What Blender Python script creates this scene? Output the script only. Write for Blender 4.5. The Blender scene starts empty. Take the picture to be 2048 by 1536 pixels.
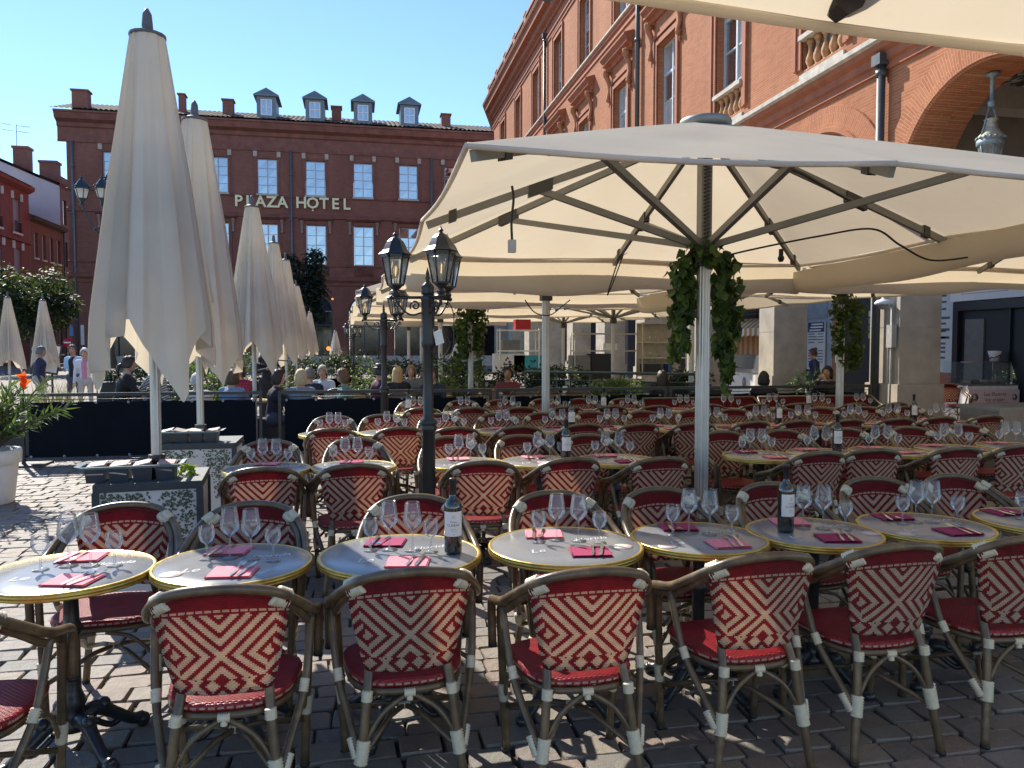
import bpy, bmesh, math, random
from math import sin, cos, pi, radians, sqrt
from mathutils import Vector, Matrix
random.seed(7)
SC = bpy.context.scene
COL = SC.collection
# ---------------------------------------------------------------- camera, sky, sun, exposure
CAM_H = 1.65
FPX, PIT, YAW = 1540.0, math.atan(73 / 1540.0), radians(11.3)   # world: X across the square, Y along the brick arcades
cd = bpy.data.cameras.new('camera'); cam = bpy.data.objects.new('camera', cd); COL.objects.link(cam)
cd.sensor_width = 36; cd.lens = 36 * FPX / 2048; cd.clip_end = 3000; cd.clip_start = .05
cam.location = (0, 0, CAM_H); cam.rotation_euler = (pi / 2 - PIT, 0, -YAW)
SC.camera = cam
SUN_EL, SUN_AZ = radians(40), radians(-27)
w = bpy.data.worlds.new('World'); SC.world = w; w.use_nodes = True
nt = w.node_tree; nt.nodes.clear()
sky = nt.nodes.new('ShaderNodeTexSky'); sky.sky_type = 'NISHITA'; sky.sun_disc = False
sky.sun_elevation = SUN_EL; sky.sun_rotation = SUN_AZ
sky.altitude = 150; sky.air_density = .95; sky.dust_density = .0; sky.ozone_density = 5.0
bg = nt.nodes.new('ShaderNodeBackground'); bg.inputs[1].default_value = .135
wo = nt.nodes.new('ShaderNodeOutputWorld')
nt.links.new(sky.outputs[0], bg.inputs[0]); nt.links.new(bg.outputs[0], wo.inputs[0])
sd = bpy.data.lights.new('sun', 'SUN'); so = bpy.data.objects.new('sun', sd); COL.objects.link(so)
sd.energy = 4.5; sd.angle = radians(.53); sd.color = (1, .93, .82)
SUNV = Vector((sin(SUN_AZ) * cos(SUN_EL), cos(SUN_AZ) * cos(SUN_EL), sin(SUN_EL)))
so.rotation_euler = (-SUNV).to_track_quat('-Z', 'Y').to_euler()
vs = SC.view_settings; vs.view_transform = 'Standard'; vs.look = 'None'; vs.exposure = 0.86; vs.gamma = 1; vs.use_curve_mapping = False
cy = SC.cycles
cy.use_denoising = True; cy.max_bounces = 7; cy.diffuse_bounces = 3; cy.glossy_bounces = 3; cy.transmission_bounces = 5
cy.transparent_max_bounces = 20; cy.caustics_reflective = False; cy.caustics_refractive = False; cy.sample_clamp_indirect = 6

# ---------------------------------------------------------------- pixel -> place (photo pixels, 2048 x 1536)
def ray(px, py):
    x = (px - 1024) / FPX; y = (768 - py) / FPX
    f = cos(PIT) + y * sin(PIT); up = -sin(PIT) + y * cos(PIT)
    return (x * cos(YAW) + f * sin(YAW), -x * sin(YAW) + f * cos(YAW), up)
def atz(px, py, z):
    d = ray(px, py); t = (z - CAM_H) / d[2]; return (d[0] * t, d[1] * t, z)
def aty(px, py, Y):
    d = ray(px, py); t = Y / d[1]; return (d[0] * t, Y, CAM_H + d[2] * t)
def atx(px, py, X):
    d = ray(px, py); t = X / d[0]; return (X, d[1] * t, CAM_H + d[2] * t)
def pix(X, Y, Z):
    Z -= CAM_H
    x = X * cos(YAW) - Y * sin(YAW); f = X * sin(YAW) + Y * cos(YAW)
    fz = f * cos(PIT) - Z * sin(PIT); up = Z * cos(PIT) + f * sin(PIT)
    if fz < .1: return (-9999, -9999)
    return (1024 + FPX * x / fz, 768 - FPX * up / fz)

# ---------------------------------------------------------------- materials
MATS = {}
class NT:
    def __init__(s, name):
        s.m = bpy.data.materials.new(name); s.m.use_nodes = True
        s.t = s.m.node_tree; s.t.nodes.clear()
        s.out = s.t.nodes.new('ShaderNodeOutputMaterial'); MATS[name] = s.m
    def n(s, ty, **kw):
        nd = s.t.nodes.new('ShaderNode' + ty)
        for k, v in kw.items(): setattr(nd, k, v)
        return nd
    def l(s, a, b): s.t.links.new(a, b)
    def val(s, sock, v):
        if isinstance(v, bpy.types.NodeSocket): s.l(v, sock)
        elif v is not None:
            if isinstance(v, tuple) and len(v) == 3 and sock.type == 'RGBA': v = (*v, 1)
            sock.default_value = v
    def math(s, op, a, b=None, c=None):
        nd = s.n('Math', operation=op)
        for i, v in enumerate((a, b, c)):
            if v is not None: s.val(nd.inputs[i], v)
        return nd.outputs[0]
    def mix(s, f, a, b, blend='MIX'):
        nd = s.n('Mix', data_type='RGBA', blend_type=blend)
        s.val(nd.inputs[0], f); s.val(nd.inputs[6], a); s.val(nd.inputs[7], b)
        return nd.outputs[2]
    def noise(s, scale, vec=None, detail=3, rough=.55, out=0):
        nd = s.n('TexNoise'); nd.inputs['Scale'].default_value = scale
        nd.inputs['Detail'].default_value = detail; nd.inputs['Roughness'].default_value = rough
        s.l(vec if vec is not None else s.pos(), nd.inputs['Vector'])
        return nd.outputs[out]
    def pos(s):
        if not hasattr(s, '_p'): s._p = s.n('NewGeometry').outputs['Position']
        return s._p
    def obj(s):
        if not hasattr(s, '_o'): s._o = s.n('TexCoord').outputs['Object']
        return s._o
    def sep(s, v):
        nd = s.n('SeparateXYZ'); s.l(v, nd.inputs[0]); return nd.outputs
    def comb(s, x, y, z=0.0):
        nd = s.n('CombineXYZ')
        for i, v in enumerate((x, y, z)): s.val(nd.inputs[i], v)
        return nd.outputs[0]
    def ramp(s, f, stops):
        nd = s.n('ValToRGB'); e = nd.color_ramp.elements
        while len(e) < len(stops): e.new(.5)
        for i, (p, c) in enumerate(stops):
            e[i].position = p; e[i].color = (*c, 1) if len(c) == 3 else c
        s.l(f, nd.inputs[0]); return nd.outputs[0]
    def bump(s, h, strength=.3, dist=.01):
        nd = s.n('Bump'); nd.inputs['Strength'].default_value = strength; nd.inputs['Distance'].default_value = dist
        s.l(h, nd.inputs['Height']); return nd.outputs[0]
    def bsdf(s, col, rough=.5, metal=0., normal=None, spec=.5, coat=0.):
        b = s.n('BsdfPrincipled')
        s.val(b.inputs['Base Color'], col); s.val(b.inputs['Roughness'], rough); s.val(b.inputs['Metallic'], metal)
        b.inputs['Specular IOR Level'].default_value = spec; b.inputs['Coat Weight'].default_value = coat
        if normal is not None: s.l(normal, b.inputs['Normal'])
        return b.outputs[0]
    def done(s, sh): s.l(sh, s.out.inputs[0]); return s.m

def mat(name, col, rough=.5, metal=0., var=.15, scale=8., bump=0., bscale=60., spec=.5, coat=0., transl=0., tcol=None, local=False):
    """plain material: base colour with noise variation, optional fine bump and translucency"""
    if name in MATS: return MATS[name]
    t = NT(name); vec = t.obj() if local else t.pos()
    nz = t.noise(scale, vec, 4)
    dark = tuple(c * (1 - var) for c in col); light = tuple(min(1, c * (1 + var)) for c in col)
    c = t.ramp(nz, [(.3, dark), (.7, light)])
    r = t.math('MULTIPLY_ADD', nz, .2, max(0., rough - .1))
    nrm = t.bump(t.noise(bscale, vec, 3), bump, .01) if bump else None
    sh = t.bsdf(c, r, metal, nrm, spec, coat)
    if transl:
        tr = t.n('BsdfTranslucent'); t.val(tr.inputs[0], tcol or col)
        mx = t.n('MixShader'); mx.inputs[0].default_value = transl
        t.l(sh, mx.inputs[1]); t.l(tr.outputs[0], mx.inputs[2]); sh = mx.outputs[0]
    return t.done(sh)

def emis(name, col, k):
    if name in MATS: return MATS[name]
    t = NT(name); e = t.n('Emission'); t.val(e.inputs[0], col); e.inputs[1].default_value = k
    return t.done(e.outputs[0])

def thin_glass(name, tint=(1, 1, 1), rough=.0, refl=1.0, body=0.0, bodycol=(.6, .7, .75)):
    t = NT(name)
    fr = t.n('Fresnel'); fr.inputs[0].default_value = 1.5
    tr = t.n('BsdfTransparent'); t.val(tr.inputs[0], tint)
    gl = t.n('BsdfGlossy'); gl.inputs['Roughness'].default_value = rough
    mx = t.n('MixShader'); t.l(t.math('MULTIPLY', fr.outputs[0], refl), mx.inputs[0]); t.l(tr.outputs[0], mx.inputs[1]); t.l(gl.outputs[0], mx.inputs[2])
    sh = mx.outputs[0]
    if body:
        df = t.n('BsdfDiffuse'); t.val(df.inputs[0], bodycol)
        m2 = t.n('MixShader'); m2.inputs[0].default_value = body; t.l(sh, m2.inputs[1]); t.l(df.outputs[0], m2.inputs[2]); sh = m2.outputs[0]
    return t.done(sh)

def window_glass(name, col=(.05, .06, .07), rough=.04):
    t = NT(name)
    nz = t.noise(.35, None, 2)
    nrm = t.bump(t.noise(1.3, None, 1), .05, .05)
    c = t.ramp(nz, [(.35, col), (.7, tuple(min(1, k * 2.2 + .01) for k in col))])
    b = t.bsdf(c, rough, 0, nrm, 1.0, 0)
    gl = t.n('BsdfGlossy'); gl.inputs['Roughness'].default_value = .03; t.l(nrm, gl.inputs['Normal'])
    mx = t.n('MixShader'); mx.inputs[0].default_value = .45; t.l(b, mx.inputs[1]); t.l(gl.outputs[0], mx.inputs[2])
    return t.done(mx.outputs[0])

def brick_mat(name, c1, c2, mortar, bw=.34, bh=.062, bump=.5, uv=False, stain=.35):
    t = NT(name)
    if uv:
        vec = t.n('TexCoord').outputs['UV']
    else:
        p = t.sep(t.pos()); vec = t.comb(t.math('ADD', p[0], p[1]), p[2])
    b = t.n('TexBrick'); t.l(vec, b.inputs['Vector'])
    b.inputs['Scale'].default_value = 1; b.inputs['Brick Width'].default_value = bw; b.inputs['Row Height'].default_value = bh
    b.inputs['Mortar Size'].default_value = .007; b.inputs['Mortar Smooth'].default_value = .3; b.inputs['Bias'].default_value = -.1
    t.val(b.inputs['Color1'], c1); t.val(b.inputs['Color2'], c2); t.val(b.inputs['Mortar'], mortar)
    n1 = t.noise(.5, t.comb(t.math('ADD', t.sep(t.pos())[0], t.sep(t.pos())[1]), t.math('MULTIPLY', t.sep(t.pos())[2], .35)), 6, .65); n2 = t.noise(7, None, 3)
    c = t.mix(t.math('MULTIPLY', t.ramp(n1, [(.35, (0, 0, 0)), (.75, (1, 1, 1))]), stain + .2), b.outputs['Color'], tuple(k * .40 + .01 for k in c1))
    c = t.mix(t.math('MULTIPLY', n2, .35), c, tuple(min(1, k * 1.35) for k in c2))
    h = t.math('ADD', t.math('MULTIPLY', b.outputs['Fac'], -1), t.math('MULTIPLY', n2, .6))
    return t.done(t.bsdf(c, .85, 0, t.bump(h, bump, .012), .2))

def weave_back(name, cream, red, zc=.635):
    """rattan back: cream and red chevrons crossing in an X, plain red top with a dashed line"""
    t = NT(name); o = t.sep(t.obj())
    cw, ch = .0068, .0068
    q = lambda v, c: t.math('MULTIPLY', t.math('ADD', t.math('FLOOR', t.math('DIVIDE', v, c)), .5), c)
    x = q(o[0], cw); z = q(o[2], ch)
    ax = t.math('ABSOLUTE', x); dz = t.math('SUBTRACT', z, zc); az = t.math('ABSOLUTE', dz)
    s1 = t.math('ABSOLUTE', t.math('SUBTRACT', ax, az))
    per = .0476
    st1 = t.math('LESS_THAN', t.math('MODULO', t.math('ADD', s1, .0119), per), per * .52)
    # side strips turn the other way
    s2 = t.math('ADD', ax, az)
    st2 = t.math('LESS_THAN', t.math('MODULO', s2, per), per * .5)
    side = t.math('GREATER_THAN', ax, t.math('MULTIPLY_ADD', dz, .24, .152))
    st = t.math('ADD', t.math('MULTIPLY', st1, t.math('SUBTRACT', 1, side)), t.math('MULTIPLY', st2, side))
    # bottom band
    s3 = t.math('ADD', t.math('ABSOLUTE', t.math('SUBTRACT', t.math('PINGPONG', t.math('ADD', ax, .0), .085), .03)), t.math('ABSOLUTE', t.math('SUBTRACT', z, .528)))
    st3 = t.math('LESS_THAN', t.math('MODULO', s3, per), per * .5)
    low = t.math('LESS_THAN', z, .548)
    st = t.math('ADD', t.math('MULTIPLY', st, t.math('SUBTRACT', 1, low)), t.math('MULTIPLY', st3, low))
    topz = t.math('MULTIPLY_ADD', t.math('MULTIPLY', ax, ax), -.5, .783)
    top = t.math('LESS_THAN', z, topz)
    st = t.math('MULTIPLY', st, top)
    dash = t.math('MULTIPLY', t.math('LESS_THAN', t.math('ABSOLUTE', t.math('SUBTRACT', t.math('SUBTRACT', o[2], topz), .012)), .0042),
                  t.math('LESS_THAN', t.math('MODULO', t.math('ADD', o[0], 5), .028), .022))
    st = t.math('MAXIMUM', st, dash)
    wv = t.math('SINE', t.math('MULTIPLY', o[2], 2 * pi / ch)); wv2 = t.math('SINE', t.math('ADD', t.math('MULTIPLY', o[0], 2 * pi / (cw * 2)), t.math('MULTIPLY', t.math('FLOOR', t.math('DIVIDE', o[2], ch)), pi)))
    h = t.math('MULTIPLY', t.math('ADD', wv, 1), t.math('MULTIPLY_ADD', wv2, .35, .65))
    nz = t.noise(30, t.obj(), 2)
    rc = t.ramp(nz, [(.3, tuple(k * .75 for k in red)), (.7, tuple(k * 1.2 for k in red))])
    cc = t.ramp(nz, [(.3, tuple(k * .85 for k in cream)), (.7, tuple(min(1, k * 1.1) for k in cream))])
    c = t.mix(st, rc, cc)
    c = t.mix(t.math('MULTIPLY_ADD', h, -.18, .36), c, (.02, .008, .008))
    sh = t.bsdf(c, .48, 0, t.bump(h, .6, .004), .5)
    tr = t.n('BsdfTranslucent'); t.l(c, tr.inputs[0])
    mx = t.n('MixShader'); mx.inputs[0].default_value = .5; t.l(sh, mx.inputs[1]); t.l(tr.outputs[0], mx.inputs[2])
    return t.done(mx.outputs[0])

def weave_seat(name, red):
    t = NT(name); o = t.sep(t.obj()); cw = .0095
    wv = t.math('SINE', t.math('MULTIPLY', o[1], 2 * pi / cw))
    wv2 = t.math('SINE', t.math('ADD', t.math('MULTIPLY', o[0], 2 * pi / (cw * 2)), t.math('MULTIPLY', t.math('FLOOR', t.math('DIVIDE', o[1], cw)), pi)))
    h = t.math('MULTIPLY', t.math('ADD', wv, 1), t.math('MULTIPLY_ADD', wv2, .35, .65))
    nz = t.noise(25, t.obj(), 2)
    c = t.ramp(nz, [(.3, tuple(k * .8 for k in red)), (.7, tuple(k * 1.25 for k in red))])
    dash = t.math('MULTIPLY', t.math('LESS_THAN', t.math('ABSOLUTE', t.math('SUBTRACT', o[2], .446)), .004), t.math('LESS_THAN', t.math('MODULO', t.math('ADD', o[0], 5), .03), .021))
    c = t.mix(dash, c, (.6, .48, .36))
    c = t.mix(t.math('MULTIPLY_ADD', h, -.18, .36), c, (.02, .006, .008))
    sh = t.bsdf(c, .38, 0, t.bump(h, .6, .004), .5)
    tr = t.n('BsdfTranslucent'); t.l(c, tr.inputs[0])
    mx = t.n('MixShader'); mx.inputs[0].default_value = .3; t.l(sh, mx.inputs[1]); t.l(tr.outputs[0], mx.inputs[2])
    return t.done(mx.outputs[0])

# ---------------------------------------------------------------- mesh building
class MB:
    def __init__(s): s.v = []; s.f = []; s.m = []; s.uv = None; s.sm = []
    def add(s, vs, fs, mi=0, smooth=True):
        b = len(s.v); s.v.extend(tuple(p) for p in vs)
        for f in fs: s.f.append(tuple(i + b for i in f)); s.m.append(mi); s.sm.append(smooth)
    def box(s, a, b, mi=0):
        x0, y0, z0 = a; x1, y1, z1 = b
        s.add([(x0, y0, z0), (x1, y0, z0), (x1, y1, z0), (x0, y1, z0), (x0, y0, z1), (x1, y0, z1), (x1, y1, z1), (x0, y1, z1)],
              [(0, 3, 2, 1), (4, 5, 6, 7), (0, 1, 5, 4), (1, 2, 6, 5), (2, 3, 7, 6), (3, 0, 4, 7)], mi, False)
    def obox(s, c, ax, ay, az, mi=0):
        """box with centre and three half-axis vectors"""
        c = Vector(c); ax, ay, az = Vector(ax), Vector(ay), Vector(az)
        pts = [c + ax * i + ay * j + az * k for k in (-1, 1) for i, j in ((-1, -1), (1, -1), (1, 1), (-1, 1))]
        s.add(pts, [(0, 3, 2, 1), (4, 5, 6, 7), (0, 1, 5, 4), (1, 2, 6, 5), (2, 3, 7, 6), (3, 0, 4, 7)], mi, False)
    def beam(s, p, q, w, h, mi=0):
        p, q = Vector(p), Vector(q); d = (q - p); L = d.length; d.normalize()
        up = Vector((0, 0, 1)) if abs(d.z) < .95 else Vector((1, 0, 0))
        sd_ = d.cross(up).normalized(); up = sd_.cross(d)
        s.obox((p + q) / 2, d * L / 2, sd_ * w / 2, up * h / 2, mi)
    def tube(s, pts, r, n=8, mi=0, cap=True):
        pts = [Vector(p) for p in pts]; N = len(pts)
        rr = r if isinstance(r, (list, tuple)) else [r] * N
        vs = []; prev = None
        for i, p in enumerate(pts):
            d = (pts[min(i + 1, N - 1)] - pts[max(i - 1, 0)])
            if d.length < 1e-9: d = Vector((0, 0, 1))
            d.normalize()
            if prev is None:
                a = Vector((0, 0, 1)) if abs(d.z) < .9 else Vector((1, 0, 0)); u = d.cross(a).normalized()
            else:
                u = (prev - d * prev.dot(d))
                u = u.normalized() if u.length > 1e-6 else d.orthogonal().normalized()
            prev = u; vv = d.cross(u)
            for k in range(n):
                a = 2 * pi * k / n; vs.append(p + (u * cos(a) + vv * sin(a)) * rr[i])
        fs = []
        for i in range(N - 1):
            for k in range(n):
                k2 = (k + 1) % n; fs.append((i * n + k, i * n + k2, (i + 1) * n + k2, (i + 1) * n + k))
        if cap: fs.append(tuple(range(n))[::-1]); fs.append(tuple((N - 1) * n + k for k in range(n)))
        s.add(vs, fs, mi)
    def lathe(s, prof, n=16, c=(0, 0, 0), mi=0, smooth=True, ph=0., cap=True):
        """prof: (r, z) from bottom to top"""
        cx, cy_, cz = c; vs = []; fs = []; N = len(prof)
        for r, z in prof:
            for k in range(n):
                a = 2 * pi * k / n + ph; vs.append((cx + r * cos(a), cy_ + r * sin(a), cz + z))
        for i in range(N - 1):
            for k in range(n):
                k2 = (k + 1) % n; fs.append((i * n + k, i * n + k2, (i + 1) * n + k2, (i + 1) * n + k))
        if cap:
            if prof[0][0] > 1e-4: fs.append(tuple(range(n))[::-1])
            if prof[-1][0] > 1e-4: fs.append(tuple((N - 1) * n + k for k in range(n)))
        s.add(vs, fs, mi, smooth)
    def ball(s, c, r, n=10, m=7, mi=0, sq=(1, 1, 1)):
        vs = []; fs = []
        for i in range(m + 1):
            th = -pi / 2 + pi * i / m
            for k in range(n):
                a = 2 * pi * k / n
                vs.append((c[0] + r * sq[0] * cos(th) * cos(a), c[1] + r * sq[1] * cos(th) * sin(a), c[2] + r * sq[2] * sin(th)))
        for i in range(m):
            for k in range(n):
                k2 = (k + 1) % n; fs.append((i * n + k, i * n + k2, (i + 1) * n + k2, (i + 1) * n + k))
        s.add(vs, fs, mi)
    def grid(s, fn, nu, nv, mi=0, smooth=True, wrap=False):
        vs = [fn(i / nu, j / nv) for j in range(nv + 1) for i in range(nu + (0 if wrap else 1))]
        W = nu if wrap else nu + 1; fs = []
        for j in range(nv):
            for i in range(nu):
                i2 = (i + 1) % W if wrap else i + 1
                fs.append((j * W + i, j * W + i2, (j + 1) * W + i2, (j + 1) * W + i))
        s.add(vs, fs, mi, smooth)
    def prism(s, poly, z0, z1, mi=0, fr=None):
        """extrude polygon (2D) between z0 and z1; fr maps (a,b,c)->xyz"""
        fr = fr or (lambda a, b, c: (a, b, c)); n = len(poly)
        vs = [fr(a, b, z0) for a, b in poly] + [fr(a, b, z1) for a, b in poly]
        fs = [tuple(range(n))[::-1], tuple(range(n, 2 * n))] + [(i, (i + 1) % n, n + (i + 1) % n, n + i) for i in range(n)]
        s.add(vs, fs, mi, False)
    def mesh(s, name, mats):
        me = bpy.data.meshes.new(name); me.from_pydata(s.v, [], s.f)
        for m in (mats if isinstance(mats, (list, tuple)) else [mats]): me.materials.append(m)
        me.polygons.foreach_set('material_index', s.m); me.polygons.foreach_set('use_smooth', s.sm)
        me.update(); return me
    def build(s, name, mats, parent=None, **kw):
        return obj(name, s.mesh(name, mats), parent, **kw)

def obj(name, data, parent=None, loc=None, rz=0., label=None, cat=None, group=None, kind=None):
    o = bpy.data.objects.new(name, data); COL.objects.link(o)
    if parent is not None: o.parent = parent
    if loc is not None: o.location = loc
    if rz: o.rotation_euler = (0, 0, rz)
    tag(o, label, cat, group, kind); return o
def tag(o, label=None, cat=None, group=None, kind=None):
    if label: o['label'] = label
    if cat: o['category'] = cat
    if group: o['group'] = group
    if kind: o['kind'] = kind
    return o
def thing(name, label, cat, loc=(0, 0, 0), rz=0., group=None):
    return obj(name, None, None, loc, rz, label, cat, group)
KIDS = {}
def dup(root, loc, rz=0., label=None, group=None, scale=None, skip=()):
    def cp(o, par):
        c = o.copy(); COL.objects.link(c); c.parent = par
        for ch in KIDS.get(o.name) or o.children:
            if ch.name.split('.')[0] not in skip: cp(ch, c)
        return c
    if root.name not in KIDS:
        def reg(o):
            KIDS[o.name] = list(o.children)
            for ch in o.children: reg(ch)
        reg(root)
    r = cp(root, None); r.location = loc; r.rotation_euler = (0, 0, rz)
    if scale: r.scale = (scale,) * 3
    if label: r['label'] = label
    if group: r['group'] = group
    return r
def catmull(P, sub=6):
    P = [Vector(p) for p in P]; out = []
    for i in range(len(P) - 1):
        p0 = P[max(i - 1, 0)]; p1 = P[i]; p2 = P[i + 1]; p3 = P[min(i + 2, len(P) - 1)]
        for k in range(sub):
            t = k / sub
            out.append(.5 * ((2 * p1) + (p2 - p0) * t + (2 * p0 - 5 * p1 + 4 * p2 - p3) * t * t + (-p0 + 3 * p1 - 3 * p2 + p3) * t ** 3))
    out.append(P[-1]); return out
def text_mesh(txt, size, depth=0., align='CENTER', res=2, shear=0., space=1., bold=0.):
    c = bpy.data.curves.new('lettering', 'FONT'); c.body = txt; c.size = size; c.extrude = depth; c.align_x = align; c.align_y = 'CENTER'
    c.resolution_u = res; c.offset = bold; c.shear = shear; c.space_character = space
    o = bpy.data.objects.new('lettering', c); COL.objects.link(o)
    me = bpy.data.meshes.new_from_object(o); bpy.data.objects.remove(o); bpy.data.curves.remove(c)
    return me
def text_obj(name, txt, size, m, parent, loc, rot=(0, 0, 0), depth=0., align='CENTER', shear=0., space=1., bold=0.):
    me = text_mesh(txt, size, depth, align, 2, shear, space, bold); me.materials.clear(); me.materials.append(m)
    o = obj(name, me, parent, loc); o.rotation_euler = rot; return o
ORD = ['first', 'second', 'third', 'fourth', 'fifth', 'sixth', 'seventh', 'eighth', 'ninth', 'tenth', 'eleventh', 'twelfth', 'thirteenth', 'fourteenth', 'fifteenth', 'sixteenth', 'seventeenth', 'eighteenth', 'nineteenth', 'twentieth']
# ---------------------------------------------------------------- shared materials
BRICK = brick_mat('facade_brick', (.35, .115, .052), (.46, .185, .088), (.52, .33, .215), bump=.9)
BRICK_UV = brick_mat('arch_brick', (.35, .115, .052), (.46, .185, .088), (.52, .33, .215), bw=.42, bh=.06, uv=True)
BRICKH = brick_mat('hotel_brick', (.235, .092, .066), (.30, .125, .09), (.28, .175, .14), bw=.40, bh=.085, stain=.5)
BRICKL = brick_mat('street_brick', (.24, .10, .08), (.31, .14, .10), (.28, .18, .15), bw=.4, bh=.09)
TERRA = mat('terracotta_moulding', (.34, .115, .055), .8, var=.22, scale=3, bump=.25, bscale=25)
TERRAH = mat('hotel_moulding', (.22, .088, .065), .85, var=.25, scale=1.5, bump=.2, bscale=15)
STONE = mat('pale_stone', (.46, .40, .31), .85, var=.2, scale=2.2, bump=.35, bscale=30)
STONEB = mat('baluster_stone', (.42, .22, .10), .8, var=.25, scale=9, bump=.2)
STONEG = mat('sill_stone', (.5, .46, .39), .85, var=.25, scale=5, bump=.3)
CONSOLE = mat('console_clay', (.40, .17, .085), .8, var=.25, scale=9, bump=.2)
BLUEGREY = mat('blue_grey_paint', (.27, .34, .40), .5, var=.08)
FRAMEW = mat('window_paint', (.50, .56, .60), .5, var=.08)
WHITE = mat('white_paint', (.78, .78, .76), .55, var=.06)
GLASSW = window_glass('window_glass', (.03, .035, .04))
GLASSH = window_glass('hotel_glass', (.05, .06, .08))
CURTAIN = window_glass('curtained_glass', (.32, .35, .36))
ZINC = mat('zinc', (.15, .18, .20), .45, .3, var=.15, scale=2)
DARKPIPE = mat('dark_pipe', (.07, .08, .085), .45, .2, var=.15)
TILE = mat('roof_tile', (.10, .068, .052), .85, var=.45, scale=5, bump=.3, bscale=9)
BLACKM = mat('black_metal', (.018, .019, .021), .38, .0, var=.2, scale=20, spec=.55)
IRON = mat('cast_iron', (.020, .022, .025), .32, .0, var=.25, scale=30, bump=.15, bscale=90, spec=.6)
DARKIN = mat('dark_interior', (.018, .020, .026), .6, var=.3, scale=1.2)

# ---------------------------------------------------------------- ground: one sheet, then paving stones on it
def ground():
    t = NT('ground_mortar')
    n1 = t.noise(9, None, 5); n2 = t.noise(90, None, 2)
    c = t.ramp(n1, [(.3, (.035, .03, .026)), (.7, (.085, .075, .065))])
    p = t.sep(t.pos()); b = t.n('TexBrick'); t.l(t.comb(p[0], p[1]), b.inputs['Vector'])
    b.inputs['Scale'].default_value = 1; b.inputs['Brick Width'].default_value = .2; b.inputs['Row Height'].default_value = .145; b.inputs['Mortar Size'].default_value = .012
    t.val(b.inputs['Color1'], (.27, .24, .21)); t.val(b.inputs['Color2'], (.34, .28, .24)); t.val(b.inputs['Mortar'], (.09, .08, .07))
    far = t.math('MAXIMUM', t.math('GREATER_THAN', p[1], 12.05), t.math('GREATER_THAN', t.math('ABSOLUTE', t.math('SUBTRACT', p[0], 2.2)), 8.25))
    far = t.math('MAXIMUM', far, t.math('LESS_THAN', p[1], 1.9))
    c2 = t.mix(t.math('MULTIPLY', n1, .6), b.outputs['Color'], (.14, .12, .10))
    sh = t.bsdf(t.mix(far, c, c2), .8, 0, t.bump(n2, .3, .01), .3)
    t.done(sh)
    g = MB(); g.add([(-400, -300, -.022), (400, -300, -.022), (400, 700, -.022), (-400, 700, -.022)], [(0, 1, 2, 3)], 0, False)
    go = g.build('ground', MATS['ground_mortar']); go['kind'] = 'structure'
    # paving stones: rows along X, staggered
    t = NT('paving_stone')
    at = t.n('Attribute'); at.attribute_name = 'tint'
    n1 = t.noise(22, None, 4); n2 = t.noise(140, None, 3, .7); n3 = t.noise(1.3, None, 3)
    c = t.ramp(at.outputs['Fac'], [(0, (.13, .122, .112)), (.3, (.21, .19, .16)), (.55, (.265, .215, .16)), (.8, (.235, .155, .115)), (1, (.18, .158, .14))])
    c = t.mix(t.math('MULTIPLY', n1, .55), c, (.11, .10, .09)); c = t.mix(t.math('MULTIPLY', n2, .4), c, (.36, .33, .29))
    c = t.mix(t.math('MULTIPLY', t.ramp(n3, [(.5, (0, 0, 0)), (.75, (1, 1, 1))]), .35), c, (.10, .09, .08))
    hh = t.math('ADD', t.math('MULTIPLY', n1, 1.0), t.math('MULTIPLY', n2, .5))
    PS = t.done(t.bsdf(c, t.math('MULTIPLY_ADD', n1, .25, .5), 0, t.bump(hh, .75, .012), .4))
    rnd = random.Random(3); stones = []
    y = 1.9; row = 0
    while y < 12.05:
        d = rnd.uniform(.125, .165); x = -6.05 + rnd.uniform(-.1, .1)
        while x < 10.4:
            wd = rnd.uniform(.15, .26)
            cx, cyy = x + wd / 2, y + d / 2
            px, py = pix(cx, cyy, 0)
            if -90 < px < 2140 and 600 < py < 1650:
                stones.append((cx, cyy, wd - rnd.uniform(.006, .016), d - rnd.uniform(.004, .013), rnd.uniform(-.006, .006), rnd.random(), rnd.uniform(-.014, .014)))
            x += wd
        y += d; row += 1
    def stone(mb, tint, cx, cyy, wd, d, dz, t_, rot):
        # 8 points round the top with uneven corners, bevelled down into the joint
        a, b_ = wd / 2, d / 2; k = .010
        P = [(-a + k, -b_), (a - k, -b_), (a, -b_ + k), (a, b_ - k), (a - k, b_), (-a + k, b_), (-a, b_ - k), (-a, -b_ + k)]
        P = [(px + rnd.uniform(-.007, .007), py + rnd.uniform(-.007, .007)) for px, py in P]
        ca, sa = cos(rot), sin(rot); vs = []
        for s_, z in ((1.0, -.03), (.985, -.004 + dz), (.94, .003 + dz)):
            for px, py in P: vs.append((cx + (px * ca - py * sa) * s_, cyy + (px * sa + py * ca) * s_, z + (rnd.uniform(-.0025, .0025) if z > 0 else 0)))
        fs = [(j * 8 + i, j * 8 + (i + 1) % 8, (j + 1) * 8 + (i + 1) % 8, (j + 1) * 8 + i) for j in range(2) for i in range(8)] + [tuple(range(16, 24))]
        mb.add(vs, fs, 0, False); tint.extend([t_] * 24)
    def fin(o, tint):
        at_ = o.data.attributes.new('tint', 'FLOAT', 'POINT'); at_.data.foreach_set('value', tint)
    vis = [s for s in stones if 0 <= pix(s[0], s[1], 0)[0] <= 2048 and pix(s[0], s[1], 0)[1] < 1545]
    vis.sort(key=lambda s: s[0] ** 2 + s[1] ** 2); near = set(vis[:300])
    for s in vis[:300]:
        mb, tint = MB(), []; stone(mb, tint, *s); o = mb.build('paving_stone', PS, go); fin(o, tint)
    mb, tint = MB(), []
    for s in stones:
        if s not in near: stone(mb, tint, *s)
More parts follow.
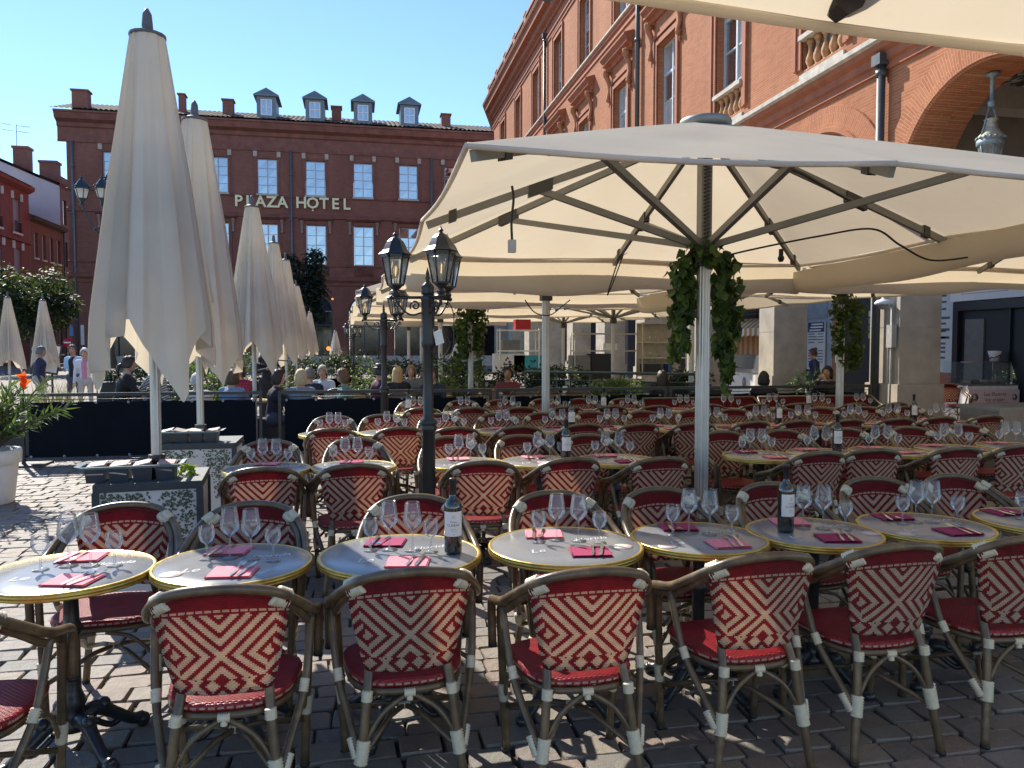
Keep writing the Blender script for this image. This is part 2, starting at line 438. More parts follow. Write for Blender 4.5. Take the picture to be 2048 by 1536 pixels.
    o = mb.build('paving', PS, go, kind='stuff'); fin(o, tint)
ground()

# ---------------------------------------------------------------- wall sheet with openings
def wall(mb, fr, a0, a1, z0, z1, holes, depth, mi=0, rmi=None):
    """holes: (a0,a1,z0,z1) or (a0,a1,z0,spring,'arch')"""
    rmi = mi if rmi is None else rmi
    bb = []
    for h in holes:
        top = h[3] + (h[1] - h[0]) / 2 if len(h) == 5 else h[3]
        bb.append((h[0], h[1], h[2], top))
    A = sorted({a0, a1, *[x for b in bb for x in b[:2] if a0 < x < a1]}); Z = sorted({z0, z1, *[x for b in bb for x in b[2:] if z0 < x < z1]})
    for i in range(len(A) - 1):
        for j in range(len(Z) - 1):
            ca, cz = (A[i] + A[i + 1]) / 2, (Z[j] + Z[j + 1]) / 2
            if any(b[0] < ca < b[1] and b[2] < cz < b[3] for b in bb): continue
            mb.add([fr(A[i], Z[j], 0), fr(A[i + 1], Z[j], 0), fr(A[i + 1], Z[j + 1], 0), fr(A[i], Z[j + 1], 0)], [(0, 1, 2, 3)], mi, False)
    for h, b in zip(holes, bb):
        l, r, bz, tz = b
        edges = [[(l, bz), (l, h[3])], [(r, bz), (r, h[3])]] + ([[(l, bz), (r, bz)]] if bz > z0 + .01 else [])
        if len(h) == 5:
            c, R = (l + r) / 2, (r - l) / 2; N = 20
            arc = [(c - R * cos(pi * k / N), h[3] + R * sin(pi * k / N)) for k in range(N + 1)]
            for k in range(N):
                (p, q) = arc[k], arc[k + 1]
                mb.add([fr(p[0], p[1], 0), fr(q[0], q[1], 0), fr(q[0], tz, 0), fr(p[0], tz, 0)], [(0, 1, 2, 3)], mi, False)
                edges.append([p, q])
        else: edges.append([(l, tz), (r, tz)])
        for p, q in edges:
            mb.add([fr(p[0], p[1], 0), fr(q[0], q[1], 0), fr(q[0], q[1], depth), fr(p[0], p[1], depth)], [(0, 1, 2, 3)], rmi, False)
def strip(mb, fr, prof, a0, a1, mi=0, ends=True):
    """moulding: prof is a list of (depth, z) run along a from a0 to a1"""
    n = len(prof)
    vs = [fr(a0, z, d) for d, z in prof] + [fr(a1, z, d) for d, z in prof]
    fs = [(i, i + 1, n + i + 1, n + i) for i in range(n - 1)]
    if ends: fs += [tuple(range(n)), tuple(range(n, 2 * n))]
    mb.add(vs, fs, mi, False)
def frbox(mb, fr, a0, a1, z0, z1, d0, d1, mi=0):
    vs = [fr(a, z, d) for d in (d0, d1) for a, z in ((a0, z0), (a1, z0), (a1, z1), (a0, z1))]
    mb.add(vs, [(0, 3, 2, 1), (4, 5, 6, 7), (0, 1, 5, 4), (1, 2, 6, 5), (2, 3, 7, 6), (3, 0, 4, 7)], mi, False)
def baluster(mb, c, z0, h, r=.085, mi=0, n=10):
    k = h
    mb.lathe([(r * .9, 0), (r * .9, .12 * k), (r * .55, .14 * k), (r * .62, .2 * k), (r, .34 * k), (r * .92, .45 * k), (r * .5, .62 * k), (r * .42, .74 * k), (r * .6, .80 * k), (r * .5, .84 * k), (r * .85, .88 * k), (r * .85, k)], n, (c[0], c[1], z0), mi)
def window_parts(parent, fr, a, w_, z0, z1, d, rows, frame, glass, transom=None, rnd=random, curtain=None):
    """one window: frame mesh, and each pane a mesh of its own beneath it"""
    f = MB(); t = .055
    frbox(f, fr, a - w_ / 2, a - w_ / 2 + t, z0, z1, d - .06, d + .04); frbox(f, fr, a + w_ / 2 - t, a + w_ / 2, z0, z1, d - .06, d + .04)
    frbox(f, fr, a - w_ / 2 + t, a + w_ / 2 - t, z0, z0 + t * 1.5, d - .058, d + .04); frbox(f, fr, a - w_ / 2 + t, a + w_ / 2 - t, z1 - t, z1, d - .058, d + .04)
    frbox(f, fr, a - t * .8, a + t * .8, z0 + t * 1.5, z1 - t, d - .075, d + .038)
    hh = (z1 - z0 - 2.5 * t) / rows
    for k in range(1, rows):
        zz = z0 + 1.5 * t + hh * k; tt = .05 if (transom == k) else .018
        frbox(f, fr, a - w_ / 2 + t, a + w_ / 2 - t, zz - tt, zz + tt, d - .05, d + .036)
    wo_ = f.build('window', frame, parent)
    for s in (-1, 1):
        for k in range(rows):
            p = MB(); x0 = a + (t * .8 if s > 0 else -w_ / 2 + t); x1 = a + (w_ / 2 - t if s > 0 else -t * .8)
            q0 = z0 + 1.5 * t + hh * k; q1 = q0 + hh; tl = rnd.uniform(-.012, .012); t2 = rnd.uniform(-.008, .008)
            vs = [fr(x0, q0, d + tl), fr(x1, q0, d - tl + t2), fr(x1, q1, d - tl), fr(x0, q1, d + tl + t2)]
            p.add(vs, [(0, 1, 2, 3)], 0, False)
            g = glass if not (curtain and rnd.random() < curtain[1]) else curtain[0]
            p.build('pane', g, wo_)
    return wo_

# ---------------------------------------------------------------- right: sunlit brick building over an arcade
V = 10.5
BAYS = [6.85, 11.55, 16.25, 20.8, 25.4, 30.15, 35.2, 40.1, 45.2, 50.4, 55.8]
A0, A1 = 3.0, 59.6
AR, ASP = 1.9, 4.6        # arch radius, springing height
def arcade_building():
    fr = lambda a, z, d: (V + d, a, z)
    R = thing('arcade_building', 'long sunlit orange brick building with arcades, tall windows and a balustraded roofline', 'building', (0, 0, 0))
    m = MB()
    holes = [(c - AR, c + AR, 4.3, ASP, 'arch') for c in BAYS]
    wall(m, fr, A0, A1, 4.3, 7.6, holes, .95)
    m.build('arcade_wall', BRICK, R)
    m = MB(); rnd = random.Random(4)
    holes = [(c - .82, c + .82, 8.25, 12.3) for c in BAYS] + [(c - .8, c + .8, 15.05, 18.05) for c in BAYS]
    wall(m, fr, A0, A1, 7.6, 19.5, holes, .38)
    # far end wall and top
    m.add([(V, A1, 0), (V + 14, A1, 0), (V + 14, A1, 19.5), (V, A1, 19.5)], [(0, 1, 2, 3)], 0, False)
    m.add([(V, A0, 0), (V + 14, A0, 0), (V + 14, A0, 19.5), (V, A0, 19.5)], [(0, 1, 2, 3)], 0, False)
    m.build('wall', BRICK, R)
    # stone pillars
    piers = [(A0, BAYS[0] - AR)] + [(BAYS[i] + AR, BAYS[i + 1] - AR) for i in range(len(BAYS) - 1)] + [(BAYS[-1] + AR, A1)]
    for p0, p1 in piers:
        m = MB(); z = .92
        m.box((V - .06, p0 - .05, -.02), (V + 1.0, p1 + .05, .92))
        while z < 4.29:
            h = min(1.13, 4.3 - z); m.box((V + .002, p0 + .002, z + .006), (V + .94, p1 - .002, z + h - .004)); m.box((V + .012, p0 + .012, z - .005), (V + .93, p1 - .012, z + .007)); z += h
        m.build('pillar', STONE, R)
    # archivolts: voussoir rings with mouldings
    for c in BAYS:
        m = MB(); uvs = []; N = 28
        prof = [(0.0, AR + .62), (-.05, AR + .60), (-.05, AR + .16), (-.095, AR + .14), (-.095, AR + .04), (-.05, AR + .02), (-.05, AR - .003), (.5, AR - .003)]
        L = 0; ls = [0]
        for i in range(len(prof) - 1): L += math.dist(prof[i], prof[i + 1]); ls.append(L)
        for k in range(N):
            a, b = pi * k / N, pi * (k + 1) / N
            for i in range(len(prof) - 1):
                q = [(prof[i], a), (prof[i + 1], a), (prof[i + 1], b), (prof[i], b)]
                m.add([fr(c - p[1] * cos(t), ASP + p[1] * sin(t), p[0]) for p, t in q], [(0, 1, 2, 3)], 0, False)
                uvs += [(ls[i], a * 2.1), (ls[i + 1], a * 2.1), (ls[i + 1], b * 2.1), (ls[i], b * 2.1)]
        o = m.build('arch_ring', BRICK_UV, R)
        lay = o.data.uv_layers.new(name='UVMap')
        for i, u in enumerate(uvs): lay.data[i].uv = u
    # string courses, cornice
    m = MB(); strip(m, fr, [(0, 7.2), (-.06, 7.22), (-.06, 7.36), (-.12, 7.4), (-.12, 7.55), (-.22, 7.62), (-.26, 7.72)], A0, A1, ends=False); m.build('string_course', TERRA, R)
    m = MB(); strip(m, fr, [(-.26, 7.722), (-.34, 7.76), (-.34, 7.86), (0, 7.92)], A0, A1, ends=False); m.build('ledge', STONEG, R)
    m = MB(); strip(m, fr, [(0, 14.3), (-.05, 14.32), (-.05, 14.5), (-.12, 14.56), (-.12, 14.7)], A0, A1, ends=False); m.build('string_course', TERRA, R)
    m = MB(); strip(m, fr, [(-.12, 14.702), (-.2, 14.72), (-.2, 14.8), (0, 14.84)], A0, A1, ends=False); m.build('ledge', STONEG, R)
    m = MB(); strip(m, fr, [(0, 18.5), (-.06, 18.52), (-.06, 18.66), (-.12, 18.7), (-.12, 18.78), (-.02, 18.8), (-.02, 19.3), (-.12, 19.34), (-.12, 19.5), (-.3, 19.62), (-.34, 19.9), (-.62, 20.0), (-.66, 20.28), (-.8, 20.42), (-.8, 20.5)], A0, A1 + .6, ends=True); m.build('cornice', TERRA, R)
    m = MB(); m.box((V - .82, A0, 20.503), (V + 14, A1 + .65, 20.58)); m.build('roof', TILE, R)
    # roof balustrade
    m = MB(); m.box((V - .42, A0, 20.58), (V - .1, A1 + .3, 20.78)); m.box((V - .44, A0, 21.55), (V - .08, A1 + .32, 21.72)); m.build('parapet_rail', TERRA, R)
    y = A1 + .1; k = 0
    while y > 38:
        mm = MB(); mm.box((V - .43, y - .28, 20.78), (V - .09, y + .28, 21.55)); mm.box((V - .47, y - .33, 21.72), (V - .05, y + .33, 21.84)); mm.build('parapet_post', TERRA, R)
        mm = MB()
        for j in range(9): baluster(mm, (V - .26, y - .5 - j * .3), 20.78, .77, .09, 0, 6)
        mm.build('parapet_balusters', TERRA, R, kind='stuff'); y -= 3.3
    # windows
    for i, c in enumerate(BAYS):
        if c < 9: continue
        m = MB()      # moulded surround of the first floor window
        for s in (-1, 1):
            e = c + s * .82
            frbox(m, fr, min(e, e + s * .16), max(e, e + s * .16), 8.3, 12.3, -.05, .02); frbox(m, fr, min(e + s * .16, e + s * .27), max(e + s * .16, e + s * .27), 8.3, 12.55, -.09, .02)
        frbox(m, fr, c - .98, c + .98, 12.3, 12.47, -.05, .02); frbox(m, fr, c - 1.09, c + 1.09, 12.55, 12.66, -.09, .02)
        m.build('window_surround', TERRA, R)
        m = MB(); strip(m, fr, [(0, 13.2), (-.08, 13.22), (-.12, 13.36), (-.3, 13.42), (-.3, 13.52), (-.42, 13.66), (-.42, 13.72), (0, 13.86)], c - 1.52, c + 1.52); m.build('hood', TERRA, R)
        for s in (-1, 1):
            m = MB(); x = c + s * 1.22
            pts = [(-.14, 12.05), (-.10, 12.2), (-.06, 12.4), (-.08, 12.65), (-.15, 12.85), (-.24, 13.02), (-.24, 13.18)]
            P = catmull([(V + d, x, z) for d, z in pts], 4); m.tube(P, [.07 + .06 * (k / len(P)) for k in range(len(P))], 8)
            m.ball((V - .12, x, 12.0), .11, 8, 6); m.ball((V - .2, x, 13.05), .15, 8, 6, 0, (1, .9, 1)); m.lathe([(.0, 0), (.05, .1), (.02, .28)], 6, (V - .06, x, 11.65))
            frbox(m, fr, x - .16, x + .16, 13.12, 13.2, -.3, 0)
            m.build('console', CONSOLE, R)
        m = MB(); frbox(m, fr, c - .83, c + .83, 8.95, 9.06, -.12, .32); m.build('balcony_rail', STONEG, R)
        m = MB(); frbox(m, fr, c - .86, c + .86, 7.93, 8.16, -.05, .36); m.build('window_sill', STONEG, R)
        if c < 26:
            for k in range(5):
                mm = MB(); cyy = c - .62 + k * .31; baluster(mm, (V + .1, cyy), 8.16, .79, .115, 0, 12); mm.build('baluster', STONEB, R)
        wn = window_parts(R, fr, c, 1.64, 8.28, 12.28, .3, 4, FRAMEW, GLASSW, 3, rnd, (CURTAIN, .45))
        m = MB()      # second floor
        for s in (-1, 1):
            e = c + s * .8
            frbox(m, fr, min(e, e + s * .17), max(e, e + s * .17), 15.05, 18.05, -.05, .02); frbox(m, fr, min(e + s * .17, e + s * .27), max(e + s * .17, e + s * .27), 15.0, 18.3, -.09, .02)
        frbox(m, fr, c - .97, c + .97, 18.05, 18.22, -.05, .02); frbox(m, fr, c - 1.07, c + 1.07, 18.3, 18.4, -.09, .02)
        m.build('window_surround', TERRA, R)
        window_parts(R, fr, c, 1.6, 15.08, 18.03, .3, 4, FRAMEW, GLASSW, None, rnd, (CURTAIN, .3))
    # rain pipes
    for y, zt, zb in ((14.0, 7.3, .0), (27.9, 18.4, 7.9), (42.6, 18.9, 8.0)):
        m = MB(); m.tube([(V - .13, y, zb), (V - .13, y, zt)], .085, 10)
        for z in (zb + .2, (zb + zt) / 2, zt - .15): m.tube([(V - .13, y, z - .06), (V - .13, y, z + .06)], .115, 10)
        m.box((V - .27, y - .13, zt), (V + .01, y + .13, zt + .22))
        m.build('rain_pipe', DARKPIPE, R)
    # gallery inside the arcade: back wall, ceiling
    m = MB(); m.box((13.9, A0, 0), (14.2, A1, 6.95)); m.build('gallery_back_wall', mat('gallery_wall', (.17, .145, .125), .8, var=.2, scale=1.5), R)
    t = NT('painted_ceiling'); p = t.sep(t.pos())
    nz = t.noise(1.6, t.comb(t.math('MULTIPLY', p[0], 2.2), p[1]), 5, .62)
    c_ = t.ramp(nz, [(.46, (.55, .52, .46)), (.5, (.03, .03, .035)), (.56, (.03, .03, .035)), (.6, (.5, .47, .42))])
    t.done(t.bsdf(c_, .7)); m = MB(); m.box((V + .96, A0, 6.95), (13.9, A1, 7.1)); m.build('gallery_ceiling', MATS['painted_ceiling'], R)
    for c in BAYS[:4]:
        m = MB(); cc = c + 2.3; m.box((V + .9, cc - .25, 6.5), (13.88, cc + .25, 6.948)); m.build('ceiling_beam', mat('grey_plaster', (.42, .39, .35), .7, var=.1), R)
    return R
arcade_building()

# ---------------------------------------------------------------- end of the square: hotel in shade
HU = 72.0
HCOL = [-20.35, -16.1, -11.9, -7.75, -3.6, .6, 4.68, 8.85, 13.0]
def hotel():
    fr = lambda a, z, d: (a, HU + d, z)
    R = thing('hotel_building', 'shaded dark red brick hotel with gold lettering, dormers and chimneys closing the square', 'building')
    rnd = random.Random(8); X0, X1 = -24.0, 15.5
    m = MB(); holes = []
    for c in HCOL: holes += [(c - .85, c + .85, 15.25, 18.35), (c - .85, c + .85, 9.1, 12.65), (c - 1.35, c + 1.35, .3, 4.95, 'arch')]
    wall(m, fr, X0, X1, 0, 21, holes, .35)
    m.add([(X0, HU, 0), (X0, HU + 22, 0), (X0, HU + 22, 21), (X0, HU, 21)], [(0, 1, 2, 3)], 0, False)
    m.build('wall', BRICKH, R)
    for prof in ([(0, 19.0), (-.1, 19.02), (-.1, 19.15), (-.05, 19.2), (-.05, 20.2), (-.2, 20.3), (-.25, 20.6), (-.7, 20.8), (-.9, 21.25), (-1.0, 21.3), (-1.0, 21.45), (0, 21.45)],
                 [(0, 14.0 + 1.0), (-.1, 15.02), (-.12, 15.14), (0, 15.2)], [(0, 13.2), (-.12, 13.25), (-.14, 13.5), (-.03, 13.55)],
                 [(0, 7.2), (-.1, 7.25), (-.1, 7.5), (-.3, 7.7), (-.35, 7.95), (-.1, 8.05), (-.06, 8.9), (-.16, 8.95), (-.16, 9.05), (0, 9.08)]):
        m = MB(); strip(m, fr, prof, X0 - (.65 if prof[-1][1] > 21 else .1), X1); m.build('cornice' if prof[-1][1] > 21 else 'string_course', TERRAH, R)
    rf = MB()      # tiled roof in ribbed rows
    e0, e1 = Vector((0, HU - 1.0, 21.5)), Vector((0, HU + 5, 23.6)); n = 24
    xs = [X0 - .9 + .105 * k for k in range(int((X1 - X0 + .9) / .105))]
    def tf(u, v):
        k = u * (len(xs) - 1); x = X0 - .9 + .105 * k
        p = e0.lerp(e1, v); saw = (v * n) % 1.0
        return (x, p.y, p.z + .07 * abs(sin(k * pi / 4)) + .05 * (1 - saw) + .02 * sin(k * 1.7 + v * 40))
    rf.grid(tf, len(xs) - 1, n * 2, 0, False); rf.build('roof', TILE, R)
    m = MB(); m.box((X0 + .2, HU + .5, 20.9), (X1, HU + 21, 21.4)); m.add([(X0 - .9, HU + 5, 23.6), (X1, HU + 5, 23.6), (X1, HU + 22, 21.5), (X0 - .9, HU + 22, 21.5)], [(0, 1, 2, 3)], 0, False); m.build('rear_roof', TILE, R)
    for px in (533, 630, 726, 819):
        y = HU - .1; c = aty(px, 230, y)[0]; m = MB()
        m.box((c - .82, y, 21.5), (c + .82, y + 2.6, 23.75))
        m.add([(c - 1.08, y - .22, 23.75), (c + 1.08, y - .22, 23.75), (c + 1.08, y + 3, 23.75), (c - 1.08, y + 3, 23.75), (c, y - .1, 24.5), (c, y + 3, 24.5), (c - 1.08, y - .22, 23.86), (c + 1.08, y - .22, 23.86), (c + 1.08, y + 3, 23.86), (c - 1.08, y + 3, 23.86)],
              [(0, 1, 7, 6), (0, 6, 9, 3), (1, 2, 8, 7), (6, 7, 4), (7, 8, 5, 4), (8, 9, 5), (9, 6, 4, 5), (0, 3, 2, 1)], 0, False)
        dm = m.build('dormer', ZINC, R)
        fd = lambda a, z, d: (a, y + d, z)
        f = MB()
        for a_, b_ in ((-.48, -.4), (-.035, .035), (.4, .48)): frbox(f, fd, c + a_, c + b_, 22.1, 23.5, -.06, .01)
        for z_ in (22.1, 22.77, 23.42): frbox(f, fd, c - .48, c + .48, z_, z_ + .08, -.066, .008)
        f.build('dormer_window_frame', WHITE, dm)
        f = MB(); frbox(f, fd, c - .44, c + .44, 22.14, 23.46, -.03, .0); f.build('pane', GLASSH, dm)
    for px, py, w_, bx in ((457, 201, .9, 0), (673, 215, .85, 0), (891, 230, .85, 0), (163, 182, 1.25, -1.5), (365, 190, .5, 0)):
        c = aty(px, py, HU + 2 + bx); m = MB()
        m.box((c[0] - w_ / 2, HU + 1.5 + bx, 21.2), (c[0] + w_ / 2, HU + 2.4 + bx, c[2] - .14)); m.box((c[0] - w_ / 2 - .09, HU + 1.4 + bx, c[2] - .138), (c[0] + w_ / 2 + .09, HU + 2.5 + bx, c[2])); m.build('chimney', BRICKH, R)
    for i, c in enumerate(HCOL):
        m = MB()
        for s in (-1, 1):
            e = c + s * .85; frbox(m, fr, min(e, e + s * .22), max(e, e + s * .22), 15.2, 18.55, -.06, .02)
        frbox(m, fr, c - .85, c + .85, 18.37, 18.55, -.055, .02); m.build('window_surround', TERRAH, R); m = MB()
        for s in (-1, 1):
            e = c + s * .85; frbox(m, fr, min(e, e + s * .25), max(e, e + s * .25), 9.1, 12.75, -.07, .02)
        frbox(m, fr, c - .85, c + .85, 12.66, 12.8, -.06, .02)
        m.build('window_surround', TERRAH, R); m = MB()
        strip(m, fr, [(0, 13.0), (-.15, 13.05), (-.35, 13.2), (-.35, 13.3), (0, 13.36)], c - 1.5, c + 1.5)
        m.build('hood', TERRAH, R)
        for s in (-1, 1):
            m = MB(); frbox(m, fr, c + s * 1.0 - .16, c + s * 1.0 + .16, 18.5, 18.98, -.14, 0); m.build('keystone', STONE, R)
            m = MB(); x = c + s * 1.22; P = catmull([(x, HU - .1, 12.0), (x, HU - .06, 12.3), (x, HU - .12, 12.7), (x, HU - .25, 12.98)], 3); m.tube(P, [.08, .08, .09, .1, .11, .12, .14, .15, .16, .17], 7); m.ball((x, HU - .13, 11.95), .14, 7, 5); m.build('console', mat('pale_console', (.34, .24, .2), .8), R)
        m = MB(); frbox(m, fr, c - .95, c + .95, 15.1, 15.24, -.2, .1); m.build('window_sill', STONEG, R)
        window_parts(R, fr, c, 1.66, 15.27, 18.33, .22, 4, FRAMEW, GLASSH, None, rnd, (GLASSW, .14))
        window_parts(R, fr, c, 1.66, 9.12, 12.63, .22, 4, FRAMEW, GLASSH, None, rnd, (GLASSW, .06))
        m = MB(); frbox(m, fr, c - .85, c + .85, 8.06, 8.9, -.1, .0)
        for k in range(9):
            a = c - .8 + k * .2
            m.tube([(a - .07, HU - .13, 8.1), (a + .07, HU - .13, 8.85)], .03, 5); m.tube([(a + .07, HU - .13, 8.1), (a - .07, HU - .13, 8.85)], .03, 5)
        m.build('lattice_panel', TERRAH, R)
        # ground floor arched window: dark frame, panes
        f = MB()
        for a_ in (-1.33, -.03, 1.27): frbox(f, fr, c + a_, c + a_ + .08, .3, 5.0, .1, .2)
        for z_ in (.3, 3.6, 4.9): frbox(f, fr, c - 1.33, c + 1.33, z_, z_ + .14, .095, .2)
        P = [(c - 1.3 * cos(pi * k / 16), HU + .15, 4.97 + 1.3 * sin(pi * k / 16)) for k in range(17)]; f.tube(P, .07, 6)
        wd = f.build('arched_window', mat('navy_frame', (.02, .03, .05), .4), R)
        g = MB(); n = 16
        arc = [(c - 1.3 * cos(pi * k / n), HU + .25, 4.97 + 1.3 * sin(pi * k / n)) for k in range(n + 1)]
        g.add(arc, [tuple(range(n + 1))], 0, False); g.build('fanlight_pane', GLASSH, wd)
        g = MB(); frbox(g, fr, c - 1.3, c + 1.3, .4, 4.9, .25, .27); g.build('pane', mat('shop_glass', (.012, .012, .015), .12, var=.4, scale=1.5) if 'shop_glass' not in MATS else MATS['shop_glass'], wd)
        m = MB(); frbox(m, fr, c - 1.36, c + 1.36, 0, .3, -.02, .3); m.build('window_sill', STONEG, R)
    for px in (148, 583, 863):
        x = aty(px, 400, HU)[0]; m = MB(); m.tube([(x, HU - .18, 19.1), (x, HU - .18, .2)], .1, 8)
        for z in (4, 8.6, 13, 17): m.tube([(x, HU - .18, z - .08), (x, HU - .18, z + .08)], .14, 8)
        m.build('rain_pipe', mat('hotel_pipe', (.14, .17, .19), .45, .3), R)
    # gilded letters, each a piece of its own
    GOLD = mat('gilt_letter', (.90, .84, .50), .45, .0, var=.04)
    for word, pa, pb in (('PLAZA', (470, 405), (572, 408)), ('HOTEL', (595, 408), (700, 411))):
        xa = aty(*pa, HU)[0]; xb = aty(*pb, HU)[0]; n = len(word)
        for k, ch in enumerate(word):
            x = xa + (xb - xa) * (k + .35) / (n - .35); z = aty(520 if word == 'PLAZA' else 650, 405 if word == 'PLAZA' else 409, HU)[2]
            o = text_obj('letter', ch, 1.36, GOLD, R, (x, HU - .22, z), (pi / 2, 0, 0), .05, bold=.03)
            if ch == 'O': mm = MB(); mm.ball((x, HU - .2, z - .6), .1, 8, 5); mm.build('letter_dot', GOLD, R)
    m = MB(); frbox(m, fr, X0, X1, 0, .9, -.05, 0); m.build('plinth', STONEG, R)
    return R
hotel()

# ---------------------------------------------------------------- far left: street of older houses
def street_houses():
    LX = -30.0
    fr = lambda a, z, d: (LX - d, a, z)
    RED = mat('red_stucco', (.30, .09, .075), .85, var=.12, scale=.8); RND = random.Random(2)
    SHUT = mat('grey_shutter', (.33, .36, .42), .6, var=.05)
    R = thing('red_house', 'red stuccoed townhouse with white trim and grey shuttered windows at the left edge', 'building')
    m = MB(); holes = []; ws = []
    for z0, z1 in ((12.0, 15.0), (7.4, 10.6), (3.2, 6.2)):
        for a in (61.7, 65.6, 69.5, 73.4, 77.3): holes.append((a - .75, a + .75, z0, z1)); ws.append((a, z0, z1))
    wall(m, fr, 58, 80, 0, 16.2, holes, .25); m.build('wall', RED, R)
    for a, z0, z1 in ws:
        m = MB(); frbox(m, fr, a - .75, a + .75, z0, z1, .14, .2); m.build('shutter', SHUT, R)
        m = MB()
        for s in (-1, 1): frbox(m, fr, a + s * .95 - .12, a + s * .95 + .12, z1 - .1, z1 + .55, -.15, 0)
        frbox(m, fr, a - .9, a + .9, z0 - .2, z0 - .02, -.15, 0); m.build('window_trim', WHITE, R)
        m = MB()
        for k in range(13): m.tube([(LX + .12, a - .72 + k * .12, z0), (LX + .12, a - .72 + k * .12, z0 + .95)], .015, 4)
        m.tube([(LX + .12, a - .75, z0 + .95), (LX + .12, a + .75, z0 + .95)], .03, 5); m.build('window_railing', BLACKM, R)
    for z in (11.2, 6.7):
        m = MB(); strip(m, fr, [(0, z), (-.2, z + .05), (-.2, z + .25), (0, z + .3)], 58, 80); m.build('string_course', RED, R)
    m = MB(); strip(m, fr, [(0, 15.9), (-.2, 16.0), (-.5, 16.2), (-.55, 16.5), (0, 16.6)], 58, 80.1); m.build('cornice', RED, R)
    m = MB(); m.add([(LX + .6, 58, 16.55), (LX + .6, 80.1, 16.55), (LX - 7, 80.1, 19), (LX - 7, 58, 19)], [(0, 1, 2, 3)], 0, False); m.add([(LX, 80, 0), (LX - 12, 80, 0), (LX - 12, 80, 18), (LX - 7, 80, 19), (LX, 80, 16.5)], [(0, 1, 2, 3, 4)], 1, False); m.build('roof', [TILE, RED], R)
    R = thing('brick_house', 'small brown brick townhouse with two rows of windows beside the red townhouse', 'building')
    m = MB(); holes = []; ws = []
    for z0, z1 in ((10.2, 12.6), (5.6, 8.4), (1.0, 3.8)):
        for a in (81.4, 83.3, 85.2, 87.1): holes.append((a - .45, a + .45, z0, z1)); ws.append((a, z0, z1))
    wall(m, fr, 80.02, 88.4, 0, 13.8, holes, .25); m.build('wall', BRICKL, R)
    for a, z0, z1 in ws:
        m = MB(); frbox(m, fr, a - .45, a + .45, z0, z1, .15, .2); wn = m.build('window', GLASSH, R)
        m = MB(); frbox(m, fr, a - .5, a + .5, z0 - .16, z0 - .02, -.12, 0); m.build('sill', WHITE, wn)
        m = MB(); frbox(m, fr, a - .03, a + .03, z0, z1, .1, .15); m.build('casement_bar', WHITE, wn)
    m = MB(); strip(m, fr, [(0, 13.5), (-.4, 13.7), (-.5, 13.95), (0, 14.2)], 80.02, 88.6); m.build('eaves', TILE, R)
    m = MB(); m.add([(LX + .5, 80.1, 14), (LX + .5, 88.6, 14), (LX - 5, 88.6, 16), (LX - 5, 80.1, 16)], [(0, 1, 2, 3)], 0, False); m.build('roof', TILE, R)
    m = MB(); m.tube([(LX + .15, 88.2, .1), (LX + .15, 88.2, 13.6)], .08, 6); m.build('rain_pipe', DARKPIPE, R)
    # taller neighbour beyond with a pale gable wall
    R = thing('gabled_house', 'taller house with plain pale grey gable wall and two brick chimneys', 'building')
    PALE = mat('pale_render', (.55, .55, .57), .9, var=.08, scale=.6)
    g0 = aty(0, 320, 88.7); g1 = aty(70, 352, 88.7); g2 = aty(121, 372, 88.7); gb = aty(121, 447, 88.7)
    m = MB(); m.add([(g0[0] - 6, 88.7, 5), (gb[0], 88.7, 5), (gb[0], 88.7, g2[2]), (g1[0], 88.7, g1[2]), (g0[0] - 6, 88.7, g0[2] + 2.5)], [(0, 1, 2, 3, 4)], 0, False); m.build('gable_wall', PALE, R)
    m = MB(); m.add([(g0[0] - 6, 88.6, g0[2] + 2.5), (g1[0], 88.6, g1[2]), (g2[0], 88.6, g2[2]), (g2[0], 103, g2[2]), (g1[0], 103, g1[2]), (g0[0] - 6, 103, g0[2] + 2.5)], [(0, 1, 4, 5), (1, 2, 3, 4)], 0, False)
    v0 = len(m.v); m.add([(p[0], p[1], p[2] + .3) for p in m.v[:6]], [(0, 1, 4, 5), (1, 2, 3, 4)], 0, False); m.build('roof', TILE, R)
    m = MB(); wall(m, lambda a, z, d: (gb[0] - d, a, z), 88.7, 103, 0, gb[2] + 5, [(90 + 2.2 * k - .5, 90 + 2.2 * k + .5, z, z + 2.6) for k in range(5) for z in (5.5, 10.2, 14.6)], .2); m.build('street_wall', BRICKL, R)
    for k in range(5):
        for z in (5.5, 10.2, 14.6):
            a = 90 + 2.2 * k; m = MB(); m.box((gb[0] - .2, a - .5, z), (gb[0] - .15, a + .5, z + 2.6)); m.build('window', GLASSH, R)
    for (xa, ya), (xb, yb) in (((25, 291), (57, 350)), ((78, 320), (114, 375))):
        a = aty(xa, ya, 90); b = aty(xb, yb, 90); m = MB(); m.box((a[0], 90, b[2] - 2), (b[0], 91.2, a[2] - .25)); m.box((a[0] - .1, 89.9, a[2] - .248), (b[0] + .1, 91.3, a[2])); m.build('chimney', BRICKL, R)
    a = aty(31, 291, 90); R2 = thing('rooftop_antenna', 'thin metal aerial on the brick chimney at far left', 'antenna', a)
    m = MB(); m.tube([(0, .3, 0), (0, .3, 2.2)], .03, 5); m.build('mast', BLACKM, R2)
    for z, L in ((1.55, 1.3), (2.15, 1.3)):
        m = MB(); m.tube([(-L, .3, z + .12), (L, .3, z - .12)], .022, 5)
        for k in range(-4, 5): m.tube([(k * L / 4.2, .0, z - k * .028), (k * L / 4.2, .6, z - k * .028)], .012, 4)
        m.build('boom', BLACKM, R2)
    # slate roofed house between hotel and arcade building
    R = thing('slate_house', 'grey slate mansard house glimpsed between the hotel and the brick arcade building', 'building')
    c = aty(985, 262, 79); m = MB()
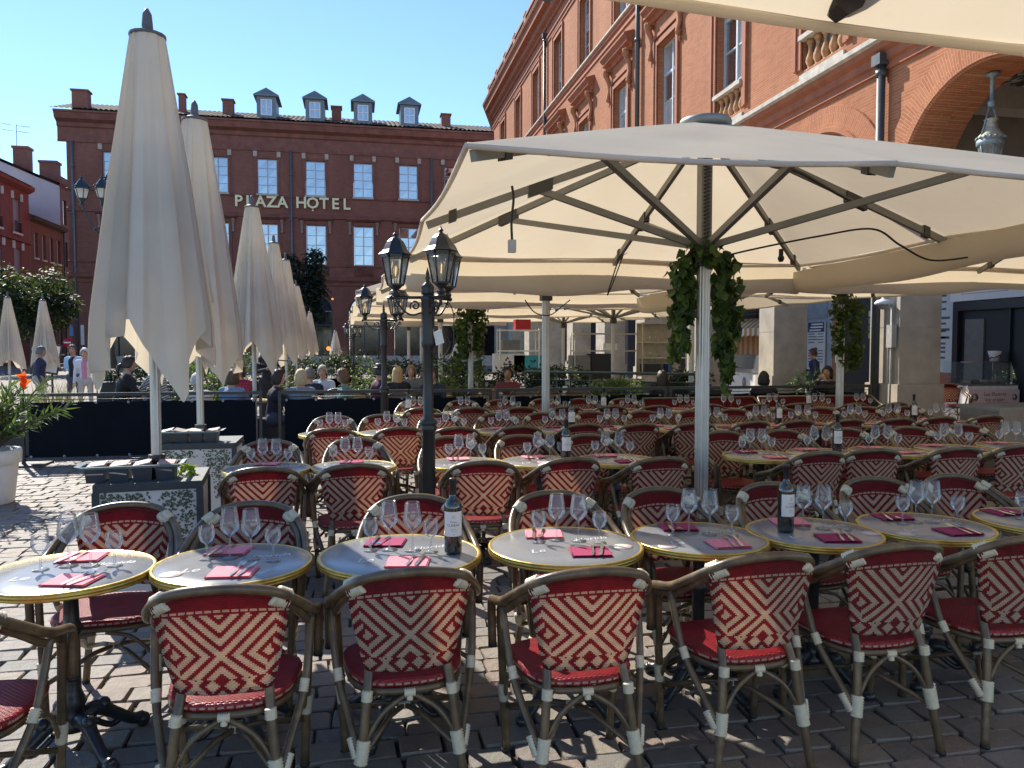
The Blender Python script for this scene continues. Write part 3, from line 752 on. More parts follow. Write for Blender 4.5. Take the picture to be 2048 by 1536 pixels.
    m.add([(c[0] - 1.5, 79, 0), (c[0] + 9, 79, 0), (c[0] + 9, 79, c[2] - 1.5), (c[0] - 1.5, 79, c[2] - 1.5), (c[0] + 9, 83, c[2] + 1.2), (c[0] + .2, 83, c[2] + 1.2), (c[0] - .6, 79.3, c[2] - .2), (c[0] + 9, 79.3, c[2] - .2)], [(0, 1, 2, 3), (3, 2, 7, 6), (6, 7, 4, 5)], 0, False)
    for k in range(8): m.box((c[0] - .3 + k * .5, 79.1, c[2] - 1.4), (c[0] - .2 + k * .5, 79.25, c[2] - .3))
    m.build('mansard', ZINC, R); m = MB(); m.box((c[0] + .8, 78.9, c[2] - 1.2), (c[0] + 1.4, 79.2, c[2] - .4)); m.build('window', FRAMEW, R)
street_houses()
# ---------------------------------------------------------------- terrace materials
RATTAN = NT('rattan_pole'); _t = RATTAN; _o = _t.sep(_t.obj())
_n = _t.noise(14, _t.obj(), 4); _n2 = _t.noise(70, _t.comb(_t.math('MULTIPLY', _o[0], 1), _t.math('MULTIPLY', _o[1], 1), _t.math('MULTIPLY', _o[2], .25)), 3)
_c = _t.ramp(_n, [(.3, (.085, .056, .030)), (.55, (.155, .105, .055)), (.75, (.28, .19, .09))]); _c = _t.mix(_t.math('MULTIPLY', _n2, .5), _c, (.035, .024, .015))
RATTAN = _t.done(_t.bsdf(_c, .32, 0, _t.bump(_n2, .12, .004), .55))
WRAP = mat('cream_binding', (.60, .53, .38), .5, var=.12, scale=60, local=True)
RED, CREAM = (.34, .013, .02), (.86, .70, .51)
WBACK = weave_back('woven_back', CREAM, RED)
WSEAT = weave_seat('woven_seat', (.40, .018, .026))
RUBBER = mat('black_rubber', (.012, .012, .012), .6)
TABLETOP = NT('table_laminate'); _t = TABLETOP
_n = _t.noise(18, _t.obj(), 5); _n2 = _t.noise(3, None, 3)
_c = _t.ramp(_n, [(.3, (.215, .225, .235)), (.75, (.245, .252, .262))]); _c = _t.mix(_t.math('MULTIPLY', _n2, .2), _c, (.19, .195, .205))
TABLETOP = _t.done(_t.bsdf(_c, _t.math('MULTIPLY_ADD', _n, .06, .19), 0, None, .6))
BRASS = mat('brass_rim', (.56, .40, .10), .34, .75, var=.2, scale=25)
SILVER = mat('cutlery_steel', (.62, .62, .62), .22, 1., var=.08)
NAPPINK = mat('pink_napkin', (.88, .29, .34), .8, var=.1, scale=40, bump=.15, bscale=120, transl=.15)
NAPPLUM = mat('plum_napkin', (.36, .025, .10), .8, var=.1, scale=40, bump=.15, bscale=120, transl=.1)
GLASS = thin_glass('wine_glass', (.99, .995, .995), .06, .85, .07, (.95, .98, 1))  # white diffuse share in the clear glass stands in for bright refraction
BOTTLE = mat('dark_bottle', (.010, .014, .010), .06, 0, var=.1, spec=.9, coat=.5)
LABELP = mat('bottle_paper', (.74, .70, .64), .6, var=.05)
INK = mat('dark_ink', (.06, .05, .06), .6)
CHALK = mat('white_print', (.62, .64, .66), .6)

# ---------------------------------------------------------------- bistro chair (local: sitter looks to +y, back at -y)
def wrap(mb, p, q, r, n=9):
    p, q = Vector(p), Vector(q); k = max(5, int((q - p).length / .0095)); pts = []; rr = []
    for i in range(k * 2 + 1): pts.append(p.lerp(q, i / (k * 2))); rr.append(r * (1.0 if i % 2 else .83))
    mb.tube(pts, rr, n)
def make_chair(detail=True, arms=True, backmat=WBACK, seatmat=WSEAT):
    R = thing('bistro_chair', '', 'chair')
    half = [(0, -.285, .872), (-.11, -.272, .862), (-.19, -.235, .832), (-.25, -.145, .768), (-.281, -.02, .70), (-.287, .10, .668), (-.285, .165, .643), (-.282, .188, .585), (-.279, .188, .46)]
    full = [(-x, y, z) for x, y, z in half[::-1]] + half[1:]
    m = MB(); P = catmull(full, 5); m.tube(P, .0175, 9)
    hp = m.build('arm_hoop', RATTAN, R)
    m = MB()
    for s in (-1, 1): m.tube([(s * .279, .188, .462), (s * .279, .188, .448)], .0185, 9)
    m.build('end_caps', RUBBER, hp)
    for s in (-1, 1):      # front leg runs up, bends back along the arm
        m = MB(); P = catmull([(s * .222, .205, .012), (s * .232, .197, .25), (s * .243, .185, .46), (s * .249, .172, .585), (s * .254, .12, .632), (s * .254, 0, .662), (s * .232, -.13, .742), (s * .185, -.215, .80)], 4)
        m.tube(P, .0165, 8); o = m.build('front_leg', RATTAN, R)
        m = MB(); m.tube([(s * .222, .205, 0), (s * .222, .205, .014)], .019, 8); m.build('foot', RUBBER, o)
    for s in (-1, 1):
        m = MB(); P = catmull([(s * .200, -.262, .012), (s * .172, -.232, .22), (s * .152, -.206, .40), (s * .142, -.172, .485), (s * .134, -.145, .55)], 5)
        m.tube(P, .0170, 8); o = m.build('rear_leg', RATTAN, R)
        m = MB(); m.tube([(s * .2015, -.264, 0), (s * .2, -.262, .014)], .019, 8); m.build('foot', RUBBER, o)
        m = MB(); P = catmull([(s * .27, .02, .672), (s * .262, -.03, .55), (s * .245, -.085, .42), (s * .184, -.226, .225)], 5); m.tube(P, .0145, 8); m.build('side_strut', RATTAN, R)
    # woven back: curved sheet with thickness
    def bk(u, v, off):
        s = u * 2 - 1
        hw = .146 + .066 * v ** .8; top = .852 - .052 * abs(s) ** 2.2; z = .503 + (top - .503) * v
        bow = .055 * (s * s)
        y = -.214 - .060 * v + bow * (.65 + .35 * v)
        return (s * hw, y + off, z)
    m = MB(); m.grid(lambda u, v: bk(u, v, .007), 14, 12); m.grid(lambda u, v: bk(u, v, -.007), 14, 12)
    rim = [bk(0, k / 10, 0) for k in range(11)] + [bk(k / 12, 1, 0) for k in range(1, 13)] + [bk(1, 1 - k / 10, 0) for k in range(1, 11)] + [bk(1 - k / 12, 0, 0) for k in range(1, 13)]
    m.tube(rim, .0105, 6); m.build('backrest', backmat, R)
    # seat: rounded trapezoid pad, domed
    def seat_r(a):
        c, s_ = cos(a), sin(a); n = 3.2
        r = 1 / (abs(c) ** n + abs(s_) ** n) ** (1 / n); x, y = c * r, s_ * r
        return x * (.222 + .028 * y), y * .215
    m = MB(); N = 28; vs = []; fs = []
    for s_, z in ((.90, .432), (.985, .436), (1.0, .446), (.985, .458), (.93, .463), (.5, .459), (.0, .456)):
        for k in range(N):
            x, y = seat_r(2 * pi * k / N); vs.append((x * s_, y * s_ + .005, z))
    for j in range(6):
        for k in range(N): fs.append((j * N + k, j * N + (k + 1) % N, (j + 1) * N + (k + 1) % N, (j + 1) * N + k))
    fs.append(tuple(range(N))[::-1]); m.add(vs, fs); m.build('seat', seatmat, R)
    m = MB(); P = [(seat_r(2 * pi * k / 24)[0] * .94, seat_r(2 * pi * k / 24)[1] * .94, .418) for k in range(25)]; m.tube(P, .0135, 7, cap=False); m.build('seat_frame', RATTAN, R)
    # braces under the seat
    m = MB(); m.tube(catmull([(-.168, -.226, .24), (-.10, -.215, .345), (-.015, -.205, .402)], 5), .0095, 7); m.tube(catmull([(.168, -.226, .24), (.10, -.215, .345), (.015, -.205, .402)], 5), .0095, 7); m.build('rear_brace', RATTAN, R)
    m = MB()
    for s in (-1, 1): m.tube([(s * .185, -.24, .19), (s * .06, -.06, .262), (0, 0, .272)], .011, 7); m.tube([(s * .228, .2, .19), (s * .07, .055, .262), (0, 0, .272)], .011, 7)
    m.build('cross_stretcher', RATTAN, R)
    if detail:
        m = MB()
        for s in (-1, 1): m.tube(catmull([(s * .226, .19, .24), (s * .235, .10, .36), (s * .228, .02, .40)], 5), .009, 6); m.tube(catmull([(s * .205, .2, .30), (s * .12, .205, .38), (s * .02, .207, .405)], 5), .009, 6)
        m.build('front_brace', RATTAN, R)
    for s in (-1, 1):
        m = MB(); wrap(m, (s * .160, -.243, .822), (s * .206, -.203, .79), .026); wrap(m, (s * .183, -.224, .836), (s * .218, -.194, .811), .0225); m.build('binding', WRAP, R)
        if detail:
            m = MB(); wrap(m, (s * .164, -.227, .265), (s * .178, -.240, .185), .026); wrap(m, (s * .206, -.188, .262), (s * .188, -.228, .205), .021); m.build('binding', WRAP, R)
            m = MB(); wrap(m, (s * .150, -.212, .435), (s * .153, -.216, .398), .0215); m.build('binding', WRAP, R)
            m = MB(); wrap(m, (s * .252, -.062, .465), (s * .245, -.085, .425), .0185); m.build('binding', WRAP, R)
            m = MB(); wrap(m, (s * .238, .195, .29), (s * .230, .199, .215), .0215); m.build('binding', WRAP, R)
    if detail:
        m = MB(); wrap(m, (-.02, -.207, .413), (.02, -.207, .413), .0175, 8); wrap(m, (0, -.207, .41), (0, -.212, .385), .013, 8); m.build('binding', WRAP, R)
        m = MB(); wrap(m, (-.022, 0, .270), (.022, 0, .270), .0175, 8); m.build('binding', WRAP, R)
    return R

# ---------------------------------------------------------------- bistro table
def make_table(D):
    R = thing('bistro_table', '', 'table'); r = D / 2
    m = MB(); m.lathe([(r - .012, .722), (r - .010, .748), (r - .012, .7495), (r * .6, .7498), (.0, .7500)], 48); m.build('table_top', TABLETOP, R)
    m = MB(); pr = [(r - .012, .7485), (r - .006, .7515), (r + .001, .7505), (r + .004, .7465), (r + .0005, .743), (r + .0045, .739), (r + .0045, .733), (r + .0005, .7295), (r + .0045, .726), (r + .003, .721), (r - .004, .7175), (r - .014, .7175)]
    m.lathe(pr[::-1], 56, cap=False); m.build('brass_rim', BRASS, R)
    m = MB(); m.lathe([(.0, .705), (.13, .71), (.13, .721)], 20); m.lathe([(.06, .10), (.065, .13), (.045, .15), (.04, .19), (.052, .21), (.038, .235), (.031, .26), (.03, .48), (.042, .5), (.042, .52), (.03, .54), (.027, .66), (.045, .69), (.045, .708)], 14); m.build('column', IRON, R)
    for k in range(4):
        a = pi / 4 + k * pi / 2; ca, sa = cos(a), sin(a); m = MB()
        P = catmull([(.03, .13), (.09, .15), (.17, .095), (.24, .045), (.285, .035)], 4)
        m.tube([(p.x * ca, p.x * sa, p.y) for p in [Vector((q[0], q[1])) for q in P]], [.030, .033, .035, .034, .032, .03, .029, .027, .026, .025, .024, .024, .024, .025, .026, .027, .027][:len(P)], 8)
        m.ball((.285 * ca, .285 * sa, .028), .033, 9, 6, 0, (1, 1, .8)); m.ball((.12 * ca, .12 * sa, .155), .03, 8, 5)
        m.tube(catmull([(.08 * ca, .08 * sa, .10), (.15 * ca, .15 * sa, .055), (.2 * ca, .2 * sa, .075)], 4), .014, 6)
        m.lathe([(.022, 0), (.026, .012), (.02, .02)], 8, (.285 * ca, .285 * sa, 0)); m.build('base_foot', IRON, R)
    return R

def lathe_mesh(name, prof, n, m):
    mb = MB(); mb.lathe(prof, n, cap=False); return mb.mesh(name, m)
TALL = lathe_mesh('wine_glass', [(.0355, .0), (.0365, .0025), (.012, .0055), (.0045, .012), (.0035, .03), (.0035, .088), (.006, .096), (.022, .106), (.038, .125), (.0415, .137), (.040, .15), (.031, .215), (.0305, .2165), (.0302, .215)], 22, GLASS)
SMALL = lathe_mesh('goblet', [(.0305, .0), (.0315, .0025), (.011, .005), (.0045, .011), (.004, .025), (.004, .058), (.008, .066), (.024, .078), (.033, .098), (.0345, .112), (.031, .14), (.0305, .1415), (.0302, .14)], 20, GLASS)
def cutlery():
    m = MB()      # fork along +y, 19 cm
    m.add([(-.004, -.095, .0005), (.004, -.095, .0005), (.0075, -.06, .002), (.003, .0, .004), (.003, .03, .005), (-.003, .03, .005), (-.003, .0, .004), (-.0075, -.06, .002)], [(0, 1, 2, 7), (7, 2, 3, 6), (6, 3, 4, 5)])
    m.add([(-.003, .03, .005), (.003, .03, .005), (.012, .045, .003), (.0125, .06, .003), (-.0125, .06, .003), (-.012, .045, .003)], [(0, 1, 2, 5), (5, 2, 3, 4)])
    for k in range(4): x = -.0125 + k * .00695; m.add([(x, .06, .003), (x + .0042, .06, .003), (x + .0034, .098, .006), (x + .001, .098, .006)], [(0, 1, 2, 3)])
    fk = m.mesh('fork', SILVER)
    m = MB(); m.add([(-.006, -.1, .001), (.006, -.1, .001), (.0085, -.06, .003), (.006, -.005, .004), (-.006, -.005, .004), (-.0085, -.06, .003)], [(0, 1, 2, 5), (5, 2, 3, 4)])
    m.add([(-.006, -.005, .004), (.006, -.005, .004), (.0095, .04, .002), (.0075, .085, .002), (.0, .108, .002), (-.006, .1, .002)], [(0, 1, 2, 5), (5, 2, 3, 4)])
    return fk, m.mesh('knife', SILVER)
FORK, KNIFE = cutlery()
for me in (FORK, KNIFE): me.polygons.foreach_set('use_smooth', [False] * len(me.polygons))
def napkin_mesh(m_):
    m = MB(); rnd = random.Random(5)
    for z, dx, dy, w_, d in ((.0012, 0, 0, .172, .155), (.0045, .002, .003, .168, .15), (.0085, -.001, .001, .165, .147)):
        m.grid(lambda u, v: ((u - .5) * w_ + dx, (v - .5) * d + dy, z + .004 * max(0, u - .6) * (1 - v) + rnd.uniform(0, .0006)), 6, 5)
    m.tube([(-.086, -.076, .0045), (-.086, .078, .0045)], .0042, 6); return m.mesh('napkin', m_)
NPK, NPL = napkin_mesh(NAPPINK), napkin_mesh(NAPPLUM)
def make_bottle():
    R = thing('wine_bottle', '', 'bottle')
    m = MB(); m.lathe([(.0, .004), (.030, .0), (.0365, .004), (.0375, .012), (.0375, .185), (.036, .2), (.028, .216), (.0165, .228), (.0145, .24), (.014, .296)], 24, cap=False); m.build('body', BOTTLE, R)
    m = MB(); m.lathe([(.0148, .236), (.0145, .292), (.0158, .294), (.0158, .304), (.0148, .306), (.0, .3065)], 18, cap=False); m.build('capsule', mat('dark_foil', (.02, .022, .025), .35, .3), R)
    m = MB(); a0 = radians(-160); a1 = radians(-20)
    m.grid(lambda u, v: (.0382 * cos(a0 + (a1 - a0) * u), .0382 * sin(a0 + (a1 - a0) * u), .075 + .1 * v), 14, 1); lb = m.build('paper_label', LABELP, R)
    for txt, size, z in (('CLAIRAC', .0145, .120), ('Château', .0095, .134), ('BORDEAUX', .005, .104), ('GRAND VIN', .0042, .096), ('2021', .0042, .083)):
        me = text_mesh(txt, size); me.materials.clear(); me.materials.append(INK)
        for v in me.vertices:
            a = -pi / 2 + v.co.x / .0385; v.co = (.0385 * cos(a), .0385 * sin(a), z + v.co.y)
        obj('lettering', me, lb)
    m = MB()
    for i, (a, b, c_, d) in enumerate(((-.008, .008, .146, .148), (-.006, -.004, .148, .158), (-.001, .001, .148, .162), (.004, .006, .148, .158), (-.008, .008, .158, .1595))):
        aa, ab = -pi / 2 + a / .0385, -pi / 2 + b / .0385
        m.add([(.0385 * cos(aa), .0385 * sin(aa), c_), (.0385 * cos(ab), .0385 * sin(ab), c_), (.0385 * cos(ab), .0385 * sin(ab), d), (.0385 * cos(aa), .0385 * sin(aa), d)], [(0, 1, 2, 3)])
    m.build('crest', mat('grey_ink', (.4, .38, .38), .6), lb)
    return R

# ---------------------------------------------------------------- laying out the rows
ROWS = [
    ('front', [(140, 1142), (467, 1128), (800, 1108), (1131, 1089), (1398, 1072), (1627, 1062), (1849, 1050), (2085, 1040)], 3.37),
    ('second', [(534, 935), (708, 931), (930, 925), (1083, 922), (1232, 920), (1523, 913), (1650, 906), (1775, 902), (1907, 896), (2030, 889)], 5.93),
    ('third', [(660, 866), (778, 863), (896, 863), (1008, 861), (1116, 858), (1225, 857), (1330, 857), (1430, 855), (1520, 850), (1610, 848), (1710, 846), (1795, 842), (1883, 841)], 8.2),
    ('back', [(835, 824), (928, 823), (1015, 823), (1108, 822), (1188, 822), (1267, 821), (1370, 820), (1460, 820), (1545, 819), (1640, 819), (1722, 818)], 10.45)]
def layout():
    rnd = random.Random(11)
    chairA = make_chair(True); chairB = None; tabA = make_table(.635); tabB = make_table(.70); bot = make_bottle()
    used = {}
    def put(proto, loc, rz, label, group, skip=()):
        if proto.name in used:
            return dup(proto, loc, rz, label, group, None, skip)
        used[proto.name] = 1
        def reg(o):
            KIDS[o.name] = list(o.children)
            for ch in o.children: reg(ch)
        reg(proto); proto.location = loc; proto.rotation_euler = (0, 0, rz); proto['label'] = label; proto['group'] = group; return proto
    # chairs measured one by one in the front row (top of the back), the rest set out from the tables
    frontpos = {0: (-1.30, 2.80, .0), 1: (-.447, 2.87, -.02), 2: (.163, 2.94, .04), 3: (.80, 2.82, 0.), 4: (1.50, 2.88, .03), 5: (2.10, 2.91, .02), 6: (2.72, 2.92, .0)}
    backpos = {0: (-1.12, 3.80, .03), 1: (-.53, 3.70, -.05), 2: (.27, 3.73, 0), 3: (1.02, 3.69, .06), 4: (1.62, 3.68, .1), 5: (2.28, 3.70, 0), 6: (2.95, 3.75, -.08), 7: (3.5, 3.75, .0)}
    tables = {}
    for ri, (rn, pts, Yr) in enumerate(ROWS):
        nt_ = len(pts)
        for i, p in enumerate(pts):
            x, y, _ = atz(*p, .75); y = y * .4 + Yr * .6
            x = aty(p[0], p[1], y)[0]
            big = ri == 0 and i in (2, 3)
            tables[(ri, i)] = (x, y)
            nth = ORD[i]
            put(tabB if big else tabA, (x, y, 0), rnd.uniform(-.3, .3), f'round grey bistro table with brass rim, {nth} from left in the {rn} row', 'round bistro tables on the terrace')
            # chairs
            fx, fy, fr_ = frontpos.get(i, (x, y - .47, rnd.uniform(-.06, .06))) if ri == 0 else (x + rnd.uniform(-.03, .06), y - .50 + rnd.uniform(-.06, .05), rnd.uniform(-.14, .14))
            bx, by, br = backpos.get(i, (x, y + .4, 0)) if ri == 0 else (x + rnd.uniform(-.05, .05), y + .38 + rnd.uniform(-.05, .06), rnd.uniform(-.14, .14))
            if not (ri == 0 and i == 7):
                put(chairA, (fx, fy, 0), fr_, f'red and cream woven chair facing away, {nth} from left in the {rn} row', 'bistro chairs with their backs to the camera', ('front_brace', 'rear_brace', 'foot', 'end_caps') if ri > 1 else ())
            if not (ri == 3 and i > 5):
                put(chairA, (bx, by, 0), pi + br, f'red and cream woven chair facing the camera, {nth} from left in the {rn} row', 'bistro chairs facing the camera', ('front_brace', 'rear_brace', 'foot', 'end_caps') if ri > 1 else ())
            # glasses
            tn = f'{nth} table from left, {rn} row'
            offs = [(-.135, .035, 0), (-.045, .065, 1), (.05, .05, 1), (.135, .02, 0)]
            sl = rnd.uniform(-.25, .1); ox = rnd.uniform(-.03, .03) + (.02 if ri == 0 else 0)
            for k, (dx, dy, tall) in enumerate(offs):
                side = ('left', 'left', 'right', 'right')[k]
                gx, gy = x + ox + dx + rnd.uniform(-.008, .008), y + dy + dx * sl + rnd.uniform(-.01, .01)
                if ri == 3 and k == 0 and i % 3 == 1: continue
                obj('wine_glass' if tall else 'goblet', TALL if tall else SMALL, None, (gx, gy, .7505), rnd.uniform(0, 3),
                    f'{"tall wine" if tall else "small water"} glass, {side} of the two on the {tn}', 'wine glass' if tall else 'goblet', 'tall wine glasses on the tables' if tall else 'small water glasses on the tables')
            # napkins with fork and knife
            shade = x > 1.9
            for k, (dx, dy, side) in enumerate(((-.03 + rnd.uniform(-.03, .02), .185, 'far'), (.04 + rnd.uniform(-.03, .03), -.165, 'near'))):
                if ri == 3 and k == 1: continue
                plum = (ri, i, k) in ((0, 2, 0), (0, 3, 1), (0, 4, 0), (0, 5, 1), (0, 6, 0), (0, 6, 1), (0, 7, 0), (1, 1, 0), (1, 4, 1)) or (ri > 0 and rnd.random() < .35)
                a = rnd.uniform(-.25, .05); nx, ny = x + dx, y + dy
                obj('napkin', NPL if plum else NPK, None, (nx, ny, .751), a, f'{"plum" if plum else "pink"} paper napkin on the {side} side of the {tn}', 'napkin', 'folded paper napkins')
                if ri < 2:
                    fl = pi if k == 0 else 0; s = -1 if k == 0 else 1
                    ca, sa = cos(a), sin(a)
                    for me, nm, ddx in ((FORK, 'fork', .012), (KNIFE, 'knife', .05)):
                        lx, ly = ddx * s, s * .015; aa = a + fl + rnd.uniform(-.12, .12) - .1
                        obj(nm, me, None, (nx + lx * ca - ly * sa, ny + lx * sa + ly * ca, .7645), aa, f'steel {nm} lying on the {side} napkin of the {tn}', nm, f'table {nm}s' if nm == 'fork' else 'table knives')
    # cursive print and round sticker on some table tops
    for (ri, i), (x, y) in tables.items():
        if ri > 1: continue
        R = None
        for o in bpy.data.objects:
            if o.name.startswith('bistro_table') and o.type == 'EMPTY' and abs(o.location.x - x) < 1e-4 and abs(o.location.y - y) < 1e-4: R = o
        a = -R.rotation_euler.z
        def loc(lx, ly, z): return (lx * cos(a) - ly * sin(a), lx * sin(a) + ly * cos(a), z)
        text_obj('printed_script', 'Le', .075, CHALK, R, loc(-.155, -.09, .7512), (0, 0, a + .12), 0, 'CENTER', .35)
        text_obj('printed_script', 'Florida', .06, CHALK, R, loc(.14, .075, .7512), (0, 0, a + .16), 0, 'CENTER', .35)
        if i % 2 == 1 or (ri, i) in ((0, 4), (0, 6)):
            sx, sy = (-.215, -.135) if (ri, i) in ((0, 1), (0, 4), (0, 6)) else (.245, -.09)
            m = MB(); m.lathe([(.045, 0), (.045, .0008), (0, .0009)], 20, loc(sx, sy, .7503)); st = m.build('round_sticker', mat('sticker', (.62, .55, .5), .5), R)
            m = MB(); m.lathe([(.032, 0), (.034, .0004), (.036, 0)], 20, loc(sx, sy, .7513), cap=False); m.build('sticker_print', mat('sticker_red', (.5, .25, .2), .5), st)
    # bottles
    for k, (px, py, ri, yo, rot, desc) in enumerate(((905, 1092, 0, None, .15, 'on the third front row table'), (1580, 1066, 0, None, .35, 'on the sixth front row table'),
            (1132, 920, 1, None, .2, 'on the fourth second row table'), (1674, 905, 1, None, .1, 'on the seventh second row table'),
            (1143, 858, 2, None, .1, 'on the fifth third row table'), (1557, 852, 2, None, .3, 'on the ninth third row table'), (1827, 842, 2, None, .2, 'on the twelfth third row table'),
            (817, 823, 3, None, .1, 'on the leftmost back row table'), (1207, 821, 3, None, 0, 'on the fifth back row table'), (1616, 818, 3, None, .2, 'on the tenth back row table'))):
        cand = [(abs(tx - aty(px, py, ty)[0]), tx, ty) for (r_, _i), (tx, ty) in tables.items() if r_ == ri]
        dmin, tx, ty = min(cand); bx = aty(px, py, ty - .02)[0]
        bt = put(bot, (bx, ty - .02 if k > 1 else (ty + .02 if k else ty - .04), .7505), rot - .2, f'dark red wine bottle with white label standing {desc}', 'wine bottles on the tables'); bt.scale = (1.03, 1.03, 1.08)
    # benches against the screen at the right of the back row
    for bi, (pa, pb) in enumerate(((1292, 1515), (1524, 1752))):
        xa, xb = aty(pa, 800, 11.0)[0], aty(pb, 800, 11.0)[0]; W = xb - xa
        B = thing('woven_bench', f'long red woven bench with cream chevron back behind the back row, {"nearer the lamp posts" if bi == 0 else "nearer the stone pillars"}', 'bench', ((xa + xb) / 2, 10.85, 0), pi, 'woven benches along the screen')
        m = MB(); m.grid(lambda u, v: ((u - .5) * W, -.21 - .06 * v, .44 + .42 * v), 30, 6); m.grid(lambda u, v: ((u - .5) * W, -.225 - .06 * v, .44 + .42 * v), 30, 6); m.build('backrest', WBACK, B)
        m = MB(); m.tube([(-W / 2, -.28, .868), (W / 2, -.28, .868)], .018, 8)
        for s in (-1, 1): m.tube(catmull([(s * W / 2, -.28, .868), (s * (W / 2 + .04), -.1, .75), (s * (W / 2 + .04), .15, .66), (s * (W / 2 + .03), .19, .5)], 5), .017, 8)
        m.build('back_rail', RATTAN, B)
        m = MB(); m.box((-W / 2, -.22, .43), (W / 2, .22, .465)); m.build('seat', WSEAT, B)
        for k in range(4):
            for yy in (-.22, .2): m = MB(); xk = -W / 2 + .03 + k * (W - .06) / 3; m.tube([(xk, yy, 0), (xk, yy, .44)], .017, 8); m.build('leg', RATTAN, B)
    # one chair pulled away by the ice cream counter
    x, y, _ = atz(1905, 853, 0)
    dup(chairA, (x, y, 0), radians(158), 'red and cream woven chair standing alone in front of the ice cream freezer', 'bistro chairs facing the camera', None, ())
    return tables
TABLES = layout()
# ---------------------------------------------------------------- parasols
CANVAS = NT('parasol_canvas'); _t = CANVAS
_n = _t.noise(1.1, None, 4); _n2 = _t.noise(260, None, 2); _n3 = _t.noise(7, None, 4)
_c = _t.ramp(_n, [(.3, (.64, .575, .455)), (.7, (.73, .665, .54))]); _c = _t.mix(_t.math('MULTIPLY', _t.ramp(_n3, [(.6, (0, 0, 0)), (.85, (1, 1, 1))]), .3), _c, (.45, .39, .29))
_b = _t.bsdf(_c, .85, 0, _t.bump(_t.math('ADD', _n2, _t.math('MULTIPLY', _n3, 2.)), .12, .01), .2)
_tr = _t.n('BsdfTranslucent'); _t.l(_t.mix(.35, _c, (.80, .60, .32)), _tr.inputs[0]); _mx = _t.n('MixShader'); _mx.inputs[0].default_value = .42; _t.l(_b, _mx.inputs[1]); _t.l(_tr.outputs[0], _mx.inputs[2])
CANVAS = _t.done(_mx.outputs[0])
CANVASW = mat('pale_canvas', (.72, .67, .58), .85, var=.10, scale=2.5, bump=.25, bscale=22, transl=.36, tcol=(.85, .74, .56))
ALU = mat('brushed_aluminium', (.52, .51, .48), .42, .75, var=.1, scale=6)
ALUG = mat('grey_rib', (.25, .245, .215), .5, .35, var=.12, scale=6)
ALUD = mat('dark_bracket', (.07, .068, .06), .5, .2)
BLACKC = mat('black_cable', (.012, .012, .013), .5)
WALLG = mat('galvanised', (.4, .4, .39), .45, .6)

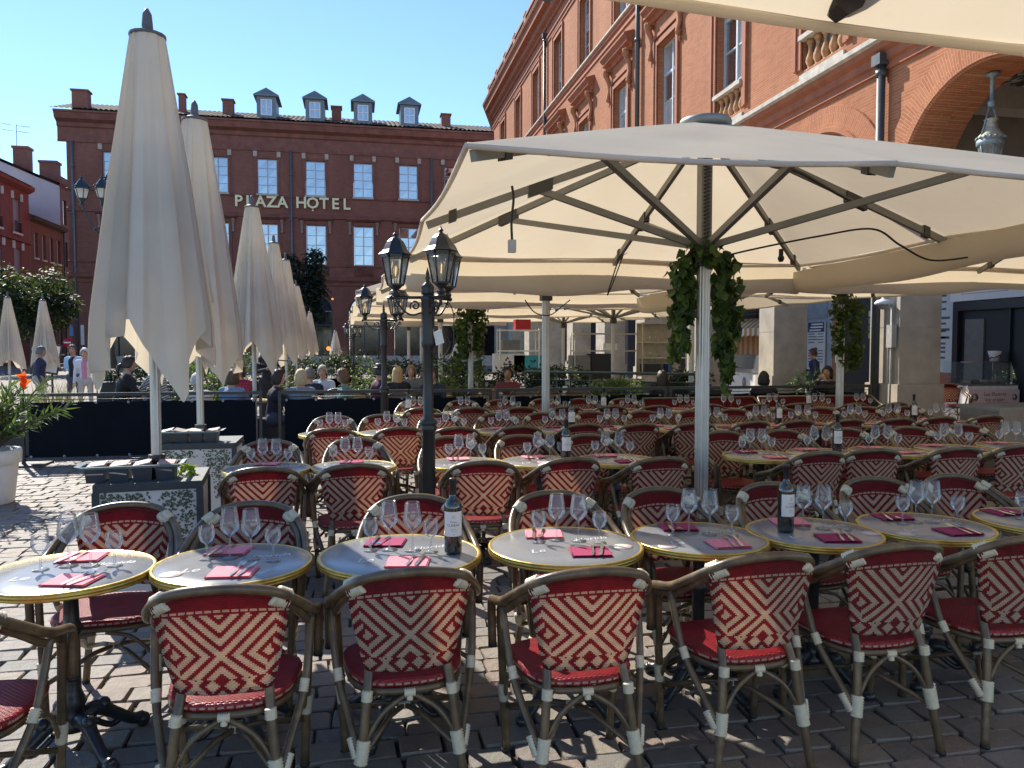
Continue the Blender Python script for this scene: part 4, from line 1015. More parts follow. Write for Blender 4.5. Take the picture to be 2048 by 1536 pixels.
def fluted_pole(m, z0, z1, r, n=16):
    prof = []
    vs = []; N = n * 2
    for z in (z0, z1):
        for k in range(N): a = 2 * pi * k / N; rr = r * (1 if k % 2 else .90); vs.append((rr * cos(a), rr * sin(a), z))
    m.add(vs, [(k, (k + 1) % N, N + (k + 1) % N, N + k) for k in range(N)] + [tuple(range(N, 2 * N))], 0, False)
def make_parasol(hw=2.22, edge=2.59, top=3.44, base=True):
    R = thing('open_parasol', '', 'parasol')
    m = MB(); fluted_pole(m, .06, 2.40, .056); m.build('pole', ALU, R)
    m = MB(); m.box((-.045, -.045, 2.38), (.045, -.025, 3.28)); m.box((-.045, .025, 2.38), (.045, .045, 3.28)); m.box((-.045, -.025, 2.38), (-.036, .025, 3.28)); m.box((.036, -.025, 2.38), (.045, .025, 3.28)); m.build('upper_mast', ALUG, R)
    m = MB(); P = [(.024 * cos(k * .9), -.05 + .012 * sin(k * .9), 2.45 + k * .0042) for k in range(190)]; m.tube(P, .0075, 5); m.build('spring', mat('dark_spring', (.09, .09, .085), .4, .6), R)
    m = MB(); m.box((-.075, -.075, 2.30), (.075, .075, 2.42)); m.lathe([(.07, 2.42), (.08, 2.44), (.08, 2.5), (.06, 2.52)], 14); m.build('slider', ALUD, R)
    m = MB(); m.lathe([(.13, 3.22), (.14, 3.24), (.14, 3.28), (.05, 3.3)], 16); m.build('hub', ALUD, R)
    tip = [(sx * hw, sy * hw) for sx, sy in ((1, 1), (-1, 1), (-1, -1), (1, -1))]; mid = [(hw * 1.01, 0), (0, hw * 1.01), (-hw * 1.01, 0), (0, -hw * 1.01)]
    ends = []
    for k in range(4): ends += [(mid[k], edge + .015), (tip[k], edge)]
    order = [ends[0], ends[1], ends[2], ends[3], ends[4], ends[5], ends[6], ends[7]]
    # canopy: eight gores sagging a little between the ribs, curving along each rib
    def ribp(e, t):
        (x, y), z = e; return Vector((x * t, y * t, top + (z - top) * t + .008 * sin(pi * t)))
    m = MB()
    for k in range(8):
        a, b = order[k], order[(k + 1) % 8]
        def gore(u, v):
            v = max(v, .001); p, q = ribp(a, v), ribp(b, v); o = p.lerp(q, u)
            o.z -= .028 * sin(pi * u) * v ** 1.3 + .012 * sin(u * 9 + v * 7 + k) * sin(pi * u) * v
            inn = -.02 * sin(pi * u) * v ** 3; d = Vector((o.x, o.y, 0))
            if d.length > .01: o += d.normalized() * inn
            return tuple(o)
        m.grid(gore, 8, 14)
    cn = m.build('canopy', CANVAS, R)
    m = MB()
    for k in range(8):
        a, b = order[k], order[(k + 1) % 8]; P = []
        for i in range(9):
            u = i / 8; o = ribp(a, 1).lerp(ribp(b, 1), u); o.z -= .028 * sin(pi * u); d = Vector((o.x, o.y, 0)).normalized(); o += d * (-.02 * sin(pi * u)); P.append(o + Vector((0, 0, -.012)))
        m.tube(P, .016, 6)
    m.build('hem', CANVASW, cn)
    m = MB(); m.lathe([(.17, top - .06), (.2, top - .05), (.205, top - .01), (.195, top + .012), (.08, top + .035), (0, top + .04)], 24, cap=False); m.build('vent_cap', ALUG, R)
    for k in range(8):
        e = order[k]; m = MB(); P = [ribp(e, t) + Vector((0, 0, -.062)) for t in (.04, .2, .4, .6, .8, .985)]
        for i in range(5): m.beam(P[i], P[i + 1], .035, .055)
        rb = m.build('rib', ALUG, R)
        m = MB(); t = .60; q = ribp(e, t) + Vector((0, 0, -.1)); d = Vector((e[0][0], e[0][1], 0)).normalized()
        m.beam(Vector((0, 0, 2.46)) + d * .06, q, .04, .05); m.build('strut', ALUG, R)
        m = MB(); d3 = (ribp(e, t + .05) - ribp(e, t - .05)).normalized(); m.obox(q + Vector((0, 0, .02)), d3 * .10, d.cross(Vector((0, 0, 1))) * .028, Vector((0, 0, .045))); q2 = ribp(e, .9) + Vector((0, 0, -.06)); m.obox(q2, d3 * .03, d.cross(Vector((0, 0, 1))) * .026, Vector((0, 0, .045))); m.build('joint', ALUD, rb)
    if base:
        m = MB(); m.lathe([(.3, 0), (.3, .04), (.09, .06), (.085, .25), (.065, .27)], 20); m.build('base', BLACKM, R)
    return R
def cable(name, pts, r, m_, label, cat='cable', sub=8, group=None):
    m = MB(); m.tube(catmull(pts, sub), r, 6); return m.build(name, m_, None, label=label, cat=cat, group=group)

PAR = {}
def parasols():
    p0 = make_parasol(); g = 'open square parasols over the terrace'
    p0.location = (2.72, 5.78, 0); p0['label'] = 'large open cream parasol with ivy on its pole, nearest in full view'; p0['group'] = g
    spots = [((2.80, -.10), 'cream parasol edge overhead at the top right corner of the view'),
             ((7.28, 5.78), 'open cream parasol at the right edge, its pole out of view'),
             ((2.57, 10.45), 'open cream parasol on a plain pole just before the dark screen'),
             ((7.15, 10.45), 'open cream parasol with ivy on its pole before the stone pillars')]
    for k, ((x, y), lb) in enumerate(spots): dup(p0, (x, y, 0), radians(4.3) if k == 0 else 0, lb, g)
    for k, ((x, y), lb) in enumerate((((2.2, 15.2), 'open cream parasol with thick ivy on its pole behind the dark screen'), ((-.9 + 3.0, 20.0), 'open cream parasol second behind the dark screen'), ((2.0, 24.8), 'open cream parasol third behind the dark screen'),
                      ((1.9, 29.6), 'open cream parasol farthest back along the terrace line'), ((6.9, 15.2), 'open cream parasol behind the screen beside the hedge planters'), ((6.8, 20.0), 'open cream parasol near the shelves under the arcade'), ((6.7, 24.8), 'open cream parasol close to the arcade far back'))):
        dup(p0, (x, y, 0), 0, lb, g)
    # rain gutters of canvas slung between neighbouring parasols
    G = 'canvas rain gutters between parasols'
    def gutter(name, p, q, drop, lab, w_=.16, sag=.06, nd=6):
        m = MB(); p, q = Vector(p), Vector(q); d = (q - p).normalized(); sd_ = d.cross(Vector((0, 0, 1))).normalized(); rnd = random.Random(1)
        def gf(u, v):
            o = p.lerp(q, u); a = pi * (v * 1.0)
            dr = drop * (1 + .10 * sin(u * 7) + .06 * sin(u * 17 + 1)) + sag * sin(pi * u)
            return tuple(o + sd_ * (w_ * cos(a)) * (1 + .1 * sin(u * 11)) + Vector((0, 0, -dr * sin(a) ** .6)))
        m.grid(gf, 40, 14)
        return m.build(name, CANVAS, None, label=lab, cat='canvas gutter', group=G)
    gutter('canvas_gutter', (.42, 8.12, 2.63), (4.98, 8.12, 2.63), .36, 'long beige canvas gutter slung across behind the nearest full parasol', .12, .03)
    gutter('canvas_gutter', (5.02, 8.12, 2.60), (9.5, 8.12, 2.66), .30, 'beige canvas gutter across the right, in front of the shop signs', .12, .02)
    gutter('canvas_gutter', (5.0, 8.2, 2.50), (5.0, 3.5, 2.60), .20, 'rolled grey canvas gutter running toward the camera at the right', .13, .05)
    gutter('canvas_gutter', (4.86, 12.7, 2.50), (4.86, 8.25, 2.60), .24, 'rolled canvas gutter beside the plain parasol pole', .12, .07)
    gutter('canvas_gutter', (.3, 12.85, 2.62), (4.8, 12.85, 2.6), .26, 'canvas gutter slung across above the dark screen', .12, .04)
    gutter('canvas_gutter', (-.1, 17.6, 2.62), (4.4, 17.6, 2.6), .26, 'canvas gutter hanging across farther back behind the screen', .12, .04)
    gutter('canvas_gutter', (-.2, 22.4, 2.62), (4.3, 22.4, 2.6), .3, 'canvas valance far back near the third lamp post', .12, .04)
    # cables, plug and speaker on the nearest parasol
    q = lambda px, py, y: aty(px, py, y)
    a = q(1024, 372, 4.6); b = q(1023, 440, 4.6); c = q(1024, 480, 4.6)
    cable('hanging_cable', [a, q(1027, 400, 4.6), b, c], .008, BLACKC, 'short black cable hanging from a parasol rib with a socket at its end')
    m = MB(); m.box((-.022, -.02, -.075), (.022, .02, 0)); m.box((-.014, -.024, -.06), (.018, -.019, -.02)); m.build('cable_socket', WALLG, None, loc=c, label='grey plug socket dangling below the parasol on its cable', cat='socket')
    s = q(1072, 298, 3.85); m = MB(); m.obox((0, 0, 0), (.045, 0, 0), (0, .03, 0), (0, 0, .022)); m.tube([(-.05, 0, .01), (-.02, 0, .03)], .015, 6); m.lathe([(.012, -.05), (.018, -.03), (.018, -.02)], 8, (.07, 0, .02)); m.build('clamp_speaker', BLACKC, None, loc=s, label='small black speaker clamped under the front edge of the parasol', cat='speaker')
    cable('power_cable', [q(1500, 300, 4.2), q(1540, 330, 4.6), q(1600, 345, 4.9), q(1700, 400, 5.6), q(1800, 440, 6.3), q(1845, 480, 6.9), q(1890, 508, 7.3)], .014, BLACKC, 'thick black cable running along a parasol rib to the right')
    cable('power_cable', [q(1412, 522, 5.7), q(1500, 500, 5.6), q(1640, 472, 5.4), q(1745, 458, 5.3), q(1800, 490, 5.3), q(1860, 520, 5.3), q(1935, 515, 5.3)], .008, BLACKC, 'thin black cable sagging below the parasol struts at right')
    cable('power_cable', [q(1245, 500, 7.8), q(1230, 540, 7.9), q(1215, 590, 8.0), q(1228, 560, 8.0), q(1250, 500, 7.9)], .007, BLACKC, 'looped dark cable hanging in front of the long canvas gutter')
    cable('power_cable', [q(1050, 600, 10.2), q(1070, 625, 10.3), q(1100, 630, 10.35), q(1125, 612, 10.3), q(1140, 600, 10.2)], .008, BLACKC, 'black cable looping below the plain parasol hub')
    m = MB(); m.tube(catmull([(0, 0, .06), (0, 0, 0), (.0, 0, -.05)], 4), .02, 8); m.ball((0, 0, -.02), .03, 8, 6); m.build('mini_camera', BLACKC, None, loc=q(1562, 512, 6.2), label='small round black spot lamp under the parasol beside the ivy', cat='lamp')
    m = MB(); P = [(-.06, 0, .09), (-.055, .0, .02), (-.035, 0, -.012), (0, 0, -.035), (.04, 0, -.012), (.06, 0, .025), (.065, 0, .09)]
    m.prism([(p[0], p[2]) for p in P], -.03, .03, 0, lambda a, b, c: (a, c, b)); m.build('speaker_bracket', mat('dark_flap', (.03, .025, .025), .45), None, loc=q(1685, 12, 1.95), label='dark pointed bracket hanging over the overhead parasol edge', cat='bracket')
parasols()

# ---------------------------------------------------------------- closed parasols
def closed_mesh(seed, top=3.62, hem=1.75, tips=.5, rad=.40, topr=.095, tipd=None):
    rnd = random.Random(seed); N = 220; M = 30; m = MB(); ph = rnd.uniform(.2, .9)
    tipa = [ph + k * pi / 2 + rnd.uniform(-.3, .3) for k in range(4)]; tl = [tips * rnd.uniform(.65, 1.1) for _ in range(4)]
    if tipd: tipa = [radians(a) - seed * .7 for a in tipd]; tl = [tips, tips * 1.02, tips * .8, tips * .7]
    K = 10; f2 = 15; off = [rnd.uniform(-.07, .05) for _ in range(K + 2)]
    def prm(a):
        e = 0; L = 0
        for ta, t_ in zip(tipa, tl):
            d = (a - ta + pi) % (2 * pi) - pi; e = max(e, math.exp(-(d / .36) ** 2)); L = max(L, t_ * max(0., 1 - abs(d) / .85))
        return e, L
    def f(u, v):
        a = 2 * pi * u; e, L = prm(a)
        ag = (a + .35 * sin(a * 2 + seed) + .18 * sin(a * 3 + 2 * seed)) / (2 * pi) * K; j = int(math.floor(ag)) % K; fr_ = ag - math.floor(ag)
        z = top - (top - hem + L + off[j] * (1 - .5 * e)) * v
        t = (top - z) / (top - hem)
        r = topr + (rad - topr) * min(t, 1.15) ** .92
        sw = fr_ / .93 if fr_ < .93 else (1 - fr_) / .07; wv = 2 * sw ** 1.3 - 1; w2 = sin(a * f2 + seed)
        r *= 1 + (.21 * wv + .02 * w2) * min(1, .25 + t * 1.5) * (1 - .25 * e) + .13 * e * t
        r *= 1 - .20 * max(0, t - 1.0) * 2
        return (r * cos(a), r * sin(a), z)
    m.grid(f, N, M, 0, True, True)
    # inner fold layer
    def g(u, v):
        a = 2 * pi * u; z = top - .6 - (top - hem - .75 + .12 * sin(a * 4 + seed)) * v; r = .05 + .2 * v * (1 + .2 * sin(a * 7))
        return (r * cos(a), r * sin(a), z)
    m.grid(g, 40, 8, 0, True, True); return m
def closed_parasol(loc, seed, label, scale=1., base=True, thick=.033, **kw):
    R = thing('closed_parasol', label, 'parasol', (loc[0], loc[1], 0), seed * .7, 'closed parasols along the square')
    top = kw.get('top', 3.62)
    m = closed_mesh(seed, **kw); m.build('canopy', CANVASW, R)
    m = MB(); fluted_pole(m, .0, top - .1, thick, 10); m.build('pole', ALU, R)
    m = MB(); tr = kw.get('topr', .095); m.lathe([(tr + .012, top - .02), (tr + .012, top + .0), (tr * .6, top + .02), (tr * .36, top + .025), (tr * .34, top + .06), (tr * .28, top + .13), (tr * .1, top + .165), (0, top + .168)], 16); m.build('finial', mat('grey_plastic', (.12, .115, .115), .5), R)
    if base:
        m = MB(); m.lathe([(thick * 1.2, .0), (thick * 1.2, .90)], 12); m.lathe([(thick * 1.55, .90), (thick * 1.55, .945)], 12, smooth=False); m.build('socket', BLACKM, R)
        m = MB(); m.box((-.3, -.3, 0), (.3, .3, .06)); m.build('foot_plate', BLACKM, R)
    hz = kw.get('hem', 1.75) - .12
    if seed in (1, 2): return R
    m = MB(); m.tube([(-.22, -.10, hz - .25), (.16, -.12, hz - .22)], .012, 6); m.tube([(0, -.1, hz - .25), (-.02, -.11, hz + .18)], .009, 6); m.build('crank', BLACKM, R)
    return R
def closed():
    closed_parasol((-1.31, 5.42), 1, 'tallest closed cream parasol standing behind the nearer ivy printed box', hem=1.84, tips=.52, rad=.30, top=3.66, topr=.1, tipd=(-158, -52, 35, 110))
    closed_parasol((-1.42, 7.45), 2, 'second closed cream parasol, just behind the tallest one', hem=1.80, tips=.5, rad=.30, top=3.70, topr=.1, tipd=(-150, -40, 30, 120))
    closed_parasol((-1.555, 12.3), 3, 'closed cream parasol just beyond the dark screen, below the hotel lettering', hem=1.75, tips=.5, rad=.35, top=3.78, base=False)
    closed_parasol((-1.62, 16.0), 4, 'closed cream parasol second beyond the dark screen', hem=1.75, tips=.5, rad=.33, top=3.72, base=False)
    closed_parasol((-1.70, 19.4), 5, 'closed cream parasol third beyond the dark screen', hem=1.75, tips=.5, rad=.33, top=3.76, base=False)
    p = aty(592, 600, 24); closed_parasol(p, 6, 'closed cream parasol fourth in line beyond the screen', hem=1.7, tips=.45, rad=.38, top=3.5, base=False)
    p = aty(620, 650, 30); closed_parasol(p, 7, 'slim white closed parasol standing alone near the dark tree', hem=1.5, tips=.25, rad=.27, top=2.98, topr=.06, base=False)
    p = aty(18, 700, 22); closed_parasol(p, 8, 'white closed parasol at the far left beside the oleander', hem=1.3, tips=.3, rad=.30, top=2.93, topr=.07, base=False)
    p = aty(88, 700, 22); closed_parasol(p, 9, 'white closed parasol behind the walking man in navy', hem=1.35, tips=.3, rad=.29, top=2.87, topr=.07, base=False)
    p = aty(671, 700, 36); closed_parasol(p, 10, 'tiny pale closed parasol far off by the lit shop window', hem=1.3, tips=.3, rad=.25, top=2.4, topr=.06, base=False)
closed()

# ---------------------------------------------------------------- ivy, plants, trees
def leaf_mat(name, c1, c2, tr=.3):
    t = NT(name); at = t.n('Attribute'); at.attribute_name = 'tint'
    c = t.ramp(at.outputs['Fac'], [(0, tuple(k * .55 for k in c1)), (.5, c1), (1, c2)])
    b = t.bsdf(c, .55, 0, None, .3); tl = t.n('BsdfTranslucent'); t.l(t.mix(.5, c, (.25, .35, .03)), tl.inputs[0])
    mx = t.n('MixShader'); mx.inputs[0].default_value = tr; t.l(b, mx.inputs[1]); t.l(tl.outputs[0], mx.inputs[2]); return t.done(mx.outputs[0])
IVY = leaf_mat('ivy_leaf', (.038, .085, .022), (.13, .19, .045), .35)
TREEL = leaf_mat('tree_leaf', (.020, .036, .020), (.065, .085, .045), .2)
DARKL = leaf_mat('dark_leaf', (.010, .022, .014), (.03, .055, .03), .15)
OLEA = leaf_mat('oleander_leaf', (.06, .12, .04), (.17, .26, .07), .3)
BUSHL = leaf_mat('bush_leaf', (.09, .13, .035), (.24, .26, .08), .3)
HEDGE = leaf_mat('hedge_leaf', (.06, .12, .035), (.20, .28, .09), .3)
BARK = mat('bark', (.10, .08, .065), .9, var=.3, scale=12, bump=.5, bscale=40)
class Leaves:
    def __init__(s): s.m = MB(); s.t = []
    def leaf(s, p, n, up, L, W, tint, fold=.25, pts=4):
        p, n, up = Vector(p), Vector(n).normalized(), Vector(up)
        up = (up - n * up.dot(n)); up = up.normalized() if up.length > 1e-4 else n.orthogonal().normalized(); sd_ = up.cross(n)
        if pts == 4:
            vs = [p, p + up * L * .45 + sd_ * W / 2 + n * fold * W, p + up * L, p + up * L * .45 - sd_ * W / 2 + n * fold * W]; fs = [(0, 1, 2), (0, 2, 3)]
        else:
            vs = [p, p + sd_ * W * .5 + up * L * .1 + n * fold * W, p + sd_ * W * .42 + up * L * .5, p + up * L, p - sd_ * W * .42 + up * L * .5, p - sd_ * W * .5 + up * L * .1 + n * fold * W]; fs = [(0, 1, 2, 3), (0, 3, 4, 5)]
        s.m.add(vs, fs, 0, False); s.t += [tint] * len(vs)
    def build(s, name, m_, parent=None, **kw):
        o = s.m.build(name, m_, parent, **kw); a = o.data.attributes.new('tint', 'FLOAT', 'POINT'); a.data.foreach_set('value', s.t); return o
def rv(rnd): 
    while True:
        v = Vector((rnd.uniform(-1, 1), rnd.uniform(-1, 1), rnd.uniform(-1, 1)))
        if .05 < v.length < 1: return v
def ivy(loc, seed, strands, label, size=.075, zt=2.45):
    rnd = random.Random(seed); R = thing('hanging_ivy', label, 'ivy', (loc[0], loc[1], 0), 0, 'ivy hanging on parasol poles')
    L = Leaves(); st = MB()
    for (x, y, z0, ln, spread, n) in strands:
        P = [Vector((x * .3, y * .3, zt))]
        for k in range(9): P.append(Vector((x + rnd.uniform(-.03, .03), y + rnd.uniform(-.03, .03), z0 - ln * k / 8)))
        st.tube(P, .006, 5)
        for i in range(n):
            t = rnd.random() ** .8; z = z0 + .05 - (ln + .04) * t; w_ = spread * (1 - .55 * t)
            a = rnd.uniform(0, 2 * pi); r = w_ * sqrt(rnd.random()); nn = Vector((cos(a), sin(a), rnd.uniform(-.1, .6))) + rv(rnd) * .9
            L.leaf((x + r * cos(a), y + r * sin(a), z), nn, (rnd.uniform(-.5, .5), rnd.uniform(-.5, .5), -1), size * rnd.uniform(.7, 1.25), size * rnd.uniform(.8, 1.25), rnd.random() ** 1.5, .15, 6)
    st.build('stems', BARK, R); L.build('leaves', IVY, R, kind='stuff'); return R
def plants_on_poles():
    ivy((2.72, 5.78), 1, [(-.185, -.02, 2.34, .70, .10, 190), (-.13, .03, 2.38, .5, .09, 110), (-.23, .05, 2.28, .75, .05, 45), (.155, .0, 2.38, .8, .10, 190), (.22, .03, 2.34, .95, .09, 170), (.26, -.05, 2.28, .55, .05, 40), (.19, -.04, 2.0, .72, .04, 35), (.0, -.03, 2.44, .12, .19, 60)], 'thick ivy in two tails on the pole of the nearest full parasol', .078)
    ivy((7.15, 10.45), 2, [(-.13, -.09, 2.30, .75, .13, 110), (.20, 0, 2.36, 1.05, .16, 190), (.33, .03, 2.30, .95, .12, 110), (.0, -.05, 2.42, .35, .2, 90), (-.05, -.12, 2.2, .8, .05, 40)], 'ivy trailing down the parasol pole in front of the price board', .07)
    ivy((2.2, 15.2), 3, [(-.14, -.08, 2.42, .95, .24, 210), (.14, -.05, 2.46, .85, .24, 190), (-.25, 0, 2.2, 1.05, .12, 80), (.18, .0, 2.1, 1.0, .1, 70), (0, 0, 2.52, .4, .34, 120)], 'bushy dark ivy crown on the parasol pole behind the screen', .085)
plants_on_poles()
def tree(loc, label, trunk_h, cr, cz, n, m_, seed, size=.16, sq=.8, clumps=26, name='leafy_tree', trunk=.16):
    rnd = random.Random(seed); R = thing(name, label, 'tree', (loc[0], loc[1], 0), 0)
    tm = MB(); tm.tube(catmull([(0, 0, 0), (.06, .03, trunk_h * .5), (0, 0, trunk_h), (.1, 0, cz)], 4), [trunk * (1 - .05 * k) for k in range(13)], 8)
    cl = []
    for k in range(clumps):
        v = rv(rnd); v = v.normalized() * rnd.uniform(.35, .95); c = Vector((v.x * cr, v.y * cr, cz + v.z * cr * sq)); cl.append((c, rnd.uniform(.2, .42) * cr, rnd.uniform(-.25, .25)))
        if k < 9: tm.tube(catmull([(0, 0, trunk_h * rnd.uniform(.8, 1)), c * .5 + Vector((0, 0, trunk_h * .4)), c], 4), [trunk * .45, trunk * .42, trunk * .38, trunk * .34, trunk * .3, trunk * .26, trunk * .2, trunk * .14, trunk * .08], 6)
    tm.build('trunk', BARK, R); L = Leaves()
    for i in range(n):
        c, r, tn = cl[rnd.randrange(clumps)]; v = rv(rnd); v = v.normalized() * rnd.uniform(.5, 1.05); p = c + v * r
        L.leaf(p, v + Vector((0, 0, .6)) + rv(rnd) * .8, rv(rnd), size * rnd.uniform(.7, 1.3), size * .5 * rnd.uniform(.7, 1.3), min(1, max(0, rnd.random() * .8 + tn)), .1)
    L.build('crown', m_, R, kind='stuff'); return R
def trees():
    p = aty(60, 600, 52); tree(p, 'round dark green tree before the left townhouses', 2.9, 2.9, 4.3, 5600, TREEL, 5, .32, .74, 34)
    p = aty(612, 600, 60); tree(p, 'dark tree standing against the hotel front', 3.4, 2.5, 6.2, 4600, DARKL, 6, .36, 1.15, 30)
    # small trees behind the terrace line in the middle
    p = aty(700, 640, 26); tree(p, 'low leafless grey shrub tree by the third lamp post', .5, .8, 1.3, 260, DARKL, 9, .1, .9, 20, 'shrub_tree', .05)
trees()
def bush(loc, label, rx, ry, h, n, m_, seed, size=.07, z0=0., name='garden_bush', slim=.5, upright=.3, group=None, tufts=None):
    rnd = random.Random(seed); R = thing(name, label, 'bush', (loc[0], loc[1], loc[2] if len(loc) > 2 else 0), 0, group); L = Leaves(); st = MB()
    cl = [(Vector((rnd.uniform(-rx, rx) * .8, rnd.uniform(-ry, ry) * .8, z0 + h * rnd.uniform(.3, .9))), rnd.uniform(.25, .5) * min(1, h), rnd.uniform(-.2, .3)) for _ in range(tufts or 14)]
    for c, r, tn in cl: st.tube(catmull([(c.x * .2, c.y * .2, z0), (c.x * .6, c.y * .6, z0 + (c.z - z0) * .6), c], 3), .012, 5)
    for i in range(n):
        c, r, tn = rnd.choice(cl); v = rv(rnd); p = c + Vector((v.x * r * .8, v.y * r * .8, v.z * r))
        p.z = max(p.z, z0 + .03); L.leaf(p, rv(rnd) + Vector((0, -.3, .5)), rv(rnd) + Vector((0, 0, upright)), size * rnd.uniform(.7, 1.3), size * slim * rnd.uniform(.7, 1.3), min(1, max(0, rnd.random() + tn)), .1)
    st.build('stems', BARK, R); L.build('foliage', m_, R, kind='stuff'); return R
def oleander():
    x, y, _ = atz(12, 945, 0); y = 9.0; x = aty(-2, 900, y)[0] - .12
    P = thing('white_planter', 'large round white flower pot at the left edge holding the oleander', 'planter', (x, y, 0))
    PL = mat('white_plastic', (.72, .72, .71), .5, var=.05)
    m = MB(); m.lathe([(.0, .012), (.23, .0), (.24, .02), (.285, .40), (.285, .42), (.315, .43), (.322, .55), (.315, .575), (.285, .575), (.275, .50), (.0, .49)], 36, cap=False); m.build('pot', PL, P)
    m = MB(); m.lathe([(.27, .495), (.0, .515)], 20, cap=False); m.build('soil', mat('soil', (.05, .035, .025), .95), P)
    R = thing('oleander_shrub', 'oleander shrub with narrow bright leaves growing from the large white pot', 'shrub', (x, y, .5)); rnd = random.Random(21); L = Leaves(); st = MB()
    for k in range(64):
        a = rnd.uniform(0, 2 * pi); e = rnd.uniform(.5, 1.5); ln = rnd.uniform(.4, .98); d = Vector((cos(a) * cos(e), sin(a) * cos(e), sin(e)))
        P_ = catmull([(0, 0, 0), d * ln * .5 + Vector((0, 0, .06)), d * ln], 4); st.tube(P_, [.012 - .001 * i for i in range(len(P_))], 5)
        for i in range(34):
            t = rnd.uniform(.25, 1.0); p = d * ln * t + Vector((0, 0, .06 * sin(pi * t))); u = (d * .9 + rv(rnd) * .9).normalized()
            L.leaf(p, rv(rnd) + Vector((0, -.2, .6)), u, rnd.uniform(.11, .18), rnd.uniform(.018, .028), min(1, rnd.random() * .7 + .3 * t), .12)
    st.build('stems', BARK, R); L.build('foliage', OLEA, R, kind='stuff')
    f = aty(45, 765, y - .4); F = thing('orange_flower', 'bright orange flower before the oleander and the dark screen', 'flower', f); L = Leaves()
    for k in range(12): a = k * 2.4; L.leaf((0, 0, .01 * k - .06), (cos(a), sin(a) - .5, .4), (cos(a), sin(a), .9), .085, .06, rnd.random(), .2, 6)
    FM = mat('orange_petal', (.9, .11, .01), .6, transl=.4, tcol=(1, .2, .02)); L.build('petals', FM, F)
    m = MB(); m.tube(catmull([(0, 0, -.05), (.02, .05, -.3), (-.1, .35, -.5)], 4), .006, 5); m.build('stem', mat('green_stem', (.06, .12, .03), .6), F)
oleander()
# ---------------------------------------------------------------- dark canvas screen across the terrace
SCREEN = mat('navy_screen', (.0035, .006, .011), .8, spec=.15, var=.2, scale=3, bump=.15, bscale=14)
def screens():
    Y = 11.8; g = 'dark screens closing off the terrace'
    spans = [(aty(40, 785, Y)[0], aty(524, 785, Y)[0], 'dark canvas screen panel at the left, before the closed parasols'), (aty(556, 785, Y)[0], aty(984, 785, Y)[0], 'dark canvas screen panel between the two near lamp posts and the closed parasols'),
             (aty(992, 785, Y)[0], 4.93, 'dark canvas screen panel behind the plain parasol pole'), (4.97, aty(1742, 785, Y)[0], 'dark canvas screen panel at the right, before the stone pillars')]
    for x0, x1, lb in spans:
        R = thing('canvas_screen', lb, 'screen', (x0, Y, 0), 0, g); W = x1 - x0
        m = MB(); m.box((0, -.022, .965), (W, .022, 1.012)); m.box((0, -.02, .0), (.042, .02, .965)); m.box((W - .042, -.02, .0), (W, .02, .965)); m.build('frame', BLACKM, R)
        m = MB(); m.tube([(.042, 0, .922), (W - .042, 0, .922)], .006, 5); m.tube([(.042, 0, .07), (W - .042, 0, .07)], .008, 5); m.build('tension_wire', BLACKM, R)
        rnd = random.Random(int(W * 97)); m = MB()
        def cf(u, v): return (.09 + u * (W - .18), .012 * sin(u * 21) * sin(pi * v) + .006 * sin(u * 57 + v * 4), .11 + v * (.782 - .012 * abs(sin(u * pi * 8))))
        m.grid(cf, 60, 8); m.build('canvas', SCREEN, R)
        n = int(W / .42)
        for k in range(n + 1):
            for z in (.875, .125):
                m = MB(); x = .12 + k * (W - .24) / n; m.lathe([(.008, 0), (.016, .004), (.018, 0)], 10, cap=False)
                m.v = [(x + a, -.016 - c, z + b) for a, b, c in m.v]; m.build('eyelet', WALLG, R)
        for s in (.12, W - .12):
            m = MB(); m.box((s - .2, -.25, 0), (s + .2 if s < 1 else s + .08, .25, .035)); m.build('foot', BLACKM, R)
screens()

# ---------------------------------------------------------------- lamp posts
LGLASS = thin_glass('lantern_glass', (.94, .96, .94), .08, .9, .16, (.8, .84, .82))
BULB = thin_glass('bulb_glass', (.95, .88, .72), .0, 1.5, .12, (.9, .8, .6))
FILA = emis('filament', (1, .62, .25), 1.2)
def lantern_head(R, p, s=1., big=False, name='lantern'):
    x, y, z = p; m = MB(); n = 6; t = lambda pr: [(r * s, h * s) for r, h in pr]
    m.lathe(t([(.006, -.03), (.022, -.02), (.03, 0), (.02, .02), (.045, .045), (.056, .05), (.056, .06)]), n, p, 0, False)
    m.lathe(t([(.098, .252), (.112, .258), (.100, .268), (.082, .288), (.070, .315), (.056, .342), (.034, .364), (.014, .374), (.012, .382), (.018, .39), (.006, .405), (.0, .425)]), n, p, 0, False)
    for k in range(n):
        a = 2 * pi * k / n; m.tube([(x + .054 * s * cos(a), y + .054 * s * sin(a), z + .055 * s), (x + .094 * s * cos(a), y + .094 * s * sin(a), z + .256 * s)], .0055 * s, 5)
        # scalloped fringe below the roof
        b = a + pi / n; m.obox((x + .085 * s * cos(b), y + .085 * s * sin(b), z + .246 * s), (-.04 * s * sin(b), .04 * s * cos(b), 0), (.003 * s * cos(b), .003 * s * sin(b), 0), (0, 0, .010 * s))
    h = m.build(name, BLACKM, R)
    g = MB(); g.lathe(t([(.051, .058), (.090, .252)]), n, p, 0, False, cap=False); g.build('glass', LGLASS, h)
    b = MB(); b.lathe(t([(.012, .06), (.012, .10), (.024, .135), (.026, .16), (.016, .19), (.0, .2)]), 10, p); b.build('bulb', BULB, h)
    f = MB(); f.tube([(x, y, z + .115 * s), (x + .004 * s, y, z + .175 * s)], .0035 * s, 5); f.build('filament', FILA, h)
    return h
